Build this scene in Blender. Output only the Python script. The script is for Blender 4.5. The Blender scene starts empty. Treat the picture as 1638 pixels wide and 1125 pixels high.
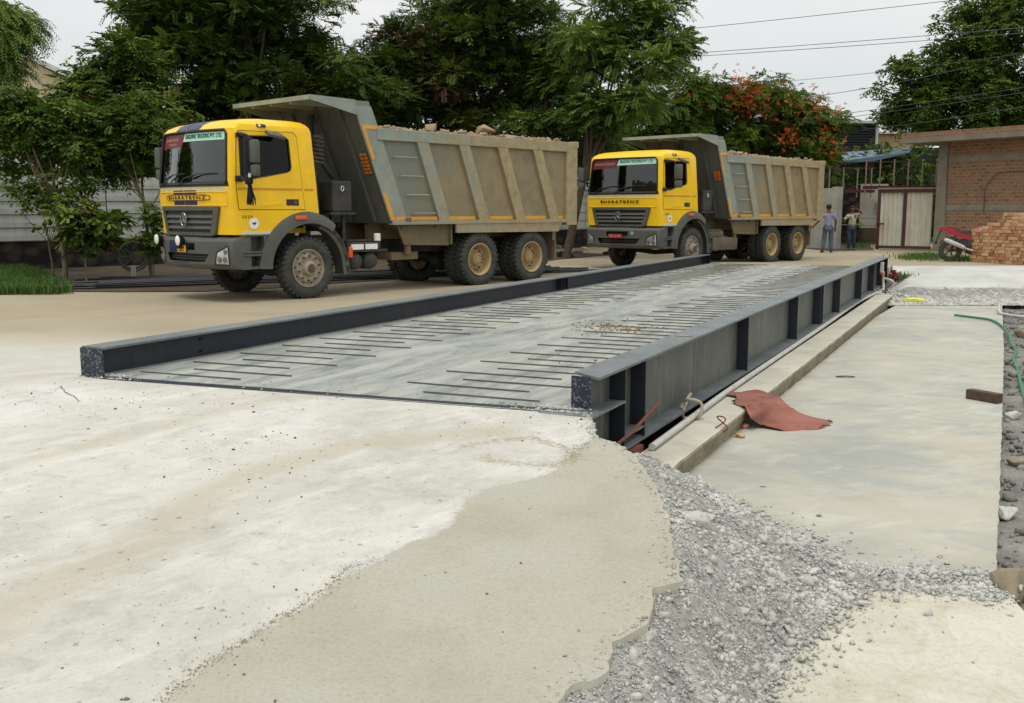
import bpy, bmesh, math, random
import numpy as np
from mathutils import Vector, Matrix, noise as mnoise
from mathutils.geometry import delaunay_2d_cdt

R = math.radians
scene = bpy.context.scene

# ---------------------------------------------------------------- camera
FPX, CX, CY, CAMH, HOR = 1600.0, 819.0, 562.5, 1.6, 335.0
PITCH = math.atan((CY - HOR) / FPX)
cam_data = bpy.data.cameras.new('camera')
cam_data.sensor_width = 36.0
cam_data.lens = 36.0 * FPX / 1638.0
cam_data.clip_start = 0.05
cam_data.clip_end = 3000.0
cam = bpy.data.objects.new('camera', cam_data)
scene.collection.objects.link(cam)
cam.location = (0, 0, CAMH)
cam.rotation_euler = (math.pi / 2 - PITCH, 0, 0)
scene.camera = cam

# ---------------------------------------------------------------- world and sun (overcast)
SUN_EL, SUN_AZ = R(70), R(200)          # high, veiled sun, from behind the camera and slightly left
world = bpy.data.worlds.new('World')
scene.world = world
world.use_nodes = True
wn, wl = world.node_tree.nodes, world.node_tree.links
wn.clear()
w_out = wn.new('ShaderNodeOutputWorld')
sky = wn.new('ShaderNodeTexSky')
sky.sky_type = 'NISHITA'
sky.sun_disc = False
sky.sun_elevation = SUN_EL
sky.sun_rotation = SUN_AZ
bg_sky = wn.new('ShaderNodeBackground')
bg_sky.inputs['Strength'].default_value = 0.06
wl.new(sky.outputs[0], bg_sky.inputs['Color'])
tc = wn.new('ShaderNodeTexCoord')
sep = wn.new('ShaderNodeSeparateXYZ')
wl.new(tc.outputs['Generated'], sep.inputs[0])
# overcast luminance rises from the horizon to the zenith
mr = wn.new('ShaderNodeMapRange')
mr.inputs['From Min'].default_value = 0.0
mr.inputs['From Max'].default_value = 1.0
mr.inputs['To Min'].default_value = 0.80
mr.inputs['To Max'].default_value = 1.50
wl.new(sep.outputs['Z'], mr.inputs['Value'])
mp = wn.new('ShaderNodeMapping')
mp.inputs['Scale'].default_value = (1.5, 1.5, 5.0)
wl.new(tc.outputs['Generated'], mp.inputs['Vector'])
nz = wn.new('ShaderNodeTexNoise')
nz.inputs['Scale'].default_value = 2.2
nz.inputs['Detail'].default_value = 5.0
nz.inputs['Roughness'].default_value = 0.5
wl.new(mp.outputs[0], nz.inputs['Vector'])
cr = wn.new('ShaderNodeValToRGB')
cr.color_ramp.elements[0].position = 0.3
cr.color_ramp.elements[0].color = (0.86, 0.905, 0.925, 1)
cr.color_ramp.elements[1].position = 0.7
cr.color_ramp.elements[1].color = (1.0, 1.0, 0.985, 1)
wl.new(nz.outputs['Fac'], cr.inputs['Fac'])
bg_cloud = wn.new('ShaderNodeBackground')
wl.new(cr.outputs['Color'], bg_cloud.inputs['Color'])
wl.new(mr.outputs[0], bg_cloud.inputs['Strength'])
mixw = wn.new('ShaderNodeMixShader')
mixw.inputs[0].default_value = 0.93
wl.new(bg_sky.outputs[0], mixw.inputs[1])
wl.new(bg_cloud.outputs[0], mixw.inputs[2])
wl.new(mixw.outputs[0], w_out.inputs['Surface'])

sun_data = bpy.data.lights.new('sun', 'SUN')
sun_data.energy = 1.2
sun_data.angle = R(16)
sun_data.color = (1.0, 0.97, 0.92)
sun = bpy.data.objects.new('sun', sun_data)
scene.collection.objects.link(sun)
sun.rotation_euler = Vector((math.sin(SUN_AZ) * math.cos(SUN_EL), math.cos(SUN_AZ) * math.cos(SUN_EL), math.sin(SUN_EL))).to_track_quat('Z', 'Y').to_euler()

scene.view_settings.view_transform = 'Standard'
scene.view_settings.look = 'None'
scene.view_settings.exposure = 0.0
scene.view_settings.gamma = 1.0

rng = random.Random(7)
nrg = np.random.default_rng(7)

# ---------------------------------------------------------------- photo pixel -> place in the world
def ray(x, y):
    a = (x - CX) / FPX
    b = -(y - CY) / FPX
    return Vector((a, math.cos(PITCH) + b * math.sin(PITCH), -math.sin(PITCH) + b * math.cos(PITCH)))
def G(x, y, z=0.0):
    r = ray(x, y)
    return Vector((0, 0, CAMH)) + r * ((z - CAMH) / r.z)
def D(x, y, Y):
    r = ray(x, y)
    return Vector((0, 0, CAMH)) + r * (Y / r.y)

# ---------------------------------------------------------------- object helpers
COL = scene.collection
class MB:
    def __init__(s):
        s.v = []; s.f = []; s.m = []
    def add(s, verts, faces, mi=0):
        b = len(s.v)
        s.v += [tuple(p) for p in verts]
        s.f += [tuple(b + i for i in f) for f in faces]
        s.m += [mi] * len(faces)
        return s
    def box(s, x0, x1, y0, y1, z0, z1, mi=0, bev=0.0, M=None):
        if bev <= 0:
            P = [(x0,y0,z0),(x1,y0,z0),(x1,y1,z0),(x0,y1,z0),(x0,y0,z1),(x1,y0,z1),(x1,y1,z1),(x0,y1,z1)]
            F = [(0,3,2,1),(4,5,6,7),(0,1,5,4),(1,2,6,5),(2,3,7,6),(3,0,4,7)]
        else:
            bm = bmesh.new()
            bmesh.ops.create_cube(bm, size=1)
            for v in bm.verts:
                v.co = Vector(((x0+x1)/2 + v.co.x*(x1-x0), (y0+y1)/2 + v.co.y*(y1-y0), (z0+z1)/2 + v.co.z*(z1-z0)))
            bmesh.ops.bevel(bm, geom=list(bm.edges), offset=bev, segments=2, affect='EDGES', profile=0.5)
            bm.verts.index_update()
            P = [tuple(v.co) for v in bm.verts]; F = [tuple(v.index for v in f.verts) for f in bm.faces]
            bm.free()
        if M is not None: P = [tuple(M @ Vector(p)) for p in P]
        return s.add(P, F, mi)
    def prism(s, poly, a, b, axis='y', mi=0, M=None):
        """poly in the plane square to axis; axis y: (x,z), axis x: (y,z), axis z: (x,y)"""
        n = len(poly)
        def mk(p, h):
            return {'y': (p[0], h, p[1]), 'x': (h, p[0], p[1]), 'z': (p[0], p[1], h)}[axis]
        P = [mk(p, a) for p in poly] + [mk(p, b) for p in poly]
        F = [tuple(range(n)), tuple(range(2*n-1, n-1, -1))] + [(i, i+n, (i+1) % n + n, (i+1) % n) for i in range(n)]
        if M is not None: P = [tuple(M @ Vector(p)) for p in P]
        return s.add(P, F, mi)
    def tube(s, pts, r, n=8, mi=0, cap=True, squash=1.0):
        pts = [Vector(p) for p in pts]
        rr = r if hasattr(r, '__len__') else [r] * len(pts)
        P = []; F = []
        up0 = None
        for i, p in enumerate(pts):
            t = (pts[min(i+1, len(pts)-1)] - pts[max(i-1, 0)]).normalized()
            if up0 is None:
                up0 = Vector((0,0,1)) if abs(t.z) < 0.9 else Vector((1,0,0))
            a = t.cross(up0)
            if a.length < 1e-4: a = t.cross(Vector((0.3,1,0.1)))
            a.normalize(); b = a.cross(t).normalized(); up0 = b
            for k in range(n):
                an = 2*math.pi*k/n
                P.append(p + a*math.cos(an)*rr[i] + b*math.sin(an)*rr[i]*squash)
        for i in range(len(pts)-1):
            for k in range(n):
                F.append((i*n+k, i*n+(k+1)%n, (i+1)*n+(k+1)%n, (i+1)*n+k))
        if cap:
            F.append(tuple(range(n-1, -1, -1))); F.append(tuple((len(pts)-1)*n + k for k in range(n)))
        return s.add(P, F, mi)
    def lathe(s, prof, n=48, M=None, mi=0, closed=False):
        """profile (axial, radius) turned about the local y axis"""
        P = []; F = []; m = len(prof)
        for k in range(n):
            an = 2*math.pi*k/n
            for (a, r) in prof: P.append((r*math.cos(an), a, r*math.sin(an)))
        for k in range(n):
            k2 = (k+1) % n
            for j in range(m-1 if not closed else m):
                j2 = (j+1) % m
                F.append((k*m+j, k*m+j2, k2*m+j2, k2*m+j))
        if not closed:
            
            if prof[0][1] < .3: F.append(tuple(k*m for k in range(n)))
            if prof[-1][1] < .3: F.append(tuple(k*m+m-1 for k in range(n-1, -1, -1)))
        if M is not None: P = [tuple(M @ Vector(p)) for p in P]
        return s.add(P, F, mi)
    def loft(s, rings, mi=0, cap=True):
        n = len(rings[0]); P = [p for r in rings for p in r]; F = []
        for i in range(len(rings)-1):
            for k in range(n):
                F.append((i*n+k, i*n+(k+1)%n, (i+1)*n+(k+1)%n, (i+1)*n+k))
        if cap:
            F.append(tuple(range(n-1,-1,-1))); F.append(tuple((len(rings)-1)*n+k for k in range(n)))
        return s.add(P, F, mi)
    def sheet(s, grid, mi=0, thick=None):
        """grid[i][j] of points -> surface, optionally given a thickness vector"""
        a = len(grid); b = len(grid[0])
        P = [Vector(p) for row in grid for p in row]
        F = [(i*b+j, i*b+j+1, (i+1)*b+j+1, (i+1)*b+j) for i in range(a-1) for j in range(b-1)]
        if thick is not None:
            t = Vector(thick); n = len(P)
            P = P + [p + t for p in P]
            F2 = [tuple(n + k for k in reversed(f)) for f in F]
            bd = [j for j in range(b)] + [i*b+b-1 for i in range(1, a)] + [(a-1)*b+j for j in range(b-2, -1, -1)] + [i*b for i in range(a-2, 0, -1)]
            F3 = [(bd[k], bd[(k+1) % len(bd)], bd[(k+1) % len(bd)]+n, bd[k]+n) for k in range(len(bd))]
            F = F + F2 + F3
        return s.add(P, F, mi)
    def build(s, name, mats, parent=None, smooth=None, fix=True):
        me = bpy.data.meshes.new(name)
        me.from_pydata([tuple(p) for p in s.v], [], s.f)
        if not isinstance(mats, (list, tuple)): mats = [mats]
        for m in mats: me.materials.append(m)
        if len(mats) > 1: me.polygons.foreach_set('material_index', s.m)
        if fix and len(s.f) < 60000:
            bm = bmesh.new(); bm.from_mesh(me)
            bmesh.ops.recalc_face_normals(bm, faces=bm.faces)
            bm.to_mesh(me); bm.free()
        if smooth:
            me.polygons.foreach_set('use_smooth', [True]*len(me.polygons))
            me.set_sharp_from_angle(angle=R(smooth))
        me.update()
        o = bpy.data.objects.new(name, me)
        COL.objects.link(o)
        if parent is not None: o.parent = parent
        return o

def np_mesh(name, V, F, mats, parent=None, mi=None, smooth=False, attrs=None):
    """V (n,3), F (m,k) numpy, one k for all faces"""
    me = bpy.data.meshes.new(name)
    V = np.ascontiguousarray(V, dtype=np.float32); F = np.ascontiguousarray(F, dtype=np.int32)
    m, k = F.shape
    me.vertices.add(len(V)); me.vertices.foreach_set('co', V.ravel())
    me.loops.add(m*k); me.loops.foreach_set('vertex_index', F.ravel())
    me.polygons.add(m)
    me.polygons.foreach_set('loop_start', np.arange(0, m*k, k, dtype=np.int32))
    if smooth: me.polygons.foreach_set('use_smooth', np.ones(m, dtype=bool))
    if not isinstance(mats, (list, tuple)): mats = [mats]
    for q in mats: me.materials.append(q)
    if mi is not None: me.polygons.foreach_set('material_index', np.ascontiguousarray(mi, dtype=np.int32))
    me.update(calc_edges=True)
    if attrs:
        for an, av in attrs.items():
            at = me.attributes.new(an, 'FLOAT', 'POINT'); at.data.foreach_set('value', np.ascontiguousarray(av, dtype=np.float32))
    o = bpy.data.objects.new(name, me); COL.objects.link(o)
    if parent is not None: o.parent = parent
    return o

def tag(o, label=None, cat=None, group=None, kind=None):
    if label: o['label'] = label
    if cat: o['category'] = cat
    if group: o['group'] = group
    if kind: o['kind'] = kind
    return o
def empty(name, loc, rz=0.0):
    o = bpy.data.objects.new(name, None); COL.objects.link(o)
    o.location = loc; o.rotation_euler = (0, 0, rz); o.empty_display_size = 0.2
    return o

# ---------------------------------------------------------------- materials
MATS = {}
def lin(c):
    """0-255 picture colour -> linear"""
    return tuple(((x/255)/12.92 if x/255 <= 0.04045 else ((x/255+0.055)/1.055)**2.4) for x in c)
class NT:
    def __init__(s, name):
        s.m = bpy.data.materials.new(name); s.m.use_nodes = True
        s.n = s.m.node_tree.nodes; s.l = s.m.node_tree.links
        s.b = s.n['Principled BSDF']; s.out = s.n['Material Output']
        s.tc = s.n.new('ShaderNodeTexCoord')
    def link(s, a, b): s.l.new(a, b)
    def noise(s, scale, detail=4, rough=0.55, vec=None, dist=0.0):
        n = s.n.new('ShaderNodeTexNoise'); n.inputs['Scale'].default_value = scale
        n.inputs['Detail'].default_value = detail; n.inputs['Roughness'].default_value = rough
        n.inputs['Distortion'].default_value = dist
        s.link(vec if vec else s.tc.outputs['Object'], n.inputs['Vector']); return n.outputs['Fac']
    def voro(s, scale, vec=None, feature='F1'):
        n = s.n.new('ShaderNodeTexVoronoi'); n.inputs['Scale'].default_value = scale; n.feature = feature
        s.link(vec if vec else s.tc.outputs['Object'], n.inputs['Vector']); return n
    def map(s, scale=(1,1,1), rot=(0,0,0), src=None):
        v = src if src else s.tc.outputs['Object']
        if any(rot):
            a = s.n.new('ShaderNodeMapping'); a.inputs['Rotation'].default_value = rot; s.link(v, a.inputs['Vector']); v = a.outputs[0]
        n = s.n.new('ShaderNodeMapping'); n.inputs['Scale'].default_value = scale
        s.link(v, n.inputs['Vector']); return n.outputs[0]
    def ramp(s, fac, stops):
        n = s.n.new('ShaderNodeValToRGB'); e = n.color_ramp.elements
        while len(e) > 1: e.remove(e[-1])
        for i, (p, c) in enumerate(stops):
            if i == 0: e[0].position = p; el = e[0]
            else: el = e.new(p)
            el.color = (c[0], c[1], c[2], 1) if hasattr(c, '__len__') else (c, c, c, 1)
        s.link(fac, n.inputs['Fac']); return n.outputs['Color']
    def mix(s, fac, a, b, typ='MIX'):
        n = s.n.new('ShaderNodeMix'); n.data_type = 'RGBA'; n.blend_type = typ
        for sock, val in ((n.inputs[0], fac), (n.inputs[6], a), (n.inputs[7], b)):
            if isinstance(val, bpy.types.NodeSocket): s.link(val, sock)
            elif hasattr(val, '__len__'): sock.default_value = (val[0], val[1], val[2], 1)
            else: sock.default_value = val
        return n.outputs[2]
    def math(s, op, a, b=0.0):
        n = s.n.new('ShaderNodeMath'); n.operation = op
        for sock, val in ((n.inputs[0], a), (n.inputs[1], b)):
            if isinstance(val, bpy.types.NodeSocket): s.link(val, sock)
            else: sock.default_value = val
        return n.outputs[0]
    def attr(s, name):
        n = s.n.new('ShaderNodeAttribute'); n.attribute_name = name; return n.outputs['Fac']
    def bump(s, h, strength=0.3, dist=0.02, prev=None):
        n = s.n.new('ShaderNodeBump'); n.inputs['Strength'].default_value = strength; n.inputs['Distance'].default_value = dist
        s.link(h, n.inputs['Height'])
        if prev is not None: s.link(prev, n.inputs['Normal'])
        return n.outputs[0]
    def fin(s, col=None, rough=None, metal=None, normal=None, spec=None):
        for nm, val in (('Base Color', col), ('Roughness', rough), ('Metallic', metal), ('Normal', normal), ('Specular IOR Level', spec)):
            if val is None: continue
            if isinstance(val, bpy.types.NodeSocket): s.link(val, s.b.inputs[nm])
            elif hasattr(val, '__len__'): s.b.inputs[nm].default_value = (val[0], val[1], val[2], 1)
            else: s.b.inputs[nm].default_value = val
        return s.m

def simple(name, c, rough=0.6, metal=0.0, var=0.15, scale=6.0, bump=0.0, dirt=None, dirt_amt=0.5, dirt_scale=2.0, spec=0.5):
    """plain paint / plastic / metal with uneven tone, optional dust and fine bump"""
    t = NT(name)
    a = tuple(x*(1-var) for x in c); b = tuple(min(1, x*(1+var)) for x in c)
    col = t.ramp(t.noise(scale, 5), [(0.3, a), (0.7, b)])
    rg = rough
    if dirt:
        f = t.ramp(t.noise(dirt_scale, 7, 0.65, dist=0.3), [(0.5-0.25*dirt_amt-0.08, 0.0), (0.85-0.3*dirt_amt, min(1.0, dirt_amt*1.2))])
        col = t.mix(f, col, dirt)
        rg = t.mix(f, (rough,)*3, (0.85,)*3)
    nrm = t.bump(t.noise(scale*12, 4), bump, 0.005) if bump else None
    return t.fin(col, rg, metal, nrm, spec)
DUST = lin((168, 150, 118))
M = MATS
M['yellow'] = simple('cab_yellow_paint', lin((248, 198, 0)), 0.3, var=0.04, dirt=lin((196,168,92)), dirt_amt=0.28, dirt_scale=3.5, spec=.35)
M['yellow_dusty'] = simple('dusty_hood_paint', lin((205, 190, 135)), 0.6, var=0.08)
M['stripe_gold'] = simple('faded_gold_stripe', lin((200, 140, 20)), 0.5, var=0.08)
M['blue'] = simple('blue_stripe_paint', lin((14, 30, 74)), 0.35, var=0.1)
M['silver'] = simple('pale_silver_stripe', lin((205, 205, 190)), 0.4, var=0.05)
M['plastic'] = simple('dark_grey_plastic', lin((74, 77, 72)), 0.55, var=0.12, dirt=lin((110,105,88)), dirt_amt=0.35)
M['black'] = simple('matt_black_plastic', (0.012, 0.012, 0.013), 0.5, var=0.3)
M['gloss_black'] = simple('black_rubber_trim', (0.01, 0.01, 0.011), 0.35, var=0.2)
M['chassis'] = simple('chassis_black_paint', (0.02, 0.021, 0.02), 0.6, var=0.3, dirt=(0.09, 0.078, 0.055), dirt_amt=0.4, dirt_scale=3)
M['chassis_dusty'] = simple('dusty_dark_steel', (0.07, 0.062, 0.045), 0.8, var=0.3, dirt=(0.2, 0.165, 0.11), dirt_amt=0.5, dirt_scale=4)
M['interior'] = simple('cab_interior_dark', (0.018, 0.018, 0.018), 0.8, var=0.2)
M['seat'] = simple('grey_seat_fabric', (0.07, 0.07, 0.068), 0.9, var=0.2)
M['tyre'] = simple('tyre_rubber', (0.028, 0.032, 0.03), 0.8, var=0.2, dirt=(0.13, 0.12, 0.09), dirt_amt=0.34, dirt_scale=5, bump=0.2)
M['rim_tan'] = simple('dusty_tan_rim', lin((176, 154, 112)), 0.7, var=0.12, dirt=lin((110, 82, 58)), dirt_amt=0.35, dirt_scale=8)
M['rim_rust'] = simple('rusty_front_rim', lin((166, 156, 138)), 0.6, metal=0.2, var=0.2, dirt=lin((92, 66, 48)), dirt_amt=0.42, dirt_scale=12)
M['hub'] = simple('hub_dark_rust', lin((78, 60, 50)), 0.7, var=0.25, dirt=lin((120, 95, 65)), dirt_amt=0.4, dirt_scale=12)
M['lamp_lens'] = simple('headlamp_lens', (0.5, 0.52, 0.52), 0.08, metal=0.6, var=0.35, scale=40)
M['lamp_cream'] = simple('fog_lamp_lens', lin((238, 236, 215)), 0.12, var=0.1)
M['orange'] = simple('orange_lens', lin((225, 92, 32)), 0.25, var=0.08)
M['red_glass'] = simple('red_reflector', lin((190, 40, 25)), 0.3, var=0.05)
M['chrome'] = simple('worn_chrome', (0.30, 0.30, 0.31), 0.35, metal=0.9, var=0.1)
M['white'] = simple('white_sticker', lin((232, 232, 225)), 0.5, var=0.04)
M['banner_green'] = simple('pale_green_banner', lin((176, 222, 200)), 0.4, var=0.04)
M['banner_text'] = simple('dark_green_lettering', lin((14, 74, 66)), 0.4, var=0.05)
M['red'] = simple('dark_red_banner', lin((112, 22, 26)), 0.35, var=0.15)
M['pink'] = simple('pale_pink_lettering', lin((205, 150, 140)), 0.4)
M['plate_yellow'] = simple('yellow_number_plate', lin((222, 160, 40)), 0.5, var=0.05)
M['plate_red'] = simple('red_number_plate', lin((150, 34, 26)), 0.5, var=0.08)
M['black_text'] = simple('black_lettering', (0.012, 0.012, 0.014), 0.45)
M['brown_text'] = simple('gold_brown_lettering', lin((92, 62, 12)), 0.4, metal=0.2)
M['tape'] = simple('amber_reflective_tape', lin((222, 158, 26)), 0.5, var=0.1, dirt=DUST, dirt_amt=0.3, dirt_scale=6)
M['tape_orange'] = simple('orange_hazard_tape', lin((205, 112, 20)), 0.5, var=0.15)
M['cloth_black'] = simple('black_yarn_tassel', (0.01, 0.009, 0.012), 0.95, var=0.4)
M['navy'] = simple('navy_girder_paint', lin((24, 30, 44)), 0.33, var=0.18, bump=0.1)

def make_body_mat():
    t = NT('tipper_body_paint')            # grey paint, clay dust thickening towards the rear and the foot
    g = t.ramp(t.noise(3, 5), [(0.3, lin((128, 134, 124))), (0.7, lin((152, 157, 146)))])
    sp = t.n.new('ShaderNodeSeparateXYZ'); t.link(t.tc.outputs['Object'], sp.inputs[0])
    x = t.math('MULTIPLY', t.math('SUBTRACT', sp.outputs['X'], 2.2), 0.17)
    n = t.math('MULTIPLY', t.math('SUBTRACT', t.noise(1.3, 8, 0.65, dist=0.5), 0.5), 1.5)
    f = t.ramp(t.math('ADD', x, n), [(0.0, 0.0), (0.5, 0.9)])
    dust = t.ramp(t.noise(5, 6, 0.7), [(0.3, lin((138, 122, 88))), (0.7, lin((178, 158, 118)))])
    col = t.mix(f, g, dust)
    sc = t.ramp(t.noise(1.0, 8, 0.75, vec=t.map((9, 9, 2.2), (0, 0.25, 0))), [(0.64, 0.0), (0.70, 0.6)])
    col = t.mix(sc, col, lin((100, 82, 56)))
    nrm = t.bump(t.noise(2.2, 3), 0.25, 0.03)
    return t.fin(col, 0.7, 0.0, nrm)
M['body'] = make_body_mat()
def panel_mat():
    t = NT('clay_scuffed_body_panel')
    g = t.ramp(t.noise(2.5, 6), [(0.3, lin((118, 112, 88))), (0.7, lin((148, 134, 102)))])
    sp = t.n.new('ShaderNodeSeparateXYZ'); t.link(t.tc.outputs['Object'], sp.inputs[0])
    gz = t.ramp(t.math('ADD', t.math('MULTIPLY', sp.outputs['X'], .12), t.math('MULTIPLY', t.noise(1.2, 5), .35)), [(.46, 0.0), (.66, 1.0)])
    col = t.mix(gz, lin((122, 126, 114)), g)
    d = t.ramp(t.noise(1.6, 9, 0.72, dist=.8), [(0.46, 0.0), (0.62, 0.85)])
    col = t.mix(t.math('MULTIPLY', d, gz), col, lin((152, 130, 95)))
    s1 = t.ramp(t.noise(1.0, 9, 0.8, vec=t.map((16, 16, 5), (0, R(35), 0))), [(0.60, 0.0), (0.66, 0.8)])
    col = t.mix(t.math('MULTIPLY', s1, gz), col, lin((96, 78, 54)))
    s2 = t.ramp(t.noise(1.0, 9, 0.8, vec=t.map((7, 7, 22), (0, R(-25), 0))), [(0.62, 0.0), (0.67, 0.7)])
    col = t.mix(s2, col, lin((180, 162, 126)))
    return t.fin(col, 0.8, 0.0, t.bump(t.noise(3, 6, .6), 0.5, 0.03))
M['panel'] = panel_mat()
M['body_shaded'] = simple('tipper_front_board_shaded', lin((92, 96, 90)), 0.6, var=0.12, dirt=lin((104, 98, 82)), dirt_amt=0.35)  # grey body paint darkened for the shade on the slanted front board
M['body_under'] = simple('tipper_underframe_paint', lin((105, 98, 76)), 0.8, var=0.2, dirt=lin((130, 108, 75)), dirt_amt=0.5)

def glass_mat(name, tint, mixf):
    t = NT(name); n = t.n
    tr = n.new('ShaderNodeBsdfTransparent'); tr.inputs[0].default_value = (*tint, 1)
    gl = n.new('ShaderNodeBsdfGlossy'); gl.inputs['Roughness'].default_value = 0.03
    lw = n.new('ShaderNodeFresnel'); lw.inputs['IOR'].default_value = 1.55
    a = t.math('MULTIPLY', lw.outputs[0], mixf)
    mx = n.new('ShaderNodeMixShader'); t.link(a, mx.inputs[0]); t.link(tr.outputs[0], mx.inputs[1]); t.link(gl.outputs[0], mx.inputs[2])
    t.link(mx.outputs[0], t.out.inputs['Surface']); return t.m
M['glass'] = glass_mat('foliage_tinted_windscreen_glass', (0.18, 0.30, 0.23), 2.2)  # green tint stands in for foliage mirrored in the pane
M['glass_side'] = glass_mat('tinted_side_glass', (0.10, 0.11, 0.11), 0.6)

def rusty_sheet(name, c, dirt, amt=0.4, rough=0.6):
    t = NT(name)
    col = t.ramp(t.noise(2, 5), [(0.3, tuple(x*0.85 for x in c)), (0.7, c)])
    st = t.ramp(t.noise(1.0, 8, 0.7, vec=t.map((7, 7, 0.6))), [(0.5, 0.0), (0.72, amt)])
    col = t.mix(st, col, dirt)
    return t.fin(col, rough, 0.0, t.bump(t.noise(30, 4), 0.1, 0.004))
M['fence_sheet'] = rusty_sheet('weathered_white_sheet', lin((176, 178, 168)), lin((112, 106, 92)), 0.55)
M['gate_sheet'] = rusty_sheet('weathered_cream_sheet', lin((196, 195, 178)), lin((160, 118, 68)), 0.7)
M['gate_frame'] = simple('dark_red_gate_paint', lin((72, 34, 30)), 0.6, var=0.2)
M['rail_paint'] = simple('pale_rusty_rail', lin((150, 138, 118)), 0.7, var=0.2, dirt=lin((90, 55, 40)), dirt_amt=0.5, dirt_scale=8)

# ---- concrete and ground
def concrete(name, c1, c2, stain, scale=0.6, speck=0.35, bump=0.25, stain_amt=0.5, fine=60):
    t = NT(name)
    col = t.ramp(t.noise(scale, 7, 0.6, dist=0.4), [(0.3, c1), (0.7, c2)])
    st = t.ramp(t.noise(scale*2.3, 8, 0.68, dist=0.8), [(0.5, 0.0), (0.74, stain_amt)])
    col = t.mix(st, col, stain)
    v = t.ramp(t.noise(fine, 5, 0.75), [(0.30, (1-speck,)*3), (0.52, (1.0,)*3), (0.75, (1.05,)*3)])
    col = t.mix(1.0, col, v, 'MULTIPLY')
    sp = t.ramp(t.noise(fine*2.6, 3, 0.6), [(0.27, (0.55,)*3), (0.34, (1,)*3)])
    col = t.mix(0.6, col, sp, 'MULTIPLY')
    b1 = t.bump(t.noise(fine, 6, 0.7), bump, 0.006)
    b2 = t.bump(t.noise(4, 5), 0.2, 0.02, b1)
    return t.fin(col, 0.88, 0.0, b2, 0.25)
def slab_mat():
    t = NT('brushed_grey_slab')
    c = t.ramp(t.noise(0.6, 7, 0.62, dist=0.5), [(0.3, lin((156, 155, 144))), (0.55, lin((178, 174, 158))), (0.75, lin((188, 185, 173)))])
    st = t.ramp(t.noise(1.0, 8, 0.7, vec=t.map((0.8, 1.5, 1), (0, 0, R(28))), dist=0.9), [(0.46, 0.0), (0.64, 0.65)])
    c = t.mix(st, c, lin((150, 153, 148)))
    w = t.ramp(t.noise(1.0, 8, 0.75, vec=t.map((1.3, 3.2, 1), (0, 0, R(-24))), dist=.5), [(0.50, 0.0), (0.70, 0.5)])
    c = t.mix(w, c, lin((206, 203, 192)))
    b = t.ramp(t.noise(0.9, 5, 0.6, dist=0.3), [(0.52, 0.0), (0.72, 0.5)])
    c = t.mix(b, c, lin((184, 170, 142)))
    c = t.mix(0.6, c, t.ramp(t.noise(14, 7, 0.75, vec=t.map((1, 2.2, 1))), [(0.30, (0.7,)*3), (0.37, (1,)*3)]), 'MULTIPLY')
    c = t.mix(0.5, c, t.ramp(t.noise(90, 4, 0.7), [(0.3, (0.8,)*3), (0.6, (1.04,)*3)]), 'MULTIPLY')
    return t.fin(c, 0.8, 0.0, t.bump(t.noise(1.0, 7, 0.7, vec=t.map((12, 60, 12))), 0.15, 0.004), 0.3)
M['slab'] = slab_mat()
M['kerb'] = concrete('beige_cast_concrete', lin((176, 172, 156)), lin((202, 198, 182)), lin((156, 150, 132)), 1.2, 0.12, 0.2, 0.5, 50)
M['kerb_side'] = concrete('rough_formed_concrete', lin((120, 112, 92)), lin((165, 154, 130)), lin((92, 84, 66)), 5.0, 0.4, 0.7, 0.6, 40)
M['mound'] = concrete('pale_screed_ramp', lin((164, 163, 156)), lin((190, 189, 181)), lin((138, 137, 129)), 0.8, 0.4, 0.9, 0.6, 16)
def mound_mat():
    t = NT('pale_screed_over_rough_face')
    a = t.ramp(t.noise(0.8, 7, 0.62, dist=.4), [(0.3, lin((172, 171, 164))), (0.7, lin((200, 199, 191)))])
    b = t.ramp(t.noise(7, 9, 0.78), [(0.3, lin((92, 91, 85))), (0.5, lin((138, 137, 130))), (0.7, lin((176, 175, 168)))])  # rough face, also coloured darker to paint in the shading of the slope
    f = t.ramp(t.math('ADD', t.attr('face'), t.math('MULTIPLY', t.math('SUBTRACT', t.noise(1.6, 7, 0.7), 0.5), 1.1)), [(0.42, 0.0), (0.62, 1.0)])
    col = t.mix(f, a, b)
    return t.fin(col, 0.9, 0.0, t.bump(t.noise(9, 8, 0.75), 0.5, 0.03), 0.2)
M['mound'] = mound_mat()
M['column'] = concrete('grey_column_concrete', lin((120, 114, 100)), lin((142, 136, 120)), lin((96, 90, 76)), 1.5, 0.2, 0.3)
M['rubble_stone'] = concrete('grey_rubble', lin((168, 167, 160)), lin((212, 211, 203)), lin((176, 170, 154)), 3.0, 0.4, 1.0, 0.5, 45)
M['rubble_bed'] = concrete('grey_rubble_bed', lin((132, 131, 125)), lin((180, 178, 171)), lin((146, 141, 126)), 5.0, 0.6, 1.0, 0.5, 30)  # darker than the stones, painting shade into the gaps between them
M['gravel'] = concrete('dark_gravel_soil', lin((104, 102, 95)), lin((150, 148, 140)), lin((96, 84, 66)), 2.0, 0.5, 0.9, 0.5, 30)
M['soil'] = concrete('brown_soil', lin((66, 57, 44)), lin((96, 84, 66)), lin((44, 38, 30)), 0.8, 0.4, 0.8, 0.6, 25)
M['pit'] = simple('pit_floor_earth', (0.05, 0.047, 0.04), 0.95, var=0.3)

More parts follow.
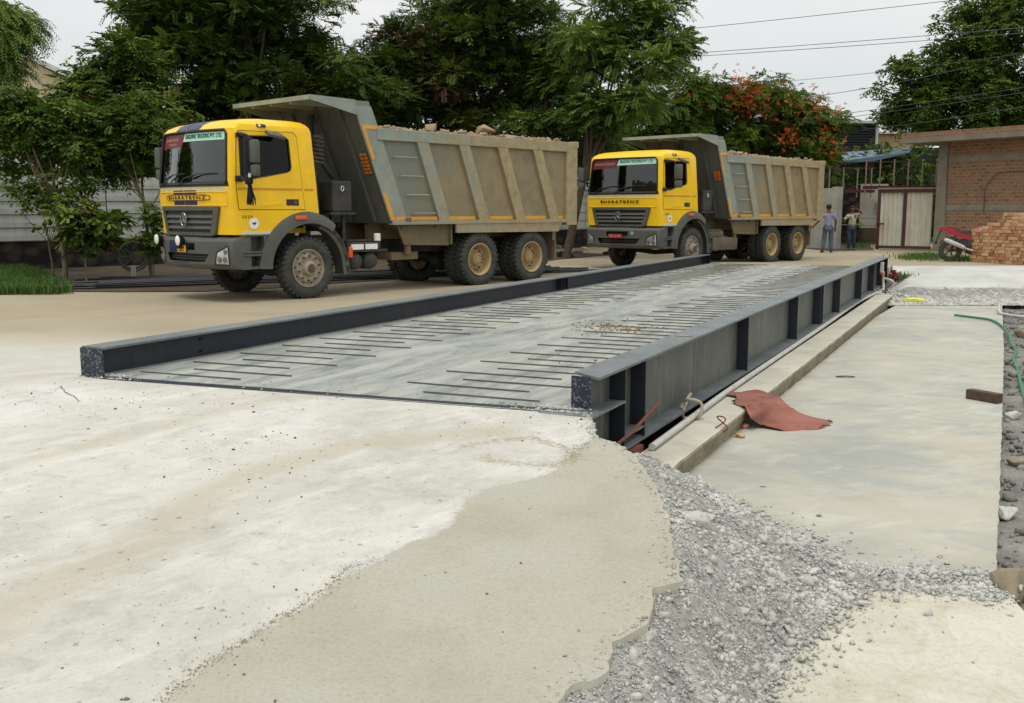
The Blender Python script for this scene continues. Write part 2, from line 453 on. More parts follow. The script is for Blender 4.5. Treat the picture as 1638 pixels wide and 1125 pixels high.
def yard_mat():
    t = NT('yard_concrete')
    P = t.tc.outputs['Object']
    # dusty pale concrete
    base = t.ramp(t.noise(0.45, 7, 0.62, dist=0.6), [(0.3, lin((172, 168, 155))), (0.55, lin((193, 190, 179))), (0.75, lin((208, 206, 198)))])
    far = t.ramp(t.noise(0.3, 7, 0.6, dist=0.5), [(0.3, lin((150, 139, 116))), (0.7, lin((172, 160, 136)))])
    base = t.mix(t.ramp(t.attr('far'), [(0.25, 0.0), (0.8, 1.0)]), base, far)
    # dry white crust, brushed texture
    cr_ = t.ramp(t.noise(1.0, 8, 0.7, vec=t.map((1.4, 4.5, 1), (0, 0, R(-52)))), [(0.5, 0.0), (0.68, 0.42)])
    crm = t.mix(1.0, cr_, t.ramp(t.attr('crust'), [(0.0, 0.0), (1.0, 1.0)]), 'MULTIPLY')
    base = t.mix(crm, base, lin((220, 218, 209)))
    mo_ = t.ramp(t.noise(5.5, 9, 0.78, dist=0.4), [(0.36, (0.86,)*3), (0.5, (1.0,)*3), (0.66, (1.05,)*3)])
    base = t.mix(t.attr('crust'), base, t.mix(1.0, base, mo_, 'MULTIPLY'))
    # dust carried along the wheel tracks
    tr = t.ramp(t.math('ADD', t.attr('track'), t.math('MULTIPLY', t.math('SUBTRACT', t.noise(2.0, 6, 0.6), 0.5), 0.5)), [(0.3, 0.0), (0.9, 0.6)])
    base = t.mix(tr, base, lin((176, 167, 147)))
    # fresh sandy screed with a crisp ragged border
    fr = t.ramp(t.noise(0.9, 6, 0.6), [(0.3, lin((158, 152, 134))), (0.5, lin((171, 166, 149))), (0.72, lin((172, 172, 163)))])
    e = t.math('ADD', t.attr('fresh'), t.math('MULTIPLY', t.math('SUBTRACT', t.noise(7, 8, 0.7), 0.5), 0.16))
    fm = t.ramp(t.math('ADD', e, t.math('MULTIPLY', t.math('SUBTRACT', t.noise(40, 6, 0.8), 0.5), 0.06)), [(0.0, 0.0), (0.03, 1.0)])
    lip = t.ramp(e, [(-0.0, 0.0), (0.0, 0.0)])
    # pitted patches
    pm = t.ramp(t.math('MULTIPLY', t.attr('pit'), t.noise(26, 6, 0.75, vec=t.map((1, 2.0, 1), (0, 0, R(-20))))), [(0.44, 0.0), (0.52, 0.8)])
    col = t.mix(fm, base, fr)
    col = t.mix(pm, col, lin((150, 138, 112)))
    v = t.ramp(t.noise(62, 6, 0.85), [(0.34, (0.74,)*3), (0.5, (1.0,)*3), (0.72, (1.08,)*3)])
    col = t.mix(t.mix(fm, (0.45,)*3, (0.9,)*3), col, v, 'MULTIPLY')
    sp = t.ramp(t.noise(120, 3, 0.6), [(0.28, (0.5,)*3), (0.33, (1,)*3)])
    col = t.mix(0.45, col, sp, 'MULTIPLY')
    # small dark chips and grit
    ch = t.ramp(t.noise(15, 7, 0.72, vec=t.map((1, 1.9, 1), (0, 0, R(-50)))), [(0.32, (0.6,)*3), (0.36, (1,)*3)])
    col = t.mix(t.mix(fm, (0.85,)*3, (0.25,)*3), col, ch, 'MULTIPLY')
    wv = t.n.new('ShaderNodeVectorMath'); wv.operation = 'MULTIPLY_ADD'
    nn_ = t.n.new('ShaderNodeTexNoise'); nn_.inputs['Scale'].default_value = 30; t.link(P, nn_.inputs['Vector'])
    t.link(nn_.outputs['Color'], wv.inputs[0]); wv.inputs[1].default_value = (.05, .05, 0); t.link(P, wv.inputs[2])
    for scl, lim, amt_ in ((9, .16, .55), (26, .17, .6)):
        vo = t.voro(scl, vec=wv.outputs[0]); sx = t.n.new('ShaderNodeSeparateColor'); t.link(vo.outputs['Color'], sx.inputs[0])
        gate_ = t.ramp(t.math('MULTIPLY', sx.outputs[0], t.ramp(t.noise(.9, 4), [(.3, .35), (.7, 1.0)])), [(.42, 0.0), (.5, 1.0)])
        spot = t.ramp(vo.outputs['Distance'], [(lim*.6, 1.0), (lim, 0.0)])
        k_ = t.mix(1.0, t.mix(1.0, spot, gate_, 'MULTIPLY'), t.mix(fm, (amt_,)*3, (amt_*.25,)*3), 'MULTIPLY')
        col = t.mix(k_, col, lin((118, 108, 88)))
    b1 = t.bump(t.noise(75, 6, 0.75), 0.28, 0.005)
    b2 = t.bump(t.noise(5, 6, 0.6), 0.25, 0.02, b1)
    b3 = t.bump(fm, 0.35, 0.008, b2)
    return t.fin(col, 0.9, 0.0, b3, 0.2)
M['yard'] = yard_mat()

def deck_mat():
    t = NT('dusty_steel_deck')
    col = t.ramp(t.noise(0.7, 7, 0.62, dist=0.4), [(0.3, lin((124, 129, 124))), (0.7, lin((152, 154, 145)))])
    sw = t.ramp(t.noise(1.0, 8, 0.7, vec=t.map((1.0, 5.5, 1), (0, 0, R(-60)))), [(0.42, 0.0), (0.60, 0.8)])
    col = t.mix(sw, col, lin((172, 172, 162)))
    ds = t.ramp(t.noise(0.5, 6, 0.6), [(0.5, 0.0), (0.75, 0.5)])
    col = t.mix(ds, col, lin((186, 180, 160)))
    dk = t.ramp(t.noise(1.0, 7, 0.7, vec=t.map((0.8, 3.2, 1), (0, 0, R(-66)))), [(0.36, 0.75), (0.5, 0.0)])
    col = t.mix(dk, col, lin((100, 106, 105)))
    col = t.mix(0.5, col, t.ramp(t.noise(60, 5, 0.75), [(0.3, (0.7,)*3), (0.55, (1,)*3)]), 'MULTIPLY')
    return t.fin(col, 0.6, 0.0, t.bump(t.noise(40, 5, 0.7), 0.15, 0.004), 0.4)
M['deck'] = deck_mat()
M['bar'] = simple('worn_brown_bar', lin((74, 70, 60)), .7, var=.25, dirt=lin((130, 126, 112)), dirt_amt=.4, dirt_scale=9)
def girder_mat(name, a, b, amt, dust):
    t = NT(name)
    col = t.ramp(t.noise(2, 6), [(0.3, a), (0.7, b)])
    st = t.ramp(t.noise(1.0, 8, 0.75, vec=t.map((14, 14, 1.6))), [(0.5, 0.0), (0.66, amt)])
    col = t.mix(st, col, dust)
    sp = t.ramp(t.noise(55, 3, 0.5, vec=t.map((1, 1, 0.45))), [(0.66, 0.0), (0.70, amt)])
    col = t.mix(sp, col, lin((150, 148, 136)))
    d = t.ramp(t.noise(0.8, 6, 0.6), [(0.4, 0.0), (0.75, min(.45, amt))])
    col = t.mix(d, col, lin((110, 108, 92)))
    return t.fin(col, 0.5, 0.0, t.bump(t.noise(40, 4), 0.1, 0.003))
M['girder_web'] = girder_mat('mud_splashed_girder_web', lin((62, 68, 68)), lin((84, 89, 84)), 0.6, lin((128, 126, 110)))
M['girder_top'] = girder_mat('worn_girder_flange', lin((84, 92, 98)), lin((116, 122, 122)), 0.35, lin((150, 150, 140)))
def end_plate():
    t = NT('mortar_spattered_navy')
    col = t.ramp(t.noise(2, 6), [(0.3, lin((22, 26, 44))), (0.7, lin((30, 36, 54)))])
    sp = t.ramp(t.noise(42, 5, 0.7), [(0.55, 0.0), (0.58, 0.8)])
    col = t.mix(sp, col, lin((132, 136, 142)))
    return t.fin(col, 0.4)
M['end_plate'] = end_plate()
M['navy_spat'] = girder_mat('navy_paint_light_dust', lin((17, 22, 38)), lin((26, 32, 47)), 0.08, lin((90, 92, 92)))
M['rust'] = simple('rusted_steel', lin((122, 66, 40)), 0.85, var=0.25, dirt=lin((70, 44, 34)), dirt_amt=0.5, dirt_scale=8, bump=0.3)
M['rebar'] = simple('dark_rebar_steel', (0.022, 0.022, 0.026), 0.5, metal=0.3, var=0.3, dirt=(0.10, 0.085, 0.07), dirt_amt=0.35, dirt_scale=1.5)
M['pvc'] = simple('white_pvc', lin((196, 195, 188)), 0.4, var=0.04, dirt=lin((150, 142, 122)), dirt_amt=0.45, dirt_scale=5)
M['hose'] = simple('green_hose', lin((36, 122, 84)), 0.4, var=0.12)
M['rope'] = simple('dirty_white_rope', lin((168, 160, 138)), 0.9, var=0.15, bump=0.4)
M['sack_yellow'] = simple('yellow_plastic_sack', lin((214, 208, 22)), 0.35, var=0.08, dirt=lin((228, 228, 200)), dirt_amt=0.35, dirt_scale=14, bump=0.3)
M['wood_dark'] = simple('weathered_dark_timber', lin((78, 62, 50)), 0.8, var=0.25, scale=14, bump=0.3)
def mat_cloth():
    t = NT('faded_red_woven_mat')
    c = t.ramp(t.noise(3, 6), [(0.3, lin((116, 68, 58))), (0.7, lin((152, 98, 84)))])
    st = t.ramp(t.noise(1.0, 8, 0.75, vec=t.map((3, 60, 1), (0, 0, R(29)))), [(0.5, 0.0), (0.7, 0.6)])
    c = t.mix(st, c, lin((184, 124, 102)))
    return t.fin(c, 0.9, 0.0, t.bump(t.noise(1.0, 4, vec=t.map((6, 120, 6), (0, 0, R(29)))), 0.3, 0.006))
M['mat_red'] = mat_cloth()
def brick_mat(name, sx=1.0):
    t = NT(name)
    cb = t.n.new('ShaderNodeCombineXYZ'); sp = t.n.new('ShaderNodeSeparateXYZ')
    t.link(t.tc.outputs['Object'], sp.inputs[0]); t.link(sp.outputs['X'], cb.inputs[0]); t.link(sp.outputs['Z'], cb.inputs[1])
    wob = t.n.new('ShaderNodeMix'); wob.data_type = 'VECTOR'
    br = t.n.new('ShaderNodeTexBrick')
    br.inputs['Scale'].default_value = 1.0
    br.inputs['Brick Width'].default_value = 0.27; br.inputs['Row Height'].default_value = 0.125
    br.inputs['Mortar Size'].default_value = 0.017; br.inputs['Mortar Smooth'].default_value = 0.3
    br.inputs['Color1'].default_value = (*lin((154, 106, 76)), 1); br.inputs['Color2'].default_value = (*lin((122, 84, 62)), 1)
    br.inputs['Mortar'].default_value = (*lin((140, 130, 110)), 1); br.inputs['Bias'].default_value = -0.1
    n = t.n.new('ShaderNodeTexNoise'); n.inputs['Scale'].default_value = 5; t.link(cb.outputs[0], n.inputs['Vector'])
    va = t.n.new('ShaderNodeVectorMath'); va.operation = 'MULTIPLY_ADD'
    t.link(n.outputs['Color'], va.inputs[0]); va.inputs[1].default_value = (0.03, 0.03, 0); t.link(cb.outputs[0], va.inputs[2])
    t.link(va.outputs[0], br.inputs['Vector'])
    col = t.mix(0.6, br.outputs['Color'], t.ramp(t.noise(9, 6, 0.7), [(0.3, (0.6,)*3), (0.65, (1.1,)*3)]), 'MULTIPLY')
    st = t.ramp(t.noise(1.1, 8, 0.75), [(0.50, 0.0), (0.62, 0.75)])
    col = t.mix(st, col, lin((126, 112, 92)))
    s2_ = t.ramp(t.noise(2.3, 8, 0.75), [(0.58, 0.0), (0.66, 0.7)])
    col = t.mix(s2_, col, lin((92, 70, 54)))
    return t.fin(col, 0.9, 0.0, t.bump(br.outputs['Fac'], -0.5, 0.02))
M['brickwall'] = brick_mat('old_brickwork')
def loose_brick():
    t = NT('loose_red_brick')
    oi = t.n.new('ShaderNodeObjectInfo')
    c = t.ramp(oi.outputs['Random'], [(0.0, lin((170, 116, 84))), (0.3, lin((196, 150, 108))), (0.6, lin((206, 168, 126))), (0.85, lin((176, 134, 100))), (1.0, lin((140, 98, 76)))])
    c = t.mix(0.7, c, t.ramp(t.noise(12, 6, 0.7), [(0.3, (0.7,)*3), (0.7, (1.1,)*3)]), 'MULTIPLY')
    return t.fin(c, 0.9, 0.0, t.bump(t.noise(30, 5), 0.4, 0.006))
M['brick'] = loose_brick()
def stone_wall():
    t = NT('dark_rubble_masonry')  # dark tone includes the shade along the foot of the fence
    v = t.voro(2.6, vec=t.map((1, 1, 1.6)))
    c = t.ramp(v.outputs['Distance'], [(0.1, lin((72, 60, 46))), (0.5, lin((48, 40, 32))), (0.62, lin((20, 17, 14)))])
    c = t.mix(0.7, c, t.ramp(t.noise(5, 7, 0.7), [(0.3, (0.45,)*3), (0.7, (1.2,)*3)]), 'MULTIPLY')
    return t.fin(c, 0.95, 0.0, t.bump(v.outputs['Distance'], -0.8, 0.06))
M['stonewall'] = stone_wall()
M['rock_tan'] = simple('tan_quarry_rock', lin((160, 142, 114)), 0.9, var=0.25, scale=5, bump=0.6, dirt=lin((126, 88, 64)), dirt_amt=0.5, dirt_scale=4)
M['rock_orange'] = simple('ochre_rock', lin((146, 132, 110)), 0.9, var=0.35, scale=9, bump=0.8, dirt=lin((104, 96, 80)), dirt_amt=.5, dirt_scale=7)
M['blue_roof'] = simple('blue_grey_roof_sheet', lin((78, 104, 122)), 0.5, var=0.12)
M['dark_shed'] = simple('dark_shed_louvre', (0.012, 0.013, 0.017), 0.6, var=0.3)
M['cream'] = simple('cream_wall_render', lin((190, 176, 148)), 0.85, var=0.12, dirt=lin((140, 125, 100)), dirt_amt=0.4, dirt_scale=1)
M['pale'] = simple('pale_roof_sheet', lin((190, 190, 186)), 0.6, var=0.08)
M['tan_board'] = simple('tan_gable_board', lin((158, 132, 92)), 0.8, var=0.15)
M['whitewall'] = simple('grimy_whitewash', lin((176, 174, 164)), 0.85, var=0.1, dirt=lin((118, 112, 98)), dirt_amt=0.5, dirt_scale=1.5)
M['bark'] = simple('grey_brown_bark', lin((82, 70, 56)), 0.95, var=0.3, scale=8, bump=0.5)
M['bark_pale'] = simple('pale_sapling_bark', lin((112, 100, 80)), 0.95, var=0.25, scale=8, bump=0.4)
M['wire'] = simple('power_line_wire', (0.045, 0.05, 0.055), 0.5)

def leaf_mat(name, stops, tr=0.3):
    t = NT(name)
    c = t.ramp(t.attr('tone'), stops)
    c = t.mix(0.5, c, t.ramp(t.noise(1.3, 4), [(0.3, (0.75,)*3), (0.7, (1.25,)*3)]), 'MULTIPLY')
    t.fin(c, 0.65, 0.0, None, 0.18)
    tl = t.n.new('ShaderNodeBsdfTranslucent'); t.link(c, tl.inputs['Color'])
    mx = t.n.new('ShaderNodeMixShader'); mx.inputs[0].default_value = tr
    t.link(t.b.outputs[0], mx.inputs[1]); t.link(tl.outputs[0], mx.inputs[2]); t.link(mx.outputs[0], t.out.inputs['Surface'])
    return t.m
gL = lambda r, g, b: (r, g, b)
M['leaf_dark'] = leaf_mat('dark_pinnate_leaf', [(0.0, gL(.026, .052, .010)), (0.45, gL(.065, .115, .016)), (0.68, gL(.13, .19, .025)), (0.83, gL(.18, .24, .035)), (0.88, gL(.15, .075, .045)), (1.0, gL(.18, .07, .05))])
M['leaf_reddish'] = leaf_mat('mixed_pod_leaf', [(0.0, gL(.028, .055, .010)), (0.45, gL(.07, .115, .016)), (0.72, gL(.13, .18, .025)), (0.78, gL(.14, .085, .05)), (1.0, gL(.19, .10, .065))])
M['leaf_mid'] = leaf_mat('mid_green_leaf', [(0.0, gL(.03, .060, .009)), (0.5, gL(.075, .13, .016)), (1.0, gL(.16, .22, .03))])
M['leaf_light'] = leaf_mat('light_feather_leaf', [(0.0, gL(.05, .10, .02)), (0.5, gL(.12, .20, .035)), (1.0, gL(.22, .31, .06))])
M['leaf_gul'] = leaf_mat('flame_tree_leaf', [(0.0, gL(.028, .065, .010)), (0.5, gL(.085, .155, .018)), (1.0, gL(.19, .26, .03))])
M['flower'] = leaf_mat('flame_tree_blossom', [(0.0, gL(.45, .05, .02)), (0.5, gL(.62, .08, .025)), (1.0, gL(.72, .17, .06))], 0.2)
M['grass'] = leaf_mat('green_grass_blade', [(0.0, gL(.04, .09, .02)), (0.5, gL(.08, .16, .03)), (1.0, gL(.15, .22, .06))])
# ================================================================= trucks
def apply_boolean(o, cutters):
    par = o.parent; o.parent = None
    for c in cutters:
        m = o.modifiers.new('cut', 'BOOLEAN'); m.operation = 'DIFFERENCE'; m.solver = 'EXACT'; m.object = c
        bpy.context.view_layer.update()
        me = bpy.data.meshes.new_from_object(o.evaluated_get(bpy.context.evaluated_depsgraph_get()))
        if len(me.polygons): 
            old = o.data; nm = old.name; o.modifiers.clear(); o.data = me; bpy.data.meshes.remove(old); me.name = nm
        else: print('BOOLEAN EMPTY', o.name); o.modifiers.clear()
        print('bool', o.name, len(me.polygons))
        bpy.data.objects.remove(c)
    o.parent = par
    return o

def text_obj(txt, h, w, M4, mat, parent, name, depth=0.004):
    cu = bpy.data.curves.new('lettering', 'FONT'); cu.body = txt; cu.size = 1.0; cu.extrude = 0.02
    cu.align_x = 'CENTER'; cu.align_y = 'CENTER'; cu.resolution_u = 3
    if len(txt) < 14: cu.space_character = 1.25
    t = bpy.data.objects.new('lettering', cu); COL.objects.link(t)
    bpy.context.view_layer.update()
    me = bpy.data.meshes.new_from_object(t.evaluated_get(bpy.context.evaluated_depsgraph_get()))
    bpy.data.objects.remove(t); bpy.data.curves.remove(cu)
    co = np.empty(len(me.vertices)*3, dtype=np.float32); me.vertices.foreach_get('co', co); co = co.reshape(-1, 3)
    mn = co.min(0); mx = co.max(0); c = (mn+mx)/2; sc = np.array([w/(mx[0]-mn[0]), h/(mx[1]-mn[1]), depth/max(1e-6, mx[2]-mn[2])])
    co = (co-c)*sc
    out = [M4 @ Vector(p) for p in co] if not callable(M4) else [M4(p) for p in co]
    me.vertices.foreach_set('co', np.array([tuple(p) for p in out], dtype=np.float32).ravel())
    me.materials.clear(); me.materials.append(mat); me.name = name
    o = bpy.data.objects.new(name, me); COL.objects.link(o); o.parent = parent
    return o

CZ = [(1.17,-1.42,.27,1.385),(1.55,-1.44,.26,1.39),(1.85,-1.46,.24,1.379),(2.0,-1.46,.235,1.374),(2.95,-1.36,.16,1.34),(3.03,-1.28,.14,1.31),(3.09,-1.15,.10,1.24),(3.13,-.97,.05,1.15),(3.155,-.72,-.05,1.0)]
def cab_at(z):
    if z <= CZ[0][0]: return CZ[0][1:]
    for a, b in zip(CZ, CZ[1:]):
        if z <= b[0]:
            k = (z-a[0])/(b[0]-a[0]); return tuple(a[i]+(b[i]-a[i])*k for i in (1,2,3))
    return CZ[-1][1:]
def bowed(q, f, w, r, cb, bow):
    inner = w - r
    if q <= inner: return f - cb - bow*(1-(q/inner)**2)
    a = min(1.0, (q-inner)/r); return f - cb*math.sqrt(max(0, 1-a*a))
def front_x(y, z):
    f, b, w = cab_at(z); return bowed(abs(y-1.4), f, w, .17, .12, .13)
def bump_x(y, z=0.8):
    f = -1.46 if z > .66 else -1.46 + (.66-z)*.6
    if z > 1.05: f += (z-1.05)*.7
    return bowed(abs(y-1.4), f, 1.39, .2, .14, .19)
def outline(f, b, w, z, ins=0.0):
    f += ins; b -= ins; w -= ins; P = []
    ys = [-1.0, -.985, -.955, -.91, -.85]
    inner = (w-.17)/w
    qs = [-w] + [-(w-.17*(1-k)) for k in (.97, .85, .6, .3)] 
    qs = [-w, -w+.005, -w+.03, -w+.07, -w+.12, -w+.17] + [(-w+.17)*(1-i/6) for i in range(1, 12)] + [w-.17, w-.12, w-.07, w-.03, w-.005, w]
    for q in qs: P.append((bowed(abs(q), f, w, .17, .12, .13), 1.4+q, z))
    for (dx, dq) in ((-.08, 0), (-.02, .02), (0, .08)): P.append((b+dx, 1.4+w-dq, z))
    for (dx, dq) in ((0, .08), (-.02, .02), (-.08, 0)): P.append((b+dx, 1.4-w+dq, z))
    return P
def patch(fx, corners, off, th, nu=14, nv=4, dome=0.0):
    """corners (y,z): bottom-left, bottom-right, top-right, top-left as seen from the truck's front"""
    g = []
    for j in range(nv+1):
        v = j/nv; row = []
        for i in range(nu+1):
            u = i/nu
            y = (corners[0][0]*(1-u)+corners[1][0]*u)*(1-v)+(corners[3][0]*(1-u)+corners[2][0]*u)*v
            z = (corners[0][1]*(1-u)+corners[1][1]*u)*(1-v)+(corners[3][1]*(1-u)+corners[2][1]*u)*v
            row.append((fx(y, z)-off-dome*math.sin(math.pi*u)*math.sin(math.pi*v), y, z))
        g.append(row)
    return g

_wheel = {}
def wheel_meshes(kind):
    """kind: front (domed), rear (dished), inner"""
    if kind in _wheel: return _wheel[kind]
    t = MB()
    prof = [(.05,.335),(.018,.37),(.002,.43),(.0,.47),(.012,.505),(.03,.53),(.06,.54),(.24,.54),(.27,.53),(.288,.505),(.30,.47),(.298,.43),(.282,.37),(.25,.335)]
    t.lathe(prof, 64, closed=True)
    n = 34
    for k in range(n):
        for side in (0, 1):
            a0 = 2*math.pi*(k+.5*side)/n; da = 2*math.pi/n*.27
            P = []
            for r, y0, y1 in ((.515, .004, .125), (.562, .022, .125)):
                for y, sk in ((y0, 0.0), (y1, .055)):
                    for s_ in (-1, 1):
                        a = a0+s_*da+sk; yy = y if side == 0 else .30-y
                        P.append((r*math.cos(a), yy, r*math.sin(a)))
            t.add(P, [(0,1,3,2),(4,6,7,5),(0,4,5,1),(2,3,7,6),(0,2,6,4),(1,5,7,3)])
    for k in range(n):     # centre blocks
        a0 = 2*math.pi*(k+.25)/n; da = 2*math.pi/n*.3; P = []
        for r in (.53, .558):
            for y, sk in ((.135, .0), (.165, .03)):
                for s_ in (-1, 1):
                    a = a0+s_*da+sk; P.append((r*math.cos(a), y, r*math.sin(a)))
        t.add(P, [(0,1,3,2),(4,6,7,5),(0,4,5,1),(2,3,7,6),(0,2,6,4),(1,5,7,3)])
    h = MB()
    if kind == 'front':
        h.lathe([(.06,.338),(.022,.345),(.018,.33),(.045,.315),(.07,.285),(.06,.265),(.02,.25),(.012,.21),(.03,.175),(.03,.14),(-.05,.125),(-.075,.09),(-.08,.0)], 40, closed=False, mi=0)
        for k in range(10):
            a = 2*math.pi*k/10; h.tube([(.225*math.cos(a), .02, .225*math.sin(a)), (.225*math.cos(a), -.022, .225*math.sin(a))], .021, 6, mi=1)
            a += math.pi/10; h.tube([(.268*math.cos(a), .07, .268*math.sin(a)), (.268*math.cos(a), .047, .268*math.sin(a))], .018, 8, mi=1)
        h.lathe([(-.072,.085),(-.095,.075),(-.1,.05),(-.1,.0)], 20, mi=1)
    else:
        h.lathe([(.06,.338),(.012,.345),(.008,.33),(.03,.312),(.06,.305),(.19,.285),(.20,.27),(.20,.17),(.18,.15),(.14,.135),(.085,.12),(.075,.10),(.075,.0)], 40, mi=0)
        for k in range(10):
            a = 2*math.pi*k/10; h.tube([(.215*math.cos(a), .21, .215*math.sin(a)), (.215*math.cos(a), .165, .215*math.sin(a))], .02, 6, mi=1)
            b = a+math.pi/10
            if k % 2: h.tube([(.25*math.cos(b), .205, .25*math.sin(b)), (.25*math.cos(b), .192, .25*math.sin(b))], .026, 8, mi=1)
        for k in range(8):
            a = 2*math.pi*k/8; h.tube([(.085*math.cos(a), .09, .085*math.sin(a)), (.085*math.cos(a), .06, .085*math.sin(a))], .012, 6, mi=1)
    to = t.build('tyre', M['tyre'], smooth=30); ho = h.build('wheel', [M['rim_rust' if kind == 'front' else 'rim_tan'], M['hub']], smooth=35)
    _wheel[kind] = (to.data, ho.data)
    bpy.data.objects.remove(to); bpy.data.objects.remove(ho)
    return _wheel[kind]
def put_wheel(root, x, y, kind, flip=False, ang=0.0, steer=0.0):
    tm, hm = wheel_meshes(kind)
    h = bpy.data.objects.new('wheel', hm); COL.objects.link(h); h.parent = root
    h.location = (x, y, .548)
    h.rotation_euler = (0, ang, (math.pi if flip else 0)+steer)
    t = bpy.data.objects.new('tyre', tm); COL.objects.link(t); t.parent = h
    return h

YS = .885
def make_truck(loc, rz, first, label, scale=1.0):
    T = empty('dump_truck', loc, rz); T.scale = (1, YS, 1)
    tag(T, label, 'truck')
    # ---- cab shell, hollow, with openings
    c = MB(); c.loft([outline(f, b, w, z) for (z, f, b, w) in CZ])
    cab = c.build('cab', [M['yellow'], M['interior']], T)
    cut = []
    k = MB(); k.loft([outline(*cab_at(z), z, .05) for z in (1.26, 1.55, 2.0, 2.93, 3.02, 3.07)], mi=0)
    cut.append(k.build('cutter', [M['yellow'], M['interior']])); cut[-1].data.polygons.foreach_set('material_index', [1]*len(cut[-1].data.polygons))
    WS = [(.13,2.06),(.17,2.03),(2.63,2.03),(2.67,2.06),(2.60,2.86),(2.52,2.93),(.28,2.93),(.20,2.86)]
    k = MB(); k.prism(WS, -2.3, -1.40, 'x'); cut.append(k.build('cutter', [M['gloss_black']]))
    WD = [(-1.345,2.075),(-1.345,2.78),(-1.30,2.83),(-.43,2.855),(-.36,2.80),(-.325,2.33),(-.35,2.27),(-.42,2.24)]
    for y0, y1 in ((-.3, .3), (2.5, 3.1)):
        k = MB(); k.prism(WD, y0, y1, 'y'); cut.append(k.build('cutter', [M['gloss_black']]))
    arch = [(-.02+1.0*math.cos(a), .54+1.0*math.sin(a)) for a in [R(q) for q in range(0, 360, 6)]]
    for y0, y1 in ((-.2, .55), (2.25, 3.0)):
        k = MB(); k.prism(arch, y0, y1, 'y'); cut.append(k.build('cutter', [M['chassis']]))
    apply_boolean(cab, cut)
    cab.data.polygons.foreach_set('use_smooth', [True]*len(cab.data.polygons)); cab.data.set_sharp_from_angle(angle=R(28))
    # ---- doors
    def side(y, z, near): w = cab_at(z)[2]; return (1.4-w+y) if near else (1.4+w-y)
    DP = [(-1.405,1.60),(-1.435,2.0),(-1.385,2.84),(-1.33,2.905),(-.27,2.93),(-.19,2.86),(-.13,2.2),(-.075,1.60)]
    for near in (True, False):
        for nm, poly, y0, y1, mt in (('door_seal', None, -.002, .01, M['gloss_black']), ('door', DP, -.008, .012, M['yellow'])):
            if nm == 'door_seal':
                cxp = sum(p[0] for p in DP)/8; czp = sum(p[1] for p in DP)/8
                poly = [(p[0]+math.copysign(.011, p[0]-cxp), p[1]+math.copysign(.011, p[1]-czp)) for p in DP]
            d = MB(); d.prism(poly, y0, y1, 'y'); o = d.build(nm, mt)
            k = MB(); k.prism(WD, -.3, .3, 'y'); apply_boolean(o, [k.build('cutter', [M['gloss_black']])])
            for v in o.data.vertices: v.co.y = side(v.co.y, v.co.z, near)
            if nm == 'door_seal': seal = o
            else: o.parent = T; seal.parent = o; door = o
        # window gasket, glass, stripe, handle, crease
        g = MB(); g.tube([(x, side(-.006, z, near), z) for x, z in WD+[WD[0]]], .011, 6); g.build('window_gasket', M['gloss_black'], door)
        g = MB(); g.prism([(-1.35,2.07),(-1.35,2.84),(-.35,2.86),(-.31,2.24)], 0.018, 0.024, 'y')
        o = g.build('window', M['glass_side'], door)
        for v in o.data.vertices: v.co.y = side(v.co.y, v.co.z, near)
        def slab_(nm, x0, x1, z0, z1, off, th, mt, par, bev=0):
            q = MB(); q.box(x0, x1, -off, -off+th, z0, z1, bev=bev); o = q.build(nm, mt, par)
            for v in o.data.vertices: v.co.y = side(v.co.y, v.co.z, near)
            return o
        slab_('door_stripe', -1.42, -.125, 1.925, 1.965, .012, .006, M['stripe_gold'], door)
        slab_('door_handle', -.46, -.20, 1.665, 1.775, .014, .01, M['black'], door, .004)
        slab_('handle_pull', -.30, -.23, 1.69, 1.75, .018, .008, M['plastic'], door, .004)
        q = MB(); q.prism([(-1.38,1.60),(-.56,1.69),(-.56,1.72),(-1.38,1.66)], -.018, -.004, 'y'); o = q.build('door_crease', M['yellow'], door)
        for v in o.data.vertices: v.co.y = side(v.co.y, v.co.z, near)
        slab_('rear_pillar_stripe', -.06, .13, 1.925, 1.965, .004, .006, M['stripe_gold'], cab)
        slab_('roof_marker_lamp', -.97, -.80, 2.99, 3.045, .03, .05, M['black'], cab, .006)
        slab_('roof_marker_lens', -.95, -.91, 3.0, 3.035, .036, .01, M['lamp_cream'], cab)
        slab_('sill_strip', -1.37, -.8, 1.175, 1.225, .006, .01, M['silver'], cab)
    slab_n = lambda nm, x0, x1, z0, z1, off, th, mt, par: None
    # ---- badge and round sticker low on the cab side
    yb = 1.4-cab_at(1.4)[2]
    q = MB(); q.tube([(-1.13, yb-.004, 1.36), (-1.13, yb-.009, 1.36)], .095, 24); st = q.build('round_sticker', M['white'], cab)
    q = MB(); q.prism([(-1.17,1.36),(-1.12,1.33),(-1.08,1.37),(-1.11,1.385),(-1.13,1.365),(-1.15,1.38)], yb-.012, yb-.009, 'y'); q.build('sticker_mark', M['blue'], st)
    for k2 in range(26):
        pass
    text_obj('2523', .045, .2, Matrix(((1,0,0,-1.26),(0,0,-1,yb-.006),(0,1,0,1.475),(0,0,0,1))), M['black_text'], cab, 'side_badge')
    text_obj('TRUCKING SOLUTIONS', .028, .36, Matrix(((1,0,0,-.98),(0,0,-1,yb-.006),(0,1,0,1.53),(0,0,0,1))), M['brown_text'], cab, 'side_badge') if False else None
    # ---- windscreen, gasket, cowl, wipers
    q = MB(); q.sheet(patch(front_x, [(2.66,2.04),(.14,2.04),(.21,2.92),(2.59,2.92)], -.02, 0, 20, 5)); ws = q.build('windscreen', M['glass'], T, smooth=60)
    def fr(y, z, off=0.0): return (front_x(y, z)-off, y, z)
    loop = []
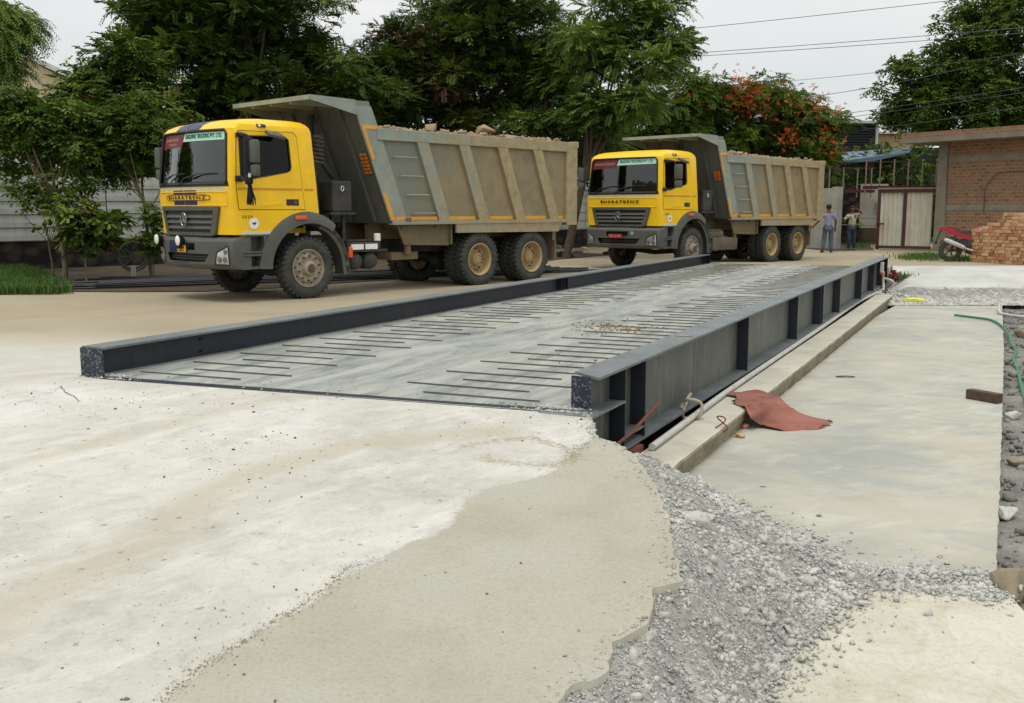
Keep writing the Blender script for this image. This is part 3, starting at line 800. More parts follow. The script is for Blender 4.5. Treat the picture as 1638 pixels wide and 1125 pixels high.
    for a, b in zip(WS, WS[1:]+WS[:1]):
        n = max(1, int(max(abs(a[0]-b[0]), abs(a[1]-b[1]))/.12))
        loop += [fr(a[0]+(b[0]-a[0])*i/n, a[1]+(b[1]-a[1])*i/n, .004) for i in range(n)]
    q = MB(); q.tube(loop+[loop[0]], .024, 6, cap=False); q.build('windscreen_gasket', M['gloss_black'], ws)
    q = MB(); q.sheet(patch(front_x, [(2.72,1.985),(.08,1.985),(.10,2.065),(2.70,2.065)], .012, 0, 20, 1), thick=(.03,0,0)); q.build('wiper_cowl', M['gloss_black'], T)
    for (y0, y1) in ((2.35, 1.45), (1.55, .55)):
        q = MB(); q.tube([fr(y0, 2.03, .04), fr((y0+y1)/2+.28, 2.13, .05), fr(y1+.35, 2.2, .045)], .011, 6)
        q.tube([fr(y1+.62, 2.13, .03), fr(y1+.35, 2.2, .045), fr(y1-.1, 2.21, .03)], .009, 6); q.build('wiper', M['black'], ws)
    q = MB()
    for dy in (.0,):
        q.sheet(patch(front_x, [(2.6,2.66),(1.62,2.69),(1.50,2.9),(2.57,2.9)], .008-.02, 0, 8, 2), thick=(.006,0,0))
    rb = q.build('red_banner', M['red'], ws)
    q = MB(); q.sheet(patch(front_x, [(1.56,2.765),(.26,2.765),(.27,2.9),(1.50,2.9)] if first else [(1.56,2.745),(.24,2.77),(.25,2.9),(1.50,2.9)], .012-.02, 0, 10, 1), thick=(.006,0,0)); gb = q.build('green_banner', M['banner_green'], ws)
    text_obj('KAGLIWAL TRUCKING PVT. LTD.', .075, 1.12, lambda p: Vector((front_x(.89-p[0], 2.84+p[1])+.02-.018-p[2], .89-p[0], 2.845+p[1])), M['banner_text'], gb, 'banner_lettering')
    if first:
        text_obj('BHARATBENZ', .05, .62, lambda p: Vector((front_x(2.05-p[0], 2.8+p[1])-p[2], 2.05-p[0], 2.81+p[1])), M['pink'], rb, 'banner_lettering')
        text_obj('TRUCKS', .045, .4, lambda p: Vector((front_x(2.05-p[0], 2.8+p[1])-p[2], 2.05-p[0], 2.73+p[1])), M['pink'], rb, 'banner_lettering')
    else:
        text_obj('BHARATBENZ', .065, .85, lambda p: Vector((front_x(2.05-p[0], 2.8+p[1])-p[2], 2.05-p[0], 2.79+p[1])), M['pink'], rb, 'banner_lettering')
    q = MB(); q.box(-1.53, -1.5, .33, .42, 2.22, 2.3); q.build('windscreen_sticker', M['banner_green'], ws)
    q = MB(); q.box(-1.50, -1.47, .33, .45, 2.66, 2.70); q.build('windscreen_sticker', M['white'], ws)
    # ---- interior
    q = MB(); q.box(-1.5, -1.05, .15, 2.65, 1.75, 2.02, bev=.04); q.box(-1.3, .1, .2, 2.6, 1.3, 1.36); q.build('dashboard', M['interior'], T)
    for y in (.42, 1.72):
        q = MB(); q.box(-.85, -.3, y, y+.6, 1.62, 1.82, bev=.05); q.box(-.34, -.14, y+.03, y+.57, 1.75, 2.5, bev=.06); q.box(-.33, -.2, y+.15, y+.45, 2.5, 2.72, bev=.05)
        q.build('seat', M['seat'], T, smooth=40)
    q = MB(); pts = [Vector((-1.0+.1*math.sin(a)*.6, 2.02+.24*math.cos(a), 2.08+.22*math.sin(a)*.8)) for a in [2*math.pi*i/20 for i in range(21)]]; q.tube(pts, .016, 6); q.tube([(-1.1,2.02,1.9),(-1.0,2.02,2.08)], .03, 6); q.build('steering_wheel', M['interior'], T)
    # ---- hood band, letters, stripes
    q = MB(); q.sheet(patch(front_x, [(2.74,1.9),(.06,1.9),(.07,1.985),(2.73,1.985)], .004, 0, 22, 1), thick=(.02,0,0)); q.build('dusty_hood_band', M['yellow_dusty'], cab)
    q = MB()
    for z in (1.665, 1.895): q.tube([fr(.12+i*.128, z, .004) for i in range(21)], .009, 6)
    q.tube([fr(.12, 1.665+i*.046, .004) for i in range(6)], .009, 6); q.tube([fr(2.68, 1.665+i*.046, .004) for i in range(6)], .009, 6)
    q.build('hood_edge', M['yellow'], cab)
    if first:
        for a, b in ((1.87, 1.445), (1.415, .99)):
            for (z0, z1, nm) in ((1.655, 1.762, 's'), (1.84, 1.925, 's')):
                q = MB(); q.sheet(patch(front_x, [(a,z0),(b,z0),(b,z1),(a,z1)], .009, 0, 6, 1), thick=(.012,0,0)); q.build('blue_stripe', M['blue'], cab)
            g = []
            for z in (2.955, 2.99, 3.03, 3.06, 3.09, 3.11, 3.13, 3.145, 3.155): g.append([(front_x(a+(b-a)*i/6, z)-.006, a+(b-a)*i/6, z+.004) for i in range(7)])
            q = MB(); q.sheet(g, thick=(.01,0,-.006)); q.build('blue_stripe', M['blue'], cab)
        q = MB(); loopz = []
        for i in range(41):
            a = 2*math.pi*i/40; cx_ = 1.4+.78*max(-1, min(1, 1.15*math.cos(a))); loopz.append(fr(cx_+.045*math.cos(a), 1.80+.046*max(-1, min(1, 1.4*math.sin(a))), .014))
        q.tube(loopz, .006, 5); q.build('letter_frame', M['hub'], cab)
        q = MB(); q.sheet(patch(front_x, [(2.22,1.758),(.58,1.758),(.58,1.842),(2.22,1.842)], .011, 0, 12, 1), thick=(.01,0,0)); q.build('letter_plate', M['yellow'], cab)
    text_obj('BHARATBENZ', .06 if first else .07, 1.42, lambda p: Vector((front_x(1.4-p[0], 1.8+p[1])-.013-p[2], 1.4-p[0], 1.80+p[1])), M['brown_text'], cab, 'hood_lettering', .016)
    # ---- grille
    q = MB()
    q.sheet(patch(front_x, [(2.28,1.15),(.52,1.15),(.52,1.205),(2.28,1.205)], .05, 0, 14, 1), thick=(.07,0,0))
    q.sheet(patch(front_x, [(2.46,1.58),(.34,1.58),(.34,1.645),(2.46,1.645)], .05, 0, 14, 1), thick=(.07,0,0))
    for s_ in (1, -1):
        q.sheet(patch(front_x, [(1.4+s_*.93,1.17),(1.4+s_*.80,1.17),(1.4+s_*.96,1.63),(1.4+s_*1.085,1.63)], .052, 0, 4, 4), thick=(.07,0,0))
    for z in (1.29, 1.385, 1.48):
        hw = .84+(z-1.2)*.27
        q.sheet([[(front_x(1.4+hw-2*hw*i/12, z)-.045, 1.4+hw-2*hw*i/12, z-.022) for i in range(13)], [(front_x(1.4+hw-2*hw*i/12, z)-.012, 1.4+hw-2*hw*i/12, z+.03) for i in range(13)]], thick=(.012,0,-.008))
    gr = q.build('grille', M['plastic'], T, smooth=30)
    q = MB(); q.sheet(patch(front_x, [(2.25,1.18),(.55,1.18),(.42,1.61),(2.38,1.61)], .006, 0, 14, 2), thick=(.02,0,0)); q.build('grille_mesh', M['black'], gr)
    q = MB(); xe = front_x(1.4, 1.4)-.075
    q.tube([(xe, 1.4+.1*math.cos(a), 1.42+.115*math.sin(a)) for a in [2*math.pi*i/24 for i in range(25)]], .013, 6, cap=False)
    q.tube([(xe, 1.4, 1.53), (xe, 1.4, 1.44)], .009, 5); q.tube([(xe, 1.4, 1.42), (xe, 1.33, 1.36)], .009, 5); q.tube([(xe, 1.4, 1.42), (xe, 1.47, 1.36)], .009, 5)
    q.tube([(xe+.0, 1.4, 1.42), (xe+.03, 1.4, 1.42)], .045, 12); q.build('emblem', M['chrome'], gr, smooth=40)
    q = MB(); q.sheet(patch(front_x, [(2.1,1.08),(.7,1.08),(.6,1.16),(2.2,1.16)], .0, 0, 10, 1), thick=(.05,0,0)); q.box(-1.5, -1.2, .3, 2.5, .95, 1.25); q.build('lower_panel', M['black'], T)
    # ---- bumper
    rings = []
    for z, ins in ((.575, .05), (.60, .0), (.66, .0), (1.05, .0), (1.10, .0), (1.125, .03)):
        P = []; N = 26
        for i in range(N+1):
            q_ = -1.39+2.78*i/N; q_ = math.copysign(1.39*(1-max(0.0, 1-abs(q_)/1.39)**1.5), q_)
            P.append((bump_x(1.4+q_, z)+ins, 1.4+q_, z))
        P += [(-1.2, 2.79-.005, z), (-1.2, .015, z)]
        rings.append(P)
    q = MB(); q.loft(rings); bp = q.build('bumper', [M['plastic'], M['black']], T)
    cc = []
    k = MB(); k.prism([(.72,.70),(2.08,.70),(2.2,.84),(.6,.84)], -2.3, -1.62, 'x'); cc.append(k.build('cutter', [M['black']]))
    k = MB(); k.prism([(1.0,.90),(1.8,.90),(1.8,1.02),(1.0,1.02)], -2.3, -1.70, 'x'); cc.append(k.build('cutter', [M['black']]))
    apply_boolean(bp, cc); bp.data.polygons.foreach_set('use_smooth', [True]*len(bp.data.polygons)); bp.data.set_sharp_from_angle(angle=R(30))
    for near in (1, 0):
        f = (lambda y: y) if near else (lambda y: 2.8-y)
        pr = [(f(.44),.665),(f(.10),.66),(f(.12),.98),(f(.40),.87)]
        q = MB(); q.sheet(patch(bump_x, pr, .004, 0, 8, 5, dome=.012), thick=(.03,0,0)); hl = q.build('headlight', M['lamp_lens'], T, smooth=50)
        q = MB(); lp = []
        for a, b in zip(pr, pr[1:]+pr[:1]): lp += [(bump_x(a[0]+(b[0]-a[0])*i/6, a[1]+(b[1]-a[1])*i/6)-.006, a[0]+(b[0]-a[0])*i/6, a[1]+(b[1]-a[1])*i/6) for i in range(6)]
        q.tube(lp+[lp[0]], .012, 5); q.build('headlight_bezel', M['black'], hl)
        for (yy, zz, rr) in ((.33,.75,.05),(.2,.75,.05),(.19,.88,.04)):
            q = MB(); x = bump_x(f(yy), zz)-.014; q.tube([(x, f(yy), zz), (x-.012, f(yy), zz)], rr, 14); q.build('headlight_reflector', M['chrome'], hl)
    q = MB()
    for z in (.74, .78): q.sheet(patch(bump_x, [(2.1,z),(.7,z),(.7,z+.012),(2.1,z+.012)], -.06, 0, 10, 1), thick=(.01,0,0))
    q.build('bumper_slats', M['plastic'], bp)
    if first:
        for y in (2.62, 1.36):
            x = bump_x(y, 1.02)-.10
            q = MB(); Mx = Matrix.Translation((x, y, 1.06)) @ Matrix.Rotation(R(-90), 4, 'Z')
            q.lathe([(.10,.05),(.06,.085),(.0,.105),(-.015,.105),(-.02,.095)], 24, Mx); fl = q.build('fog_lamp', M['black'], T, smooth=40)
            q = MB(); q.lathe([(-.012,.094),(-.03,.08),(-.04,.045),(-.042,.0)], 24, Mx); q.build('fog_lamp_glass', M['lamp_cream'], fl, smooth=60)
            q = MB(); q.box(x-.02, x+.14, y-.02, y+.02, .92, .99); q.build('fog_lamp_bracket', M['black'], fl)
        q = MB(); q.sheet(patch(bump_x, [(1.87,.60),(1.2,.60),(1.2,.69),(1.87,.69)], .006, 0, 6, 1), thick=(.02,0,0)); q.sheet(patch(bump_x, [(1.9,.845),(1.83,.845),(1.83,1.1),(1.9,1.1)], .006, 0, 2, 2), thick=(.02,0,0))
        q.sheet(patch(bump_x, [(2.05,.845),(1.5,.845),(1.5,.93),(2.05,.93)], .006, 0, 6, 1), thick=(.02,0,0)); q.sheet(patch(bump_x, [(2.05,.93),(1.66,.93),(1.66,1.06),(2.05,1.06)], .006, 0, 6, 1), thick=(.02,0,0)); q.build('blue_stripe', M['blue'], bp)
        q = MB(); q.box(-1.83, -1.815, 1.24, 1.54, .86, .98); pl = q.build('number_plate', M['plate_yellow'], T)
        text_obj('MH20 DE', .035, .24, Matrix(((0,0,-1,-1.832),(-1,0,0,1.39),(0,1,0,.945),(0,0,0,1))), M['black_text'], pl, 'plate_lettering')
        text_obj('5647', .042, .2, Matrix(((0,0,-1,-1.832),(-1,0,0,1.39),(0,1,0,.893),(0,0,0,1))), M['black_text'], pl, 'plate_lettering')
    else:
        q = MB(); q.box(-1.85, -1.835, 1.15, 1.65, .845, .955); pl = q.build('number_plate', M['plate_red'], T)
        text_obj('MH20 EG 8080', .06, .44, Matrix(((0,0,-1,-1.852),(-1,0,0,1.40),(0,1,0,.90),(0,0,0,1))), M['pink'], pl, 'plate_lettering')
        x = bump_x(.85)-.003
        q = MB(); q.tube([(x, .85, .98), (x-.012, .85, .98)], .05, 16); q.build('blue_round_sticker', simple('light_blue_sticker', lin((110,180,200)), 0.4), bp)
    # ---- step box and fender
    for near in (1, 0):
        f = (lambda y: y) if near else (lambda y: 2.8-y)
        yy0, yy1 = sorted((f(.015), f(.5)))
        q = MB(); q.prism([(-1.405,.58),(-.76,.58),(-.80,.75),(-.85,.95),(-.84,1.17),(-1.39,1.17)], yy0, yy1, 'y'); sb = q.build('step_box', M['plastic'], T)
        cc = []
        a0, a1 = sorted((f(-.1), f(.22)))
        k = MB(); k.prism([(-1.30,.625),(-.86,.625),(-.90,.80),(-1.32,.80)], a0, a1, 'y'); cc.append(k.build('cutter', [M['plastic']]))
        k = MB(); k.prism([(-1.30,.88),(-.93,.88),(-.94,1.14),(-1.30,1.14)], a0, a1, 'y'); cc.append(k.build('cutter', [M['plastic']]))
        apply_boolean(sb, cc)
        q = MB()
        for z in (.80, .855): q.box(-1.36, -.9, *sorted((f(-.01), f(.05))), z, z+.03, bev=.008)
        q.build('step_tread', M['plastic'], sb)
        # wheel arch ring
        O = []; I = []
        for i in range(27):
            a = R(178-i*6.3)
            ro = 1.02-.03*max(0, (i-14)/6); ri = .80+.03*max(0, (i-10)/10)
            O.append((-.02+ro*math.cos(a), .54+ro*math.sin(a))); I.append((-.02+ri*math.cos(a), .54+ri*math.sin(a)))
        q = MB(); rings = []
        for o_, i_ in zip(O, I):
            m_ = ((o_[0]+i_[0])/2, (o_[1]+i_[1])/2)
            rings.append([(o_[0], f(.0), o_[1]), (m_[0], f(-.05), m_[1]), (i_[0], f(-.055), i_[1]), (i_[0], f(.0), i_[1]), (i_[0]*.998, f(.5), i_[1]*.998), (o_[0], f(.5), o_[1])])
        q.loft(rings[:21]); fe = q.build('front_fender', M['plastic'], T, smooth=35)
        q = MB(); x, z = -.02+.93*math.cos(R(101)), .54+.93*math.sin(R(101)); q.box(x-.12, x+.12, *sorted((f(-.075), f(-.03))), z-.035, z+.035, bev=.012); q.build('side_marker', M['orange'], fe)
        # rear mudguard band behind the tyre
        q = MB(); rings = []
        for i in range(14):
            if i < 9: a = R(74-i*8.5); px, pz = .04+.80*math.cos(a), .56+.80*math.sin(a)
            else: px, pz = .84+.006*(i-8), .60-.04*(i-8)
            a2 = max(0, R(74-i*8.5)); dx, dz = .03*math.cos(a2), .03*math.sin(a2)
            rings.append([(px-dx, f(.02), pz-dz), (px+dx, f(.0), pz+dz), (px+dx, f(.42), pz+dz), (px-dx, f(.42), pz-dz)])
        for i in range(14):
            if i >= 0:
                pass
        q.loft(rings)
        rg = []
        for i, r_ in enumerate(rings):
            c0 = Vector(r_[0]); c1 = Vector(r_[1]); d_ = (c1-c0).normalized()
            w_ = .05 if i < 3 else .06
            rg.append([tuple(c0-d_*w_), tuple(c1+d_*.01), tuple(Vector(c1+d_*.01)+Vector((0, f(.03)-f(0), 0))), tuple(Vector(c0-d_*w_)+Vector((0, f(.03)-f(0), 0)))])
        q.loft(rg); q.build('front_mudguard', M['plastic'], fe, smooth=35)
    # ---- mirrors
    for near in (1, 0):
        f = (lambda y: y) if near else (lambda y: 2.8-y)
        q = MB(); q.box(-1.46, -1.32, *sorted((f(-.03), f(.03))), 2.06, 2.16, bev=.015)
        q.tube([(-1.40, f(-.02), 2.11), (-1.36, f(-.2), 2.10), (-1.34, f(-.3), 2.14), (-1.34, f(-.34), 2.4), (-1.34, f(-.34), 2.72), (-1.36, f(-.28), 2.82), (-1.40, f(-.1), 2.86), (-1.36, f(.04), 2.85)], .017, 8)
        q.box(-1.42, -1.24, *sorted((f(-.02), f(.04))), 2.80, 2.875, bev=.015)
        mr_ = q.build('mirror_arm', M['black'], T, smooth=40)
        q = MB(); q.box(-1.37, -1.25, *sorted((f(-.52), f(-.28))), 2.36, 2.74, bev=.035); q.box(-1.36, -1.25, *sorted((f(-.51), f(-.29))), 2.15, 2.34, bev=.03)
        q.build('mirror', M['plastic'], mr_, smooth=40)
        q = MB(); Mx = Matrix.Translation((-.72, f(-.12), 2.86)) @ Matrix.Rotation(R(24)*(1 if near else -1), 4, 'X') @ Matrix.Rotation(R(8), 4, 'Y')
        q.box(-.17, .17, -.10, .10, -.03, .03, bev=.02, M=Mx); q.tube([(-.72, f(.03), 2.92), (-.72, f(-.1), 2.9)], .02, 6); q.build('kerb_mirror', M['plastic'], mr_, smooth=40)
    if first:
        q = MB(); q.box(-1.42, -1.27, -.34, -.19, 2.12, 2.8, bev=.06); q.box(-1.42, -1.3, -.36, -.2, 2.0, 2.2, bev=.05); cl = q.build('black_mirror_wrap', M['cloth_black'], T, smooth=50)
        q = MB(); r2 = random.Random(3)
        for i in range(60):
            a = r2.uniform(0, 6.28); rr = r2.uniform(0, .05); e_ = r2.uniform(.5, 1.0)
            q.tube([(-1.34+.02*math.cos(a), -.27+.02*math.sin(a), 2.02), (-1.34+rr*math.cos(a), -.27+rr*math.sin(a), 1.88), (-1.33+1.9*rr*math.cos(a), -.27+1.9*rr*math.sin(a), 1.86-.2*e_)], [.012,.014,.006], 4)
        q.build('black_tassel', M['cloth_black'], cl)
        q = MB(); q.prism([(-1.42,2.15),(-1.40,2.20),(-1.39,2.17),(-1.365,2.19),(-1.37,2.135),(-1.40,2.12)], -.372, -.36, 'y'); q.build('white_emblem', M['white'], cl)
    # ---- chassis
    q = MB()
    for y in (.95, 1.77): q.box(-1.25, 7.2, y, y+.08, .72, .98)
    for x in (-.9, .7, 1.9, 3.3, 5.2, 7.0): q.box(x, x+.1, 1.0, 1.8, .74, .94)
    q.box(-1.0, .3, .98, 1.82, .55, 1.25); q.box(.3, 1.5, 1.15, 1.65, .5, .95, bev=.08)
    ch = q.build('chassis', M['chassis'], T)
    q = MB(); q.tube([(-.02,.3,.5),(-.02,1.4,.42),(-.02,2.5,.5)], .07, 8); 
    for x in (4.37, 6.02):
        q.tube([(x,.35,.548),(x,2.45,.548)], .1, 10); Mx = Matrix.Translation((x, 1.2, .56)); q.lathe([(0,.1),(.04,.26),(.2,.3),(.36,.26),(.4,.1)], 20, Mx)
    q.tube([(1.5,1.4,.72),(4.2,1.4,.6)], .06, 8); q.build('axle', M['chassis'], T, smooth=40)
    for y in (.78, 2.0):
        q = MB(); Mx = Matrix.Identity(4); q.prism([(4.3,.72),(6.1,.72),(5.4,.92),(5.0,.92)], y, y+.1, 'y'); q.prism([(-.8,.62),(.75,.62),(.3,.7),(-.3,.7)], y, y+.09, 'y'); q.build('leaf_spring', M['chassis'], ch)
    # battery tray / air tanks or fuel tank
    q = MB(); q.box(.92, 1.9, .12, .72, .80, .84); q.box(.95, 1.75, .14, .70, .84, .98, bev=.02); q.box(1.0, 1.85, .25, .6, .98, 1.03, bev=.02)
    bt = q.build('battery_cover', M['chassis_dusty' if not first else 'chassis'], T)
    if first:
        for x in (1.02, 1.36):
            q = MB(); q.box(x, x+.28, .10, .14, .845, .945); q.build('battery_label', M['white'], bt)
        q = MB(); Mx = Matrix.Translation((1.72, .22, 1.0)) @ Matrix.Rotation(R(90), 4, 'X'); q.lathe([(0,.07),(.13,.07),(.14,.05)], 16, Mx); q.build('filter_canister', M['white'], bt, smooth=40)
        for x in (1.16, 1.52):
            Mx = Matrix.Translation((x, .13, .62)); q = MB(); q.lathe([(0,.05),(.012,.11),(.04,.15),(.09,.165),(.55,.165),(.6,.1)], 24, Mx); q.build('air_tank', M['chassis'], T, smooth=40)
        q = MB(); q.box(.93, 1.02, .06, .12, .70, .90, bev=.02); q.build('side_marker', M['orange'], T)
    else:
        q = MB(); q.box(1.15, 2.45, .08, .62, .45, .80, bev=.05); q.build('fuel_tank', M['chassis_dusty'], T, smooth=30)
    q = MB(); q.tube([(2.55,.3,1.0),(2.55,.3,.8),(2.55,.3,.72)], .07, 12); q.box(2.2, 2.9, .4, .9, .6, .75); q.build('filter_canister', M['body_under'], T, smooth=40)
    # air cleaner with pipe behind the cab
    q = MB(); q.box(.62, 1.06, .12, .62, 1.55, 2.12, bev=.03); q.box(.55, 1.12, .1, .7, 1.50, 1.55); q.box(.7, .76, .3, .36, 1.0, 1.5); q.box(.95, 1.01, .3, .36, 1.0, 1.5)
    ac = q.build('air_cleaner', M['chassis'], T)
    q = MB(); pts = [(.84+.03*math.cos(a), .112, 1.98+.045*math.sin(a)) for a in [2*math.pi*i/16 for i in range(17)]]; q.tube(pts, .007, 5); q.build('oval_mark', M['white'], ac)
    q = MB(); q.box(.30, .40, .3, 2.5, 1.2, 2.3); q.build('engine_wall', M['black'], T)
    q = MB(); q.tube([(.46,.5,2.9),(.62,.5,2.5),(.95,.6,2.2)], [.045,.05,.055], 10); q.build('intake_pipe', M['chassis'], ac, smooth=40)
    q = MB(); pts = [(.52+.10*math.cos(a), .42+.10*math.sin(a), 2.96-.012*a/1.0) for a in [i*.5 for i in range(0, 90)]]; q.tube(pts, .013, 5); q.build('coiled_air_hose', M['chassis_dusty'], T)
    q = MB(); q.tube([(.75,1.4,.9),(.9,1.4,2.2),(1.0,1.4,3.4)], [.12,.10,.07], 14); q.build('tipping_cylinder', M['chassis'], T, smooth=40)
    # ---- tipper body
    q = MB()
    SP = [(1.95,1.33),(1.06,3.59),(1.46,3.60),(1.66,3.12),(7.50,3.08),(7.50,1.33)]
    for y0, y1 in ((.06, .12), (2.68, 2.74)): q.prism(SP, y0, y1, 'y')
    q.box(1.95, 7.5, .12, 2.68, 1.33, 1.40)
    body = q.build('tipper_body', M['panel'], T)
    for near in (1, 0):
        f = (lambda y: y) if near else (lambda y: 2.8-y)
        def P2(a, b): return sorted((f(a), f(b)))
        q = MB(); q.box(1.62, 7.5, *P2(-.02, .14), 2.90, 3.12, bev=.012); q.build('top_rail', M['body'], body)
        q = MB(); q.box(1.955, 7.5, *P2(-.02, .14), 1.30, 1.375, bev=.008); q.build('bottom_rail', M['body'], body)
        # wide flat front section beside the slanting edge
        q = MB(); q.prism([(1.925,1.375),(1.085,3.50),(1.49,3.50),(1.665,3.10),(1.70,2.90),(1.75,2.90),(2.35,1.375)], *P2(.02, .06), 'y'); q.build('front_side_plate', M['body'], body)
        for x in (2.60, 3.745, 4.89, 6.01):
            q = MB(); q.prism([(x,2.90),(x+.30,2.90),(x+.30+.58,1.375),(x+.58,1.375)], *P2(-.015, .06), 'y'); q.build('side_rib', M['body'], body)
        q = MB(); q.box(7.16, 7.53, *P2(-.025, .15), 1.24, 3.06, bev=.01); q.build('rear_post', M['body'], body)
        q = MB(); q.box(7.40, 7.56, *P2(-.04, .2), 3.0, 3.14, bev=.015); q.tube([(7.48,f(-.05),3.07),(7.48,f(-.03),3.07)], .03, 8); q.build('tailgate_hinge', M['body'], body)
        for i in range(4):
            x0 = 2.0+.16*i; z = 2.60-.36*i
            q = MB(); q.tube([(x0+.02,f(.05),z-.01),(x0+.03,f(-.02),z),(x0+.58,f(-.02),z),(x0+.6,f(.0),z)], .014, 6); q.build('ladder_rung', M['body'], body)
        # amber tape
        q = MB()
        q.box(1.98, 2.0, *P2(.016, .02), 1.38, 1.44) if False else None
        q = MB(); q.prism([(2.06,1.385),(3.15,1.385),(3.12,1.455),(2.03,1.455)], *P2(.012, .02), 'y'); q.build('amber_tape', M['tape'], body)
        q = MB(); q.prism([(1.93,1.385),(2.03,1.385),(1.80,1.93),(1.745,1.85)], *P2(.010, .02), 'y'); q.build('amber_tape', M['tape'], body)
        q = MB(); q.prism([(1.30,3.16),(1.25,3.09),(1.60,3.09),(1.635,3.16)], *P2(.010, .02), 'y')
        q.prism([(1.245,3.15),(1.33,3.09),(1.55,2.56),(1.49,2.52)], *P2(.008, .02), 'y')
        q.build('amber_tape', M['tape'], body)
        for a, b in ((3.5,4.25),(4.7,5.4),(5.8,6.5),(6.9,7.1)):
            q = MB(); q.box(a, b, *P2(.05, .07), 1.385, 1.455); q.build('amber_tape', M['tape'], body)
        q = MB(); q.box(2.28, 2.42, *P2(-.03, .0), 1.36, 1.44, bev=.01); q.build('rope_hook', M['chassis_dusty'], body)
        q = MB(); q.prism([(3.66,1.30),(6.95,1.30),(6.90,1.10),(3.66,1.12)], *P2(-.0, .05), 'y'); q.build('side_skirt', M['body'], T)
        q = MB(); q.prism([(2.2,1.30),(3.64,1.30),(3.64,.90),(3.6,.86),(2.4,.90)], *P2(.20, .24), 'y'); q.box(3.60, 3.64, *P2(.12, .7), .88, 1.30); q.build('front_guard_plate', M['body_under'], T)
        q = MB(); q.box(6.80, 6.84, *P2(.03, .66), .45, 1.30); q.box(6.72, 6.84, *P2(.03, .06), .9, 1.3); q.build('rear_mudflap', M['body_under'], T)
    # front board, canopy
    q = MB(); n_ = Vector((2.24, 0, .89)).normalized()
    A = [(1.95,1.33),(1.06,3.59),(1.12,3.59),(2.01,1.33)]
    q.prism(A, .03, 2.77, 'y')
    for y in (.5, 1.36, 2.2): q.prism([(1.93,1.36),(1.10,3.46),(1.04,3.46),(1.87,1.36)], y, y+.08, 'y')
    fb = q.build('front_board', M['body_shaded'], body)
    q = MB(); q.prism([(.09,3.60),(1.12,3.59),(1.12,3.56),(.09,3.56)], .0, 2.8, 'y')
    q.box(.07, .10, .0, 2.8, 3.53, 3.61)
    for y0, y1 in ((-.012, .0), (2.8, 2.812)): q.prism([(.07,3.615),(1.09,3.60),(1.17,3.32),(.10,3.53)], y0, y1, 'y')
    for y in (.7, 1.4, 2.1): q.box(.12, 1.08, y, y+.05, 3.49, 3.56)
    q.build('canopy', M['body'], body)
    # orange hazard tape on the front board near its outer edge
    q = MB()
    for r_ in range(6 if first else 4):
        for c_ in range(2):
            zc = 2.62-.065*r_; xx = 1.06+(3.59-zc)*.89/2.26
            q.box(xx-.03, xx-.015, .12+.12*c_, .22+.12*c_, zc-.025, zc+.025)
    q.build('hazard_tape', M['tape_orange'], fb)
    q = MB(); q.box(7.5, 7.56, .1, 2.7, 1.35, 3.05, bev=.01)
    for y in (.6, 1.4, 2.2): q.box(7.56, 7.62, y-.08, y+.08, 1.35, 3.0)
    q.build('tailgate', M['body'], body)
    q = MB()
    for y in (.9, 1.75): q.box(2.0, 7.3, y, y+.14, 1.0, 1.33)
    for i in range(6): q.box(2.3+.9*i, 2.4+.9*i, .15, 2.65, 1.22, 1.32)
    q.build('body_underframe', M['body_under'], body)
    # ---- wheels
    put_wheel(T, -.02, .0, 'front', ang=.4, steer=R(0)); put_wheel(T, -.02, 2.8, 'front', True)
    for x in (4.37, 6.02):
        put_wheel(T, x, .02, 'rear', ang=rng.uniform(0, 3)); put_wheel(T, x, .36, 'rear', ang=rng.uniform(0, 3))
        put_wheel(T, x, 2.78, 'rear', True); put_wheel(T, x, 2.44, 'rear', True)
    return T

HD = R(46.9)
truck_a = make_truck((-3.642, 18.088, 0), HD, True, 'yellow loaded tipper truck with blue stripes and two fog lamps on its front')
truck_b = make_truck((4.9, 27.2, 0), HD, False, 'yellow loaded tipper truck without stripes, behind the far end of the steel deck')

def icorock(seed, sub=1, rough=.35, flat=.8):
    bm = bmesh.new(); bmesh.ops.create_icosphere(bm, subdivisions=sub, radius=1.0)
    o = Vector((seed*3.1, seed*1.7, seed*.9))
    for v in bm.verts:
        c_ = v.co.copy(); d = mnoise.noise(c_*1.1+o)*rough*1.6 + mnoise.noise(c_*2.6+o)*rough*.9 + ((mnoise.noise(c_*6+o)*rough*.45+mnoise.noise(c_*15+o)*rough*.2) if sub > 1 else 0)
        m_ = max(abs(c_.x), abs(c_.y), abs(c_.z)); v.co = c_*(1+d)*(.62+.38/m_*.72)
        v.co.z *= flat
    bm.verts.index_update()
    V = np.array([tuple(v.co) for v in bm.verts]); F = np.array([[w.index for w in f.verts] for f in bm.faces]); bm.free()
    return V, F
ROCKS = [icorock(i, 1, .45) for i in range(10)]
ROCKS0 = [icorock(i+70, 0, .5) for i in range(10)] if False else [icorock(i+70, 1, .5) for i in range(3)]
ROCKS2 = [icorock(i+20, 2, .4) for i in range(8)]
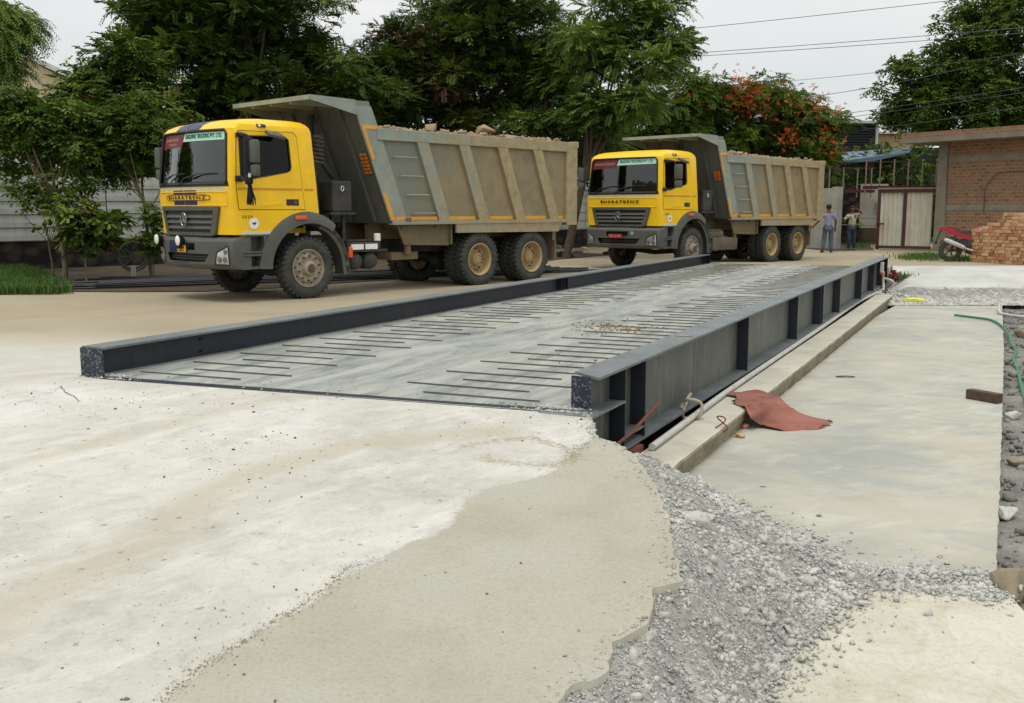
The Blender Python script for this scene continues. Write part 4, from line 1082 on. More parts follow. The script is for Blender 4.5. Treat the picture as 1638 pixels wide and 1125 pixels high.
def scatter(name, pts, sizes, mat, lib, seed=1, flat=(.6, 1.0), parent=None):
    """many loose stones in one mesh"""
    r = np.random.default_rng(seed); VV = []; FF = []; off = 0
    pts = np.asarray(pts)
    idx = r.integers(0, len(lib), len(pts))
    for li, (V, F) in enumerate(lib):
        w = np.where(idx == li)[0]
        if len(w) == 0: continue
        n = len(w); q = r.normal(size=(n, 4)); q /= np.linalg.norm(q, axis=1)[:, None]
        a, b, c, d = q.T
        Rm = np.stack([np.stack([1-2*(c*c+d*d), 2*(b*c-a*d), 2*(b*d+a*c)], 1), np.stack([2*(b*c+a*d), 1-2*(b*b+d*d), 2*(c*d-a*b)], 1), np.stack([2*(b*d-a*c), 2*(c*d+a*b), 1-2*(b*b+c*c)], 1)], 1)
        P = np.einsum('nij,vj->nvi', Rm, V)
        sc = np.asarray(sizes)[w][:, None, None]*np.stack([r.uniform(.8, 1.3, n), r.uniform(.8, 1.2, n), r.uniform(flat[0], flat[1], n)], 1)[:, None, :]
        P = P*sc + pts[w][:, None, :]
        VV.append(P.reshape(-1, 3)); FF.append((F[None]+(np.arange(n)*len(V))[:, None, None]+off).reshape(-1, 3)); off += n*len(V)
    return np_mesh(name, np.concatenate(VV), np.concatenate(FF), mat, parent)

def load_heap(T, label, seed):
    r = np.random.default_rng(seed); g = []
    for i in range(60):
        row = []
        for j in range(26):
            x = 1.75+5.7*i/59; y = .14+2.52*j/25; e = min(1, min(i, 59-i)/5)*min(1, min(j, 25-j)/5)
            z = 2.98+.17*e+.12*mnoise.noise(Vector((x*1.6, y*1.6, seed)))*e+.05*mnoise.noise(Vector((x*6, y*6, seed)))
            row.append((x, y, z))
        g.append(row)
    q = MB(); q.sheet(g); h = q.build('rubble_load', M['rock_tan'])
    n = 1100
    pts = np.stack([r.uniform(1.9, 7.3, n), r.uniform(.2, 2.5, n), np.full(n, 3.12)], 1); pts[:, 2] += r.uniform(-.06, .05, n)
    st = scatter('load_stones', pts, r.uniform(.03, .10, n), M['rock_tan'], ROCKS, seed)
    # loose clay and stones travel as one heap
    st.parent = h; st['kind'] = 'stuff'
    h.location = T.location; h.rotation_euler = T.rotation_euler; h.scale = (1, YS, 1)
    tag(h, label, 'rubble load')
    return h
load_heap(truck_a, 'heap of tan rubble filling the tipper of the striped truck', 3)
load_heap(truck_b, 'heap of tan rubble filling the tipper of the plain far truck', 9)
def hullrock(seed, n=13):
    r9 = np.random.default_rng(seed); V = r9.normal(0, 1, (n, 3)); V = V/np.linalg.norm(V, axis=1, keepdims=True)*r9.uniform(.78, 1.12, (n, 1)); bm = bmesh.new()
    for p in V: bm.verts.new(p)
    h = bmesh.ops.convex_hull(bm, input=bm.verts); bmesh.ops.delete(bm, geom=[v for v in bm.verts if not v.link_faces], context='VERTS')
    bmesh.ops.bevel(bm, geom=list(bm.edges), offset=.05, segments=1, affect='EDGES'); bmesh.ops.triangulate(bm, faces=bm.faces); bmesh.ops.subdivide_edges(bm, edges=bm.edges, cuts=2, use_grid_fill=True); bmesh.ops.triangulate(bm, faces=bm.faces)
    for v in bm.verts: c_ = v.co.copy(); v.co = c_*(1+.07*mnoise.noise(c_*3.1+Vector((seed, 0, 0)))+.04*mnoise.noise(c_*8))
    bm.verts.index_update(); VV = np.array([tuple(v.co) for v in bm.verts]); FF = np.array([[w.index for w in f.verts] for f in bm.faces]); bm.free(); return VV, FF
def place_rock(T, x, y, z, s, sd, label, mat='rock_tan', name='boulder', grp=None):
    V, F = hullrock(sd)
    Mx = Matrix.Translation(T.location) @ Matrix.Rotation(T.rotation_euler.z, 4, 'Z')
    o = np_mesh(name, V*np.array(s), F, M[mat]); o.location = Mx @ Vector((x, y*YS, z)); o.rotation_euler = (0, 0, T.rotation_euler.z+sd)
    tag(o, label, 'rock', grp); return o
place_rock(truck_a, 3.25, .35, 3.22, (.17,.15,.15), 41, 'pointed tan rock on the load at the front end of the near truck')
place_rock(truck_a, 5.0, .45, 3.22, (.33,.25,.19), 44, 'largest flat-topped tan rock on the load of the near truck')
place_rock(truck_a, 4.4, .4, 3.13, (.25,.2,.11), 47, 'low reddish slab of rock beside the largest rock on the near truck')
place_rock(truck_a, 5.75, .5, 3.13, (.26,.2,.12), 49, 'low tan rock just right of the largest rock on the near truck')
place_rock(truck_b, 2.6, .5, 3.16, (.2,.2,.14), 52, 'brown rock at the front end of the load on the far truck')
place_rock(truck_b, 3.1, .6, 3.17, (.2,.2,.13), 55, 'brown rock second from the front of the load on the far truck')
place_rock(truck_b, 3.9, .4, 3.14, (.16,.16,.11), 57, 'small brown rock in the middle of the load on the far truck')
# ================================================================= ground
UX = Vector((0.4370, 0.8995, 0)).normalized(); VX = Vector((-UX.y, UX.x, 0)); BQ = Vector((0.529, 7.167, 0))
def B(u, v, z=0.0): p = BQ + UX*u + VX*v; return Vector((p.x, p.y, z))
def to_uv(x, y):
    dx = x-BQ.x; dy = y-BQ.y; return dx*UX.x+dy*UX.y, dx*VX.x+dy*VX.y
def sm(t):
    t = np.clip(t, 0, 1); return t*t*(3-2*t)
DK = 0.15
def yard_z(x, y):
    u, v = to_uv(np.asarray(x, float), np.asarray(y, float))
    near = sm((u+4.6)/4.2)*np.where(v > 4.66, (1-sm((v-4.7)/1.6))*(1-sm((u+.5)/.9)), 1.0)*np.where(u > 10, 0, 1)
    far = (1-sm((u-20.4)/4.5))*np.where(u > 12, 1, 0)*(1-sm((np.abs(v-2.2)-2.3)/1.4))*sm((u-19.3)/1.0)
    return 0.132*near+0.135*far
def Gy(px, py):
    z = 0.05
    for _ in range(4):
        p = G(px, py, z); z = float(yard_z(p.x, p.y))
    return Vector((p.x, p.y, z))
def polydist(P, poly):
    """distance of points P (n,2) to an open polyline"""
    best = np.full(len(P), 1e9)
    for a, b in zip(poly, poly[1:]):
        a = np.array(a[:2]); b = np.array(b[:2]); d = b-a; L = max(1e-9, d@d)
        t = np.clip(((P-a)@d)/L, 0, 1); q = a+t[:, None]*d
        best = np.minimum(best, np.hypot(*(P-q).T))
    return best
def inside(P, poly):
    x, y = P[:, 0], P[:, 1]; r = np.zeros(len(P), bool); n = len(poly)
    for i in range(n):
        x0, y0 = poly[i][:2]; x1, y1 = poly[(i+1) % n][:2]
        c = ((y0 > y) != (y1 > y)) & (x < (x1-x0)*(y-y0)/(y1-y0+1e-12)+x0); r ^= c
    return r
def rough_line(pts, step, amp, seed=0.0, freq=3.0):
    out = []
    for a, b in zip(pts, pts[1:]):
        a = Vector(a[:2]); b = Vector(b[:2]); L = (b-a).length; n = max(1, int(L/step)); t = (b-a).normalized(); nn = Vector((-t.y, t.x))
        for i in range(n):
            p = a+(b-a)*i/n
            k = mnoise.noise(Vector((p.x*freq, p.y*freq, seed)))+.6*mnoise.noise(Vector((p.x*freq*3.1, p.y*freq*3.1, seed+5)))
            out.append(p+nn*k*amp)
    out.append(Vector(pts[-1][:2])); return out
def cdt(outer, holes, interior):
    V = []; E = []
    for loop in [outer]+holes:
        s = len(V); V += [Vector((p[0], p[1])) for p in loop]; n = len(loop); E += [(s+i, s+(i+1) % n) for i in range(n)]
    V += [Vector((p[0], p[1])) for p in interior]
    ov, oe, of, *_ = delaunay_2d_cdt(V, E, [], 0, 1e-6)
    P = np.array([tuple(v) for v in ov]); F = np.array([f for f in of if len(f) == 3])
    C = P[F].mean(1); k = inside(C, outer)
    for h in holes: k &= ~inside(C, h)
    return P, F[k]
def jgrid(x0, x1, y0, y1, s, seed=1, j=.35):
    r = np.random.default_rng(seed); X, Y = np.meshgrid(np.arange(x0, x1, s), np.arange(y0, y1, s))
    P = np.stack([X.ravel(), Y.ravel()], 1); return P+r.uniform(-s*j, s*j, P.shape)

def dk_u(v): return -.03-(v-.02)/(4.35)*.41
# edge of the concrete apron, crumbled on the right
ED = [Gy(*p) for p in ((938,658),(947,672),(953,690),(956,700),(985,708),(1010,724),(1040,762),(1058,795),(1070,830),(1078,880),(1096,930),(1050,940),(1042,968),(1035,1000),(980,1026),(980,1042),(970,1075),(920,1095),(895,1120))]
edge = rough_line([B(-.04, .10)]+ED, .025, .022, 2.0, 9.0)
tail = [Vector((-.12, 2.2)), Vector((-.5, 1.2)), Vector((-.6, -4))]
CA = B(-.46, 4.66); CB = B(19.9, 4.66); CC = B(20.42, 4.2); CD = B(20.42, -.15)
outer_big = [Vector((-60, -4)), Vector((-60, 120)), Vector((60, 120)), Vector((60, -4))]
hole = [Vector((-.6, -3.9))]+list(reversed(edge+tail[:2]))+[Vector(B(-.49, 4.36)[:2]), Vector(CA[:2]), Vector(CB[:2]), Vector(CC[:2]), Vector(CD[:2]), Vector((10.9, 28.8)), Vector((30, 29)), Vector((45, 29)), Vector((45, -3.9))]
pts = [jgrid(-7.5, 1.3, 1.6, 9.6, .06, 2), jgrid(-14, 0, 1, 24, .4, 3), jgrid(-20, 24, -3, 50, 1.0, 4), jgrid(-58, 58, -3, 118, 5, 5)]
pts[1] = pts[1][~((pts[1][:, 0] > -7.6) & (pts[1][:, 1] < 9.7) & (pts[1][:, 1] > 1.5))]
pts[2] = pts[2][~((pts[2][:, 0] > -14) & (pts[2][:, 0] < 1.4) & (pts[2][:, 1] < 24))]
pts[3] = pts[3][~((np.abs(pts[3][:, 0]-2) < 22) & (pts[3][:, 1] < 50))]
u_, v_ = np.meshgrid(np.linspace(20.5, 26, 30), np.linspace(-1.5, 6, 30)); extra = np.stack([BQ.x+UX.x*u_+VX.x*v_, BQ.y+UX.y*u_+VX.y*v_], 2).reshape(-1, 2)
pts = np.concatenate(pts+[extra]); pts = pts[~inside(pts, hole)]; pts = pts[polydist(pts, hole+[hole[0]]) > .02]
P, F = cdt(outer_big, [hole], pts)
z = yard_z(P[:, 0], P[:, 1])
z += np.array([.012*mnoise.noise(Vector((p[0]*.5, p[1]*.5, 1)))+.004*mnoise.noise(Vector((p[0]*2.5, p[1]*2.5, 2))) for p in P])*np.clip(polydist(P, hole+[hole[0]])*2, 0, 1)
# regions painted by what lies on the concrete
fr_line = [Gy(*p) for p in ((150,1180),(250,1125),(330,1060),(410,1010),(490,965),(550,915),(612,893),(640,872),(680,862),(712,845),(742,800),(772,785),(815,772),(862,762),(885,748),(905,735),(930,712),(958,697))]
fz = [tuple(p[:2]) for p in fr_line]+[(3, 7), (3, -5), (-2.4, -5)]
df = polydist(P, fr_line); fresh = np.where(inside(P, fz), df, -df)
def trackv(px, w):
    L = [Gy(*p) for p in px]; return np.exp(-(polydist(P, L)/w)**2)
track = np.maximum.reduce([trackv([(-200,1130),(0,985),(120,920),(230,870),(330,790),(400,760),(560,710),(800,690)], .20)*1.0, trackv([(-100,770),(60,735),(200,700),(350,660),(460,635),(560,630)], .16)*.75, trackv([(0,615),(60,608),(120,600),(-200,640)], .3)*.7, trackv([(100,1125),(330,960),(520,820),(700,740)], .12)*.35])
crust = np.exp(-(np.maximum(0, P[:, 1]-7.5)/2.5)**2)
far = sm((P[:, 1]-9)/6)
pit = np.exp(-(polydist(P, [Gy(*p) for p in ((740,715),(790,705),(850,700),(900,715),(925,735),(880,745),(820,742),(770,735))])/.16)**2)*1.0
pit = np.maximum(pit, .75*np.exp(-(polydist(P, [Gy(*p) for p in ((150,690),(300,680),(400,660),(520,650))])/.4)**2))
bnd = [i for i in range(len(hole))]
# skirt down the broken edge
hl = [(p[0], p[1]) for p in hole]; hz = yard_z(np.array([p[0] for p in hl]), np.array([p[1] for p in hl]))
n0 = len(P); V3 = np.concatenate([np.column_stack([P, z]), [(p[0], p[1], zz) for p, zz in zip(hl, hz)], [(p[0], p[1], -1.05) for p in hl]])
m = len(hl); sk = []
for i in range(m):
    j = (i+1) % m; sk += [(n0+i, n0+j, n0+m+j), (n0+i, n0+m+j, n0+m+i)]
pad = lambda a: np.concatenate([a, np.zeros(2*m)])
yard = np_mesh('yard_ground', V3, np.concatenate([F, np.array(sk)]), [M['yard'], M['kerb']], mi=np.concatenate([np.zeros(len(F), int), np.ones(len(sk), int)]), smooth=False, attrs=dict(fresh=pad(fresh)-np.concatenate([np.zeros(n0), np.ones(2*m)]), track=pad(track), crust=pad(crust), far=pad(far), pit=pad(pit)))
yard.data.polygons.foreach_set('use_smooth', np.concatenate([np.ones(len(F), bool), np.zeros(len(sk), bool)]))
tag(yard, kind='structure')

# far land to the horizon
q = MB(); q.add([(-900,-60,-.04),(-59,-60,-.04),(-59,900,-.04),(-900,900,-.04)], [(0,1,2,3)]); q.add([(-59,119,-.04),(59,119,-.04),(59,900,-.04),(-59,900,-.04)], [(0,1,2,3)]); q.add([(59,-60,-.04),(900,-60,-.04),(900,900,-.04),(59,900,-.04)], [(0,1,2,3)]); q.add([(-59,-60,-.04),(59,-60,-.04),(59,-3.9,-.04),(-59,-3.9,-.04)], [(0,1,2,3)])
tag(q.build('far_ground', M['soil']), kind='structure')
# lower ground beside and below the weighing platform
LP = jgrid(-4, 14, -3.5, 30, .22, 8); lo = [Vector((-5, -3.95)), Vector((-5, 31)), Vector((46, 31)), Vector((46, -3.95))]
LP = np.concatenate([LP, jgrid(14.2, 45, -3.5, 30, 1.2, 9), jgrid(2.6, 5.5, 3.5, 12, .07, 10)])
P, F = cdt(lo, [], LP)
zz = np.array([-.60+.05*mnoise.noise(Vector((p[0]*.9, p[1]*.9, 3)))+.03*mnoise.noise(Vector((p[0]*4, p[1]*4, 4)))+.012*mnoise.noise(Vector((p[0]*13, p[1]*13, 4))) for p in P])
uu, vv = to_uv(P[:, 0], P[:, 1]); zz = np.where((vv > -.25) & (vv < 4.6) & (uu > -.2) & (uu < 20.3), -1.0, zz)
low = np_mesh('lower_ground', np.column_stack([P, zz]), F, M['gravel'], smooth=True); tag(low, kind='structure')

# slabs
def slab_obj(name, poly, z, th, mat, step=.3):
    ol = rough_line([Vector(p[:2]) for p in poly]+[Vector(poly[0][:2])], .05, .011, 3.0, 5.0)[:-1]
    xs = [p[0] for p in ol]; ys = [p[1] for p in ol]
    I = jgrid(min(xs), max(xs), min(ys), max(ys), step, 5); I = I[inside(I, ol)]; I = I[polydist(I, ol+[ol[0]]) > .05]
    P, F = cdt(ol, [], I); n = len(P); m = len(ol)
    zt = np.array([z+.006*mnoise.noise(Vector((p[0]*.8, p[1]*.8, 9))) for p in P])
    V = np.concatenate([np.column_stack([P, zt]), [(p[0], p[1], z) for p in ol], [(p[0], p[1], z-th) for p in ol]])
    S = []
    for i in range(m):
        j = (i+1) % m; S += [(n+i, n+m+i, n+m+j), (n+i, n+m+j, n+j)]
    o = np_mesh(name, V, np.concatenate([F, np.array(S)]), mat); tag(o, kind='structure'); return o
SZ = -.50
s1 = [B(.25,-.50), B(14.2,-.53), G(1432,489,SZ), G(1603,489.5,SZ), G(1606,560,SZ), G(1600,760,SZ), G(1592,925,SZ), Vector((2.78,5.45,0)), Vector((1.2,5.45,0))]
slab_obj('concrete_slab', s1, SZ, .13, M['slab'])
s2 = [Vector((.3,-3)), Vector((.75,3.6)), Vector((1.0,5.36)), Vector((2.75,5.36)), G(1640,985,SZ), Vector((4.2,4.6)), Vector((4.5,-3))]
slab_obj('near_slab', s2, SZ+.012, .14, concrete('beige_dusty_slab', lin((182,176,156)), lin((206,202,186)), lin((164,154,130)), .9, .2, .2, .6, 40))
# ledge beside the platform
q = MB(); g = []
for i in range(90):
    u = .3+17.4*i/89; e = .012*mnoise.noise(Vector((u*3, 0, 0)))+.01*mnoise.noise(Vector((u*11, 2, 0))); e2 = .012*mnoise.noise(Vector((u*8, 5, 0)))
    g.append([B(u,-.50-.0+e*.4,-.66), B(u,-.505+e,-.47), B(u,-.52+e+e2,-.42), B(u,-.535+e,-.352+e2*.4), B(u,-.525+e*.6,-.335+e2*.2), B(u,-.50,-.332), B(u,-.3,-.33), B(u,-.17,-.33), B(u,-.16,-.36), B(u,-.16,-.95)])
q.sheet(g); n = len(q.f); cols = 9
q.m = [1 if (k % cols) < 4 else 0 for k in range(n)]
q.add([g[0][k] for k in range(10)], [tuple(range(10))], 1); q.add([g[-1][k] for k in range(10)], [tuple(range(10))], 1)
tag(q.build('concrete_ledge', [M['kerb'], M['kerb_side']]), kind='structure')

# rubble bank between the apron and the slabs
OUT = [G(p[0], p[1], -.47) for p in ((1100,756),(1140,775),(1170,790),(1205,825),(1250,845),(1300,862),(1340,893),(1400,905),(1460,905),(1520,908),(1592,915),(1597,952),(1520,944),(1410,940),(1370,952),(1320,980),(1285,1025),(1245,1060),(1230,1100),(1220,1130))]
OUT2 = [G(1030,716,-.36), G(1050,726,-.33), G(1082,744,-.33)]+OUT+[Vector((.95,3.0,0)), Vector((.6,.5,0)), Vector((.4,-1,0))]
_e = [Vector((p[0], p[1])) for p in edge]; _k = min(range(len(_e)), key=lambda i: (_e[i]-Vector(Gy(1006, 721)[:2])).length); inn = _e[_k:]+[Vector(t) for t in tail[:2]]+[Vector((-.6,-1))]
lo_line = rough_line(OUT2, .08, .05, 6.0, 4.0)
start = Gy(1003, 719)
poly = [Vector(start[:2])]+[p-Vector((.02,0)) for p in inn]+[Vector((.4,-1.05))]+list(reversed(lo_line))
xs = [p[0] for p in poly]; ys = [p[1] for p in poly]
I = jgrid(min(xs), max(xs), 1.5, max(ys), .032, 12); I = I[inside(I, poly)]; I = I[polydist(I, poly+[poly[0]]) > .012]
P, F = cdt(poly, [], I)
d1 = polydist(P, [start]+inn); d2 = polydist(P, lo_line); zt = yard_z(P[:, 0], P[:, 1]); zt = np.maximum(.0, 0.132*sm((to_uv(P[:, 0], P[:, 1])[0]+4.6)/4.2))-.03
def rubble_h(P, d1, d2, zt):
    k = d1/(d1+d2+1e-6); k = np.clip(k*1.15, 0, 1)**1.3
    z = zt*(1-k)+(-.483)*k
    nn = np.array([.030*mnoise.noise(Vector((p[0]*4, p[1]*4, 0)))+.024*abs(mnoise.noise(Vector((p[0]*11, p[1]*11, 1))))+.020*abs(mnoise.noise(Vector((p[0]*27, p[1]*27, 2))))+.010*mnoise.noise(Vector((p[0]*60, p[1]*60, 2))) for p in P])
    return z+nn*np.clip(np.minimum(d1, d2)*9, .12, 1)
zr = rubble_h(P, d1, d2, zt)
bank = np_mesh('rubble_bank', np.column_stack([P, zr]), F, M['rubble_bed'], smooth=True); tag(bank, kind='structure')
r = np.random.default_rng(5)
cand = r.uniform((min(xs), 2.2), (max(xs), max(ys)), (120000, 2)); cand = cand[inside(cand, poly)]
d1 = polydist(cand, [start]+inn); d2 = polydist(cand, lo_line); keep = r.random(len(cand)) < np.clip(.5+1.2*np.minimum(d1, .4), 0, 1); cand = cand[keep][:16000]; d1 = polydist(cand, [start]+inn); d2 = polydist(cand, lo_line)
ztc = 0.132*sm((to_uv(cand[:, 0], cand[:, 1])[0]+4.6)/4.2)-.05
zc = rubble_h(cand, d1, d2, ztc); sz = np.clip(.0050*np.exp(r.normal(.25, .66, len(cand))), .003, .034)
tag(scatter('crushed_stone', np.column_stack([cand, zc+sz*.25]), sz, M['rubble_stone'], ROCKS, 3), kind='stuff', label='grey crushed stone and crumbled mortar spilling from the apron to the slab', cat='rubble')
# finer fragments, and strays spilled over the borders
def shards(k):
    r9 = np.random.default_rng(k); V = norm_(r9.normal(0, 1, (8, 3)))*r9.uniform(.7, 1.2, (8, 1)); bm = bmesh.new()
    for p in V: bm.verts.new(p)
    bmesh.ops.convex_hull(bm, input=bm.verts); bm.verts.index_update(); bmesh.ops.triangulate(bm, faces=bm.faces)
    VV = np.array([tuple(v.co) for v in bm.verts]); FF = np.array([[w.index for w in f.verts] for f in bm.faces]); bm.free(); return VV, FF
def norm_(a): return a/np.linalg.norm(a, axis=1, keepdims=True)
SH = [shards(i) for i in range(14)]
cand = r.uniform((min(xs), 2.2), (max(xs), max(ys)), (260000, 2)); cand = cand[inside(cand, poly)][:85000]
d1 = polydist(cand, [start]+inn); d2 = polydist(cand, lo_line)
zc = rubble_h(cand, d1, d2, 0.132*sm((to_uv(cand[:, 0], cand[:, 1])[0]+4.6)/4.2)-.03); sz = np.clip(.0030*np.exp(r.normal(.25, .6, len(cand))), .002, .022)
tag(scatter('stone_chips', np.column_stack([cand, zc+sz*.2]), sz, M['rubble_stone'], SH, 33), 'fine broken grey stone chips covering the rubble bank', 'chips', kind='stuff')
base_l = np.array([tuple(p[:2]) for p in lo_line if p[1] > 2.2 and p[1] < 7]); n_ = 9000; bi = r.integers(0, len(base_l), n_); off = r.normal(0, .055, (n_, 2))*np.exp(r.normal(0, .8, (n_, 1))); c = base_l[bi]+off; c = c[~inside(c, poly)]
vv_ = to_uv(c[:, 0], c[:, 1])[1]; zc = np.where((vv_ > -.52) & (c[:, 1] > 6.6), -.325, np.where(c[:, 1] < 5.38, SZ+.014, SZ+.003)); sz = np.clip(.0034*np.exp(r.normal(.2, .75, len(c))), .002, .028)
tag(scatter('stray_chips', np.column_stack([c, zc+sz*.3]), sz, M['rubble_stone'], SH, 34), 'stray grey crumbs scattered on the slabs around the rubble bank', 'chips', kind='stuff')
e_l = np.array([tuple(p[:2]) for p in edge]); n_ = 2600; bi = r.integers(0, len(e_l), n_); c = e_l[bi]+r.normal(0, .03, (n_, 2))*np.exp(r.normal(0, .7, (n_, 1))); c = c[~inside(c, poly) & ~inside(c, hole)]; sz = np.clip(.003*np.exp(r.normal(.2, .6, len(c))), .002, .016)
tag(scatter('edge_crumbs', np.column_stack([c, yard_z(c[:, 0], c[:, 1])+sz*.3]), sz, M['rubble_stone'], SH, 35), 'pale crumbs along the broken apron edge', 'crumbs', kind='stuff')
c = []
for (uu_, vv0, n_, s_) in ((-.38, 4.25, 260, .10), (-.1, .35, 420, .12), (-.0, .12, 200, .05), (-.2, 2.4, 60, .5)):
    for _ in range(n_): v9 = vv0+r.normal(0, s_*1.3); u9 = dk_u(v9)+abs(r.normal(0, s_*.45))-.03; p = B(u9, v9); c.append((p.x, p.y, DK+.004 if u9 > dk_u(v9) else .135))
sz = np.clip(.006*np.exp(r.normal(.1, .6, len(c))), .003, .024)
tag(scatter('mortar_crumbs', c, sz, M['rubble_stone'], SH, 36), 'mortar crumbs left on the near edge of the deck', 'crumbs', kind='stuff')
f_l = rough_line([Vector(p[:2]) for p in fr_line[1:]], .01, .03, 4.0, 6.0); n_ = 3200; bi = r.integers(0, len(f_l), n_); c = np.array([tuple(p) for p in f_l])[bi]+r.normal(0, .022, (n_, 2))*np.exp(r.normal(0, .7, (n_, 1))); c = c[~inside(c, hole)]; sz = np.clip(.0017*np.exp(r.normal(.1, .5, len(c))), .001, .006)
tag(scatter('sand_crumbs', np.column_stack([c, yard_z(c[:, 0], c[:, 1])+sz*.2]), sz, simple('tan_sand_crumb', lin((150,142,122)), .9, var=.2), SH, 37), 'sandy crumbs along the border of the tan screed', 'crumbs', kind='stuff')
# hairline cracks at the corner of the apron
for lb, pp in (('long crack running from the left girder end across the apron', ((134,603),(112,612),(98,618),(84,628),(70,630),(52,640),(30,644))), ('short branching crack left of the left girder end', ((98,618),(104,628),(118,634),(128,642)))):
    L_ = rough_line([Gy(*p) for p in pp], .012, .010, 1.0, 9.0); q = MB(); top_ = []; 
    for i, p in enumerate(L_):
        w9 = .004+.006*abs(mnoise.noise(Vector((i*.21, 0, len(pp))))); z9 = float(yard_z(p.x, p.y))+.012*mnoise.noise(Vector((p.x*.5, p.y*.5, 1)))+.006; top_.append([(p.x, p.y-w9, z9), (p.x, p.y+w9, z9)])
    q.sheet(top_); tag(q.build('ground_crack', M['pit']), kind='structure')
# larger single lumps in the bank
lumps = [(1110,893,.085),(1135,868,.05),(1010,1040,.06),(1005,1085,.06),(985,1100,.07),(1165,905,.045),(1215,915,.04),(1085,905,.05),(1060,1060,.05),(1255,970,.05),(1230,965,.05),(1290,935,.05),(1245,1038,.045),(1285,1035,.04),(1145,1010,.035),(1180,1020,.03),(1210,870,.04),(1095,1010,.04),(1130,950,.04),(1190,950,.04),(980,1062,.05),(1035,1095,.05),(1170,860,.035),(1350,925,.04),(1325,905,.035),(1435,942,.035),(1275,850,.04),(1290,857,.035),(1260,1000,.045),(1090,985,.035)]
words = ['flat-topped pale lump beside the apron edge', 'pale lump high in the rubble', 'whitish lump under the broken apron step', 'pale angular lump near the bottom of the picture', 'whitish lump left of the dark angular lump', 'lump in the middle of the rubble bank']
for i, (px, py, s) in enumerate(lumps):
    p = G(px, py, -.2 if px < 1200 else -.42)
    pp = np.array([[p.x, p.y]]); a = polydist(pp, [start]+inn); b = polydist(pp, lo_line)
    zq = float(rubble_h(pp, a, b, 0.132*sm((to_uv(pp[:, 0], pp[:, 1])[0]+4.6)/4.2)-.05)[0])
    V, F = hullrock(60+i, 11)
    o = np_mesh('stone_lump', V*np.array((s*1.1, s*.85, s*.8)), F, M['rubble_stone']); o.location = (p.x, p.y, zq+s*.1); o.rotation_euler = (rng.uniform(-.2,.2), rng.uniform(-.2,.2), rng.uniform(0,6))
    tag(o, 'grey mortar lump lying among the crushed stone of the rubble bank', 'rock', 'grey lumps in the rubble bank')
# grit on the apron, stones on the lower ground
c = r.uniform((-7, 2.3), (1, 8.6), (9000, 2)); c = c[~inside(c, hole)]; c = c[polydist(c, edge) > .03]
wt = np.array([mnoise.noise(Vector((p[0]*.8, p[1]*.8, 7))) for p in c]); fr_in = inside(c, fz); c = c[(r.random(len(c)) < np.clip(.22+1.1*wt, .03, 1)*np.where(fr_in, .12, 1))][:1500]
sz = np.clip(.0028*np.exp(r.normal(.1, .55, len(c))), .002, .013)
tag(scatter('grit', np.column_stack([c, yard_z(c[:, 0], c[:, 1])+sz*.3]), sz, simple('brown_grey_grit', lin((112,100,80)), .9, var=.35, scale=30), ROCKS, 5), 'small dark grit strewn over the pale apron', 'grit', kind='stuff')
c = np.stack([r.uniform(2.5, 13.5, 16000), r.uniform(4.2, 23, 16000)], 1); edge_r = [Vector((p[0], p[1])) for p in s1[3:7]]; c = c[(~inside(c, [Vector(p[:2]) for p in s1])) & (~inside(c, [Vector(p[:2]) for p in s2]))]; c = c[polydist(c, edge_r) < 1.3]
c = c[c[:, 0] > 2.6][:7000]
sz = np.clip(.011*np.exp(r.normal(.2, .5, len(c))), .006, .05)*(1+c[:, 1]*.05)
tag(scatter('gravel', np.column_stack([c, np.full(len(c), -.60)+sz*.3]), sz, M['gravel'], ROCKS, 6), 'dark grey gravel and soil along the right edge of the slab', 'gravel', kind='stuff')

# screeded ramp at the far end of the slab
rp = [Vector((8.25,21.95)), Vector((46,21.9)), Vector((46,28.98)), Vector((30,28.98)), Vector((10.93,28.78)), Vector((9.62,25.5))]
rl = rough_line(rp[:2], .25, .06, 4., 1.5)+rp[2:]
I = np.concatenate([jgrid(8, 16, 21.9, 29, .13, 3), jgrid(16, 46, 21.9, 29, .5, 3)]); I = I[inside(I, rl)]; I = I[polydist(I, rl+[rl[0]]) > .04]
P, F = cdt(rl, [], I); t_ = (P[:, 1]-22)/6.8; ez = np.interp(t_, [-.05, 0, .06, .2, .34, .6, 1.0, 1.2], [0, .02, .22, .55, .74, .90, 1.0, 1.0])
dl = polydist(P, [rp[5], rp[0]]); zz = -.5+.5*ez-(.35*(1-sm(dl/.5)))*ez
zz += np.array([.07*mnoise.noise(Vector((p[0]*.9, p[1]*.9, 0)))+.035*mnoise.noise(Vector((p[0]*3.5, p[1]*3.5, 0))) for p in P])*np.clip((1-t_)*1.6, 0, 1)*np.clip(t_*6, .1, 1)
zz += .13*sm((P[:, 1]-23.2)/1.6)*(1-sm((P[:, 1]-26.5)/2.2))*sm((P[:, 0]-10.0)/1.5)
zz = np.where(P[:, 1] > 28.6, np.minimum(zz, 0.0)-.0, zz)
ramp = np_mesh('screed_ramp', np.column_stack([P, zz]), F, M['mound'], smooth=True, attrs=dict(face=1-sm((P[:, 1]-22.3)/2.2))); tag(ramp, kind='structure')
c = np.stack([r.uniform(8.2, 16, 15000), 21.95+np.abs(r.normal(0, .8, 15000))], 1); tt = (c[:, 1]-22)/6.8; zc = -.5+.5*np.interp(tt, [-.05, 0, .06, .2, .34, .6, 1.0], [0, .02, .22, .55, .74, .90, 1.0])
sz = np.clip(.016*np.exp(r.normal(.1, .5, len(c))), .008, .06)
sel = r.random(len(c)) < np.clip(1.1-tt*5.0, .01, 1); c, zc, sz = c[sel], zc[sel], sz[sel]
tag(scatter('loose_mortar', np.column_stack([c, zc]), sz, M['rubble_stone'], ROCKS, 8), 'grey mortar crumbs along the foot of the far screed ramp', 'rubble', kind='stuff')

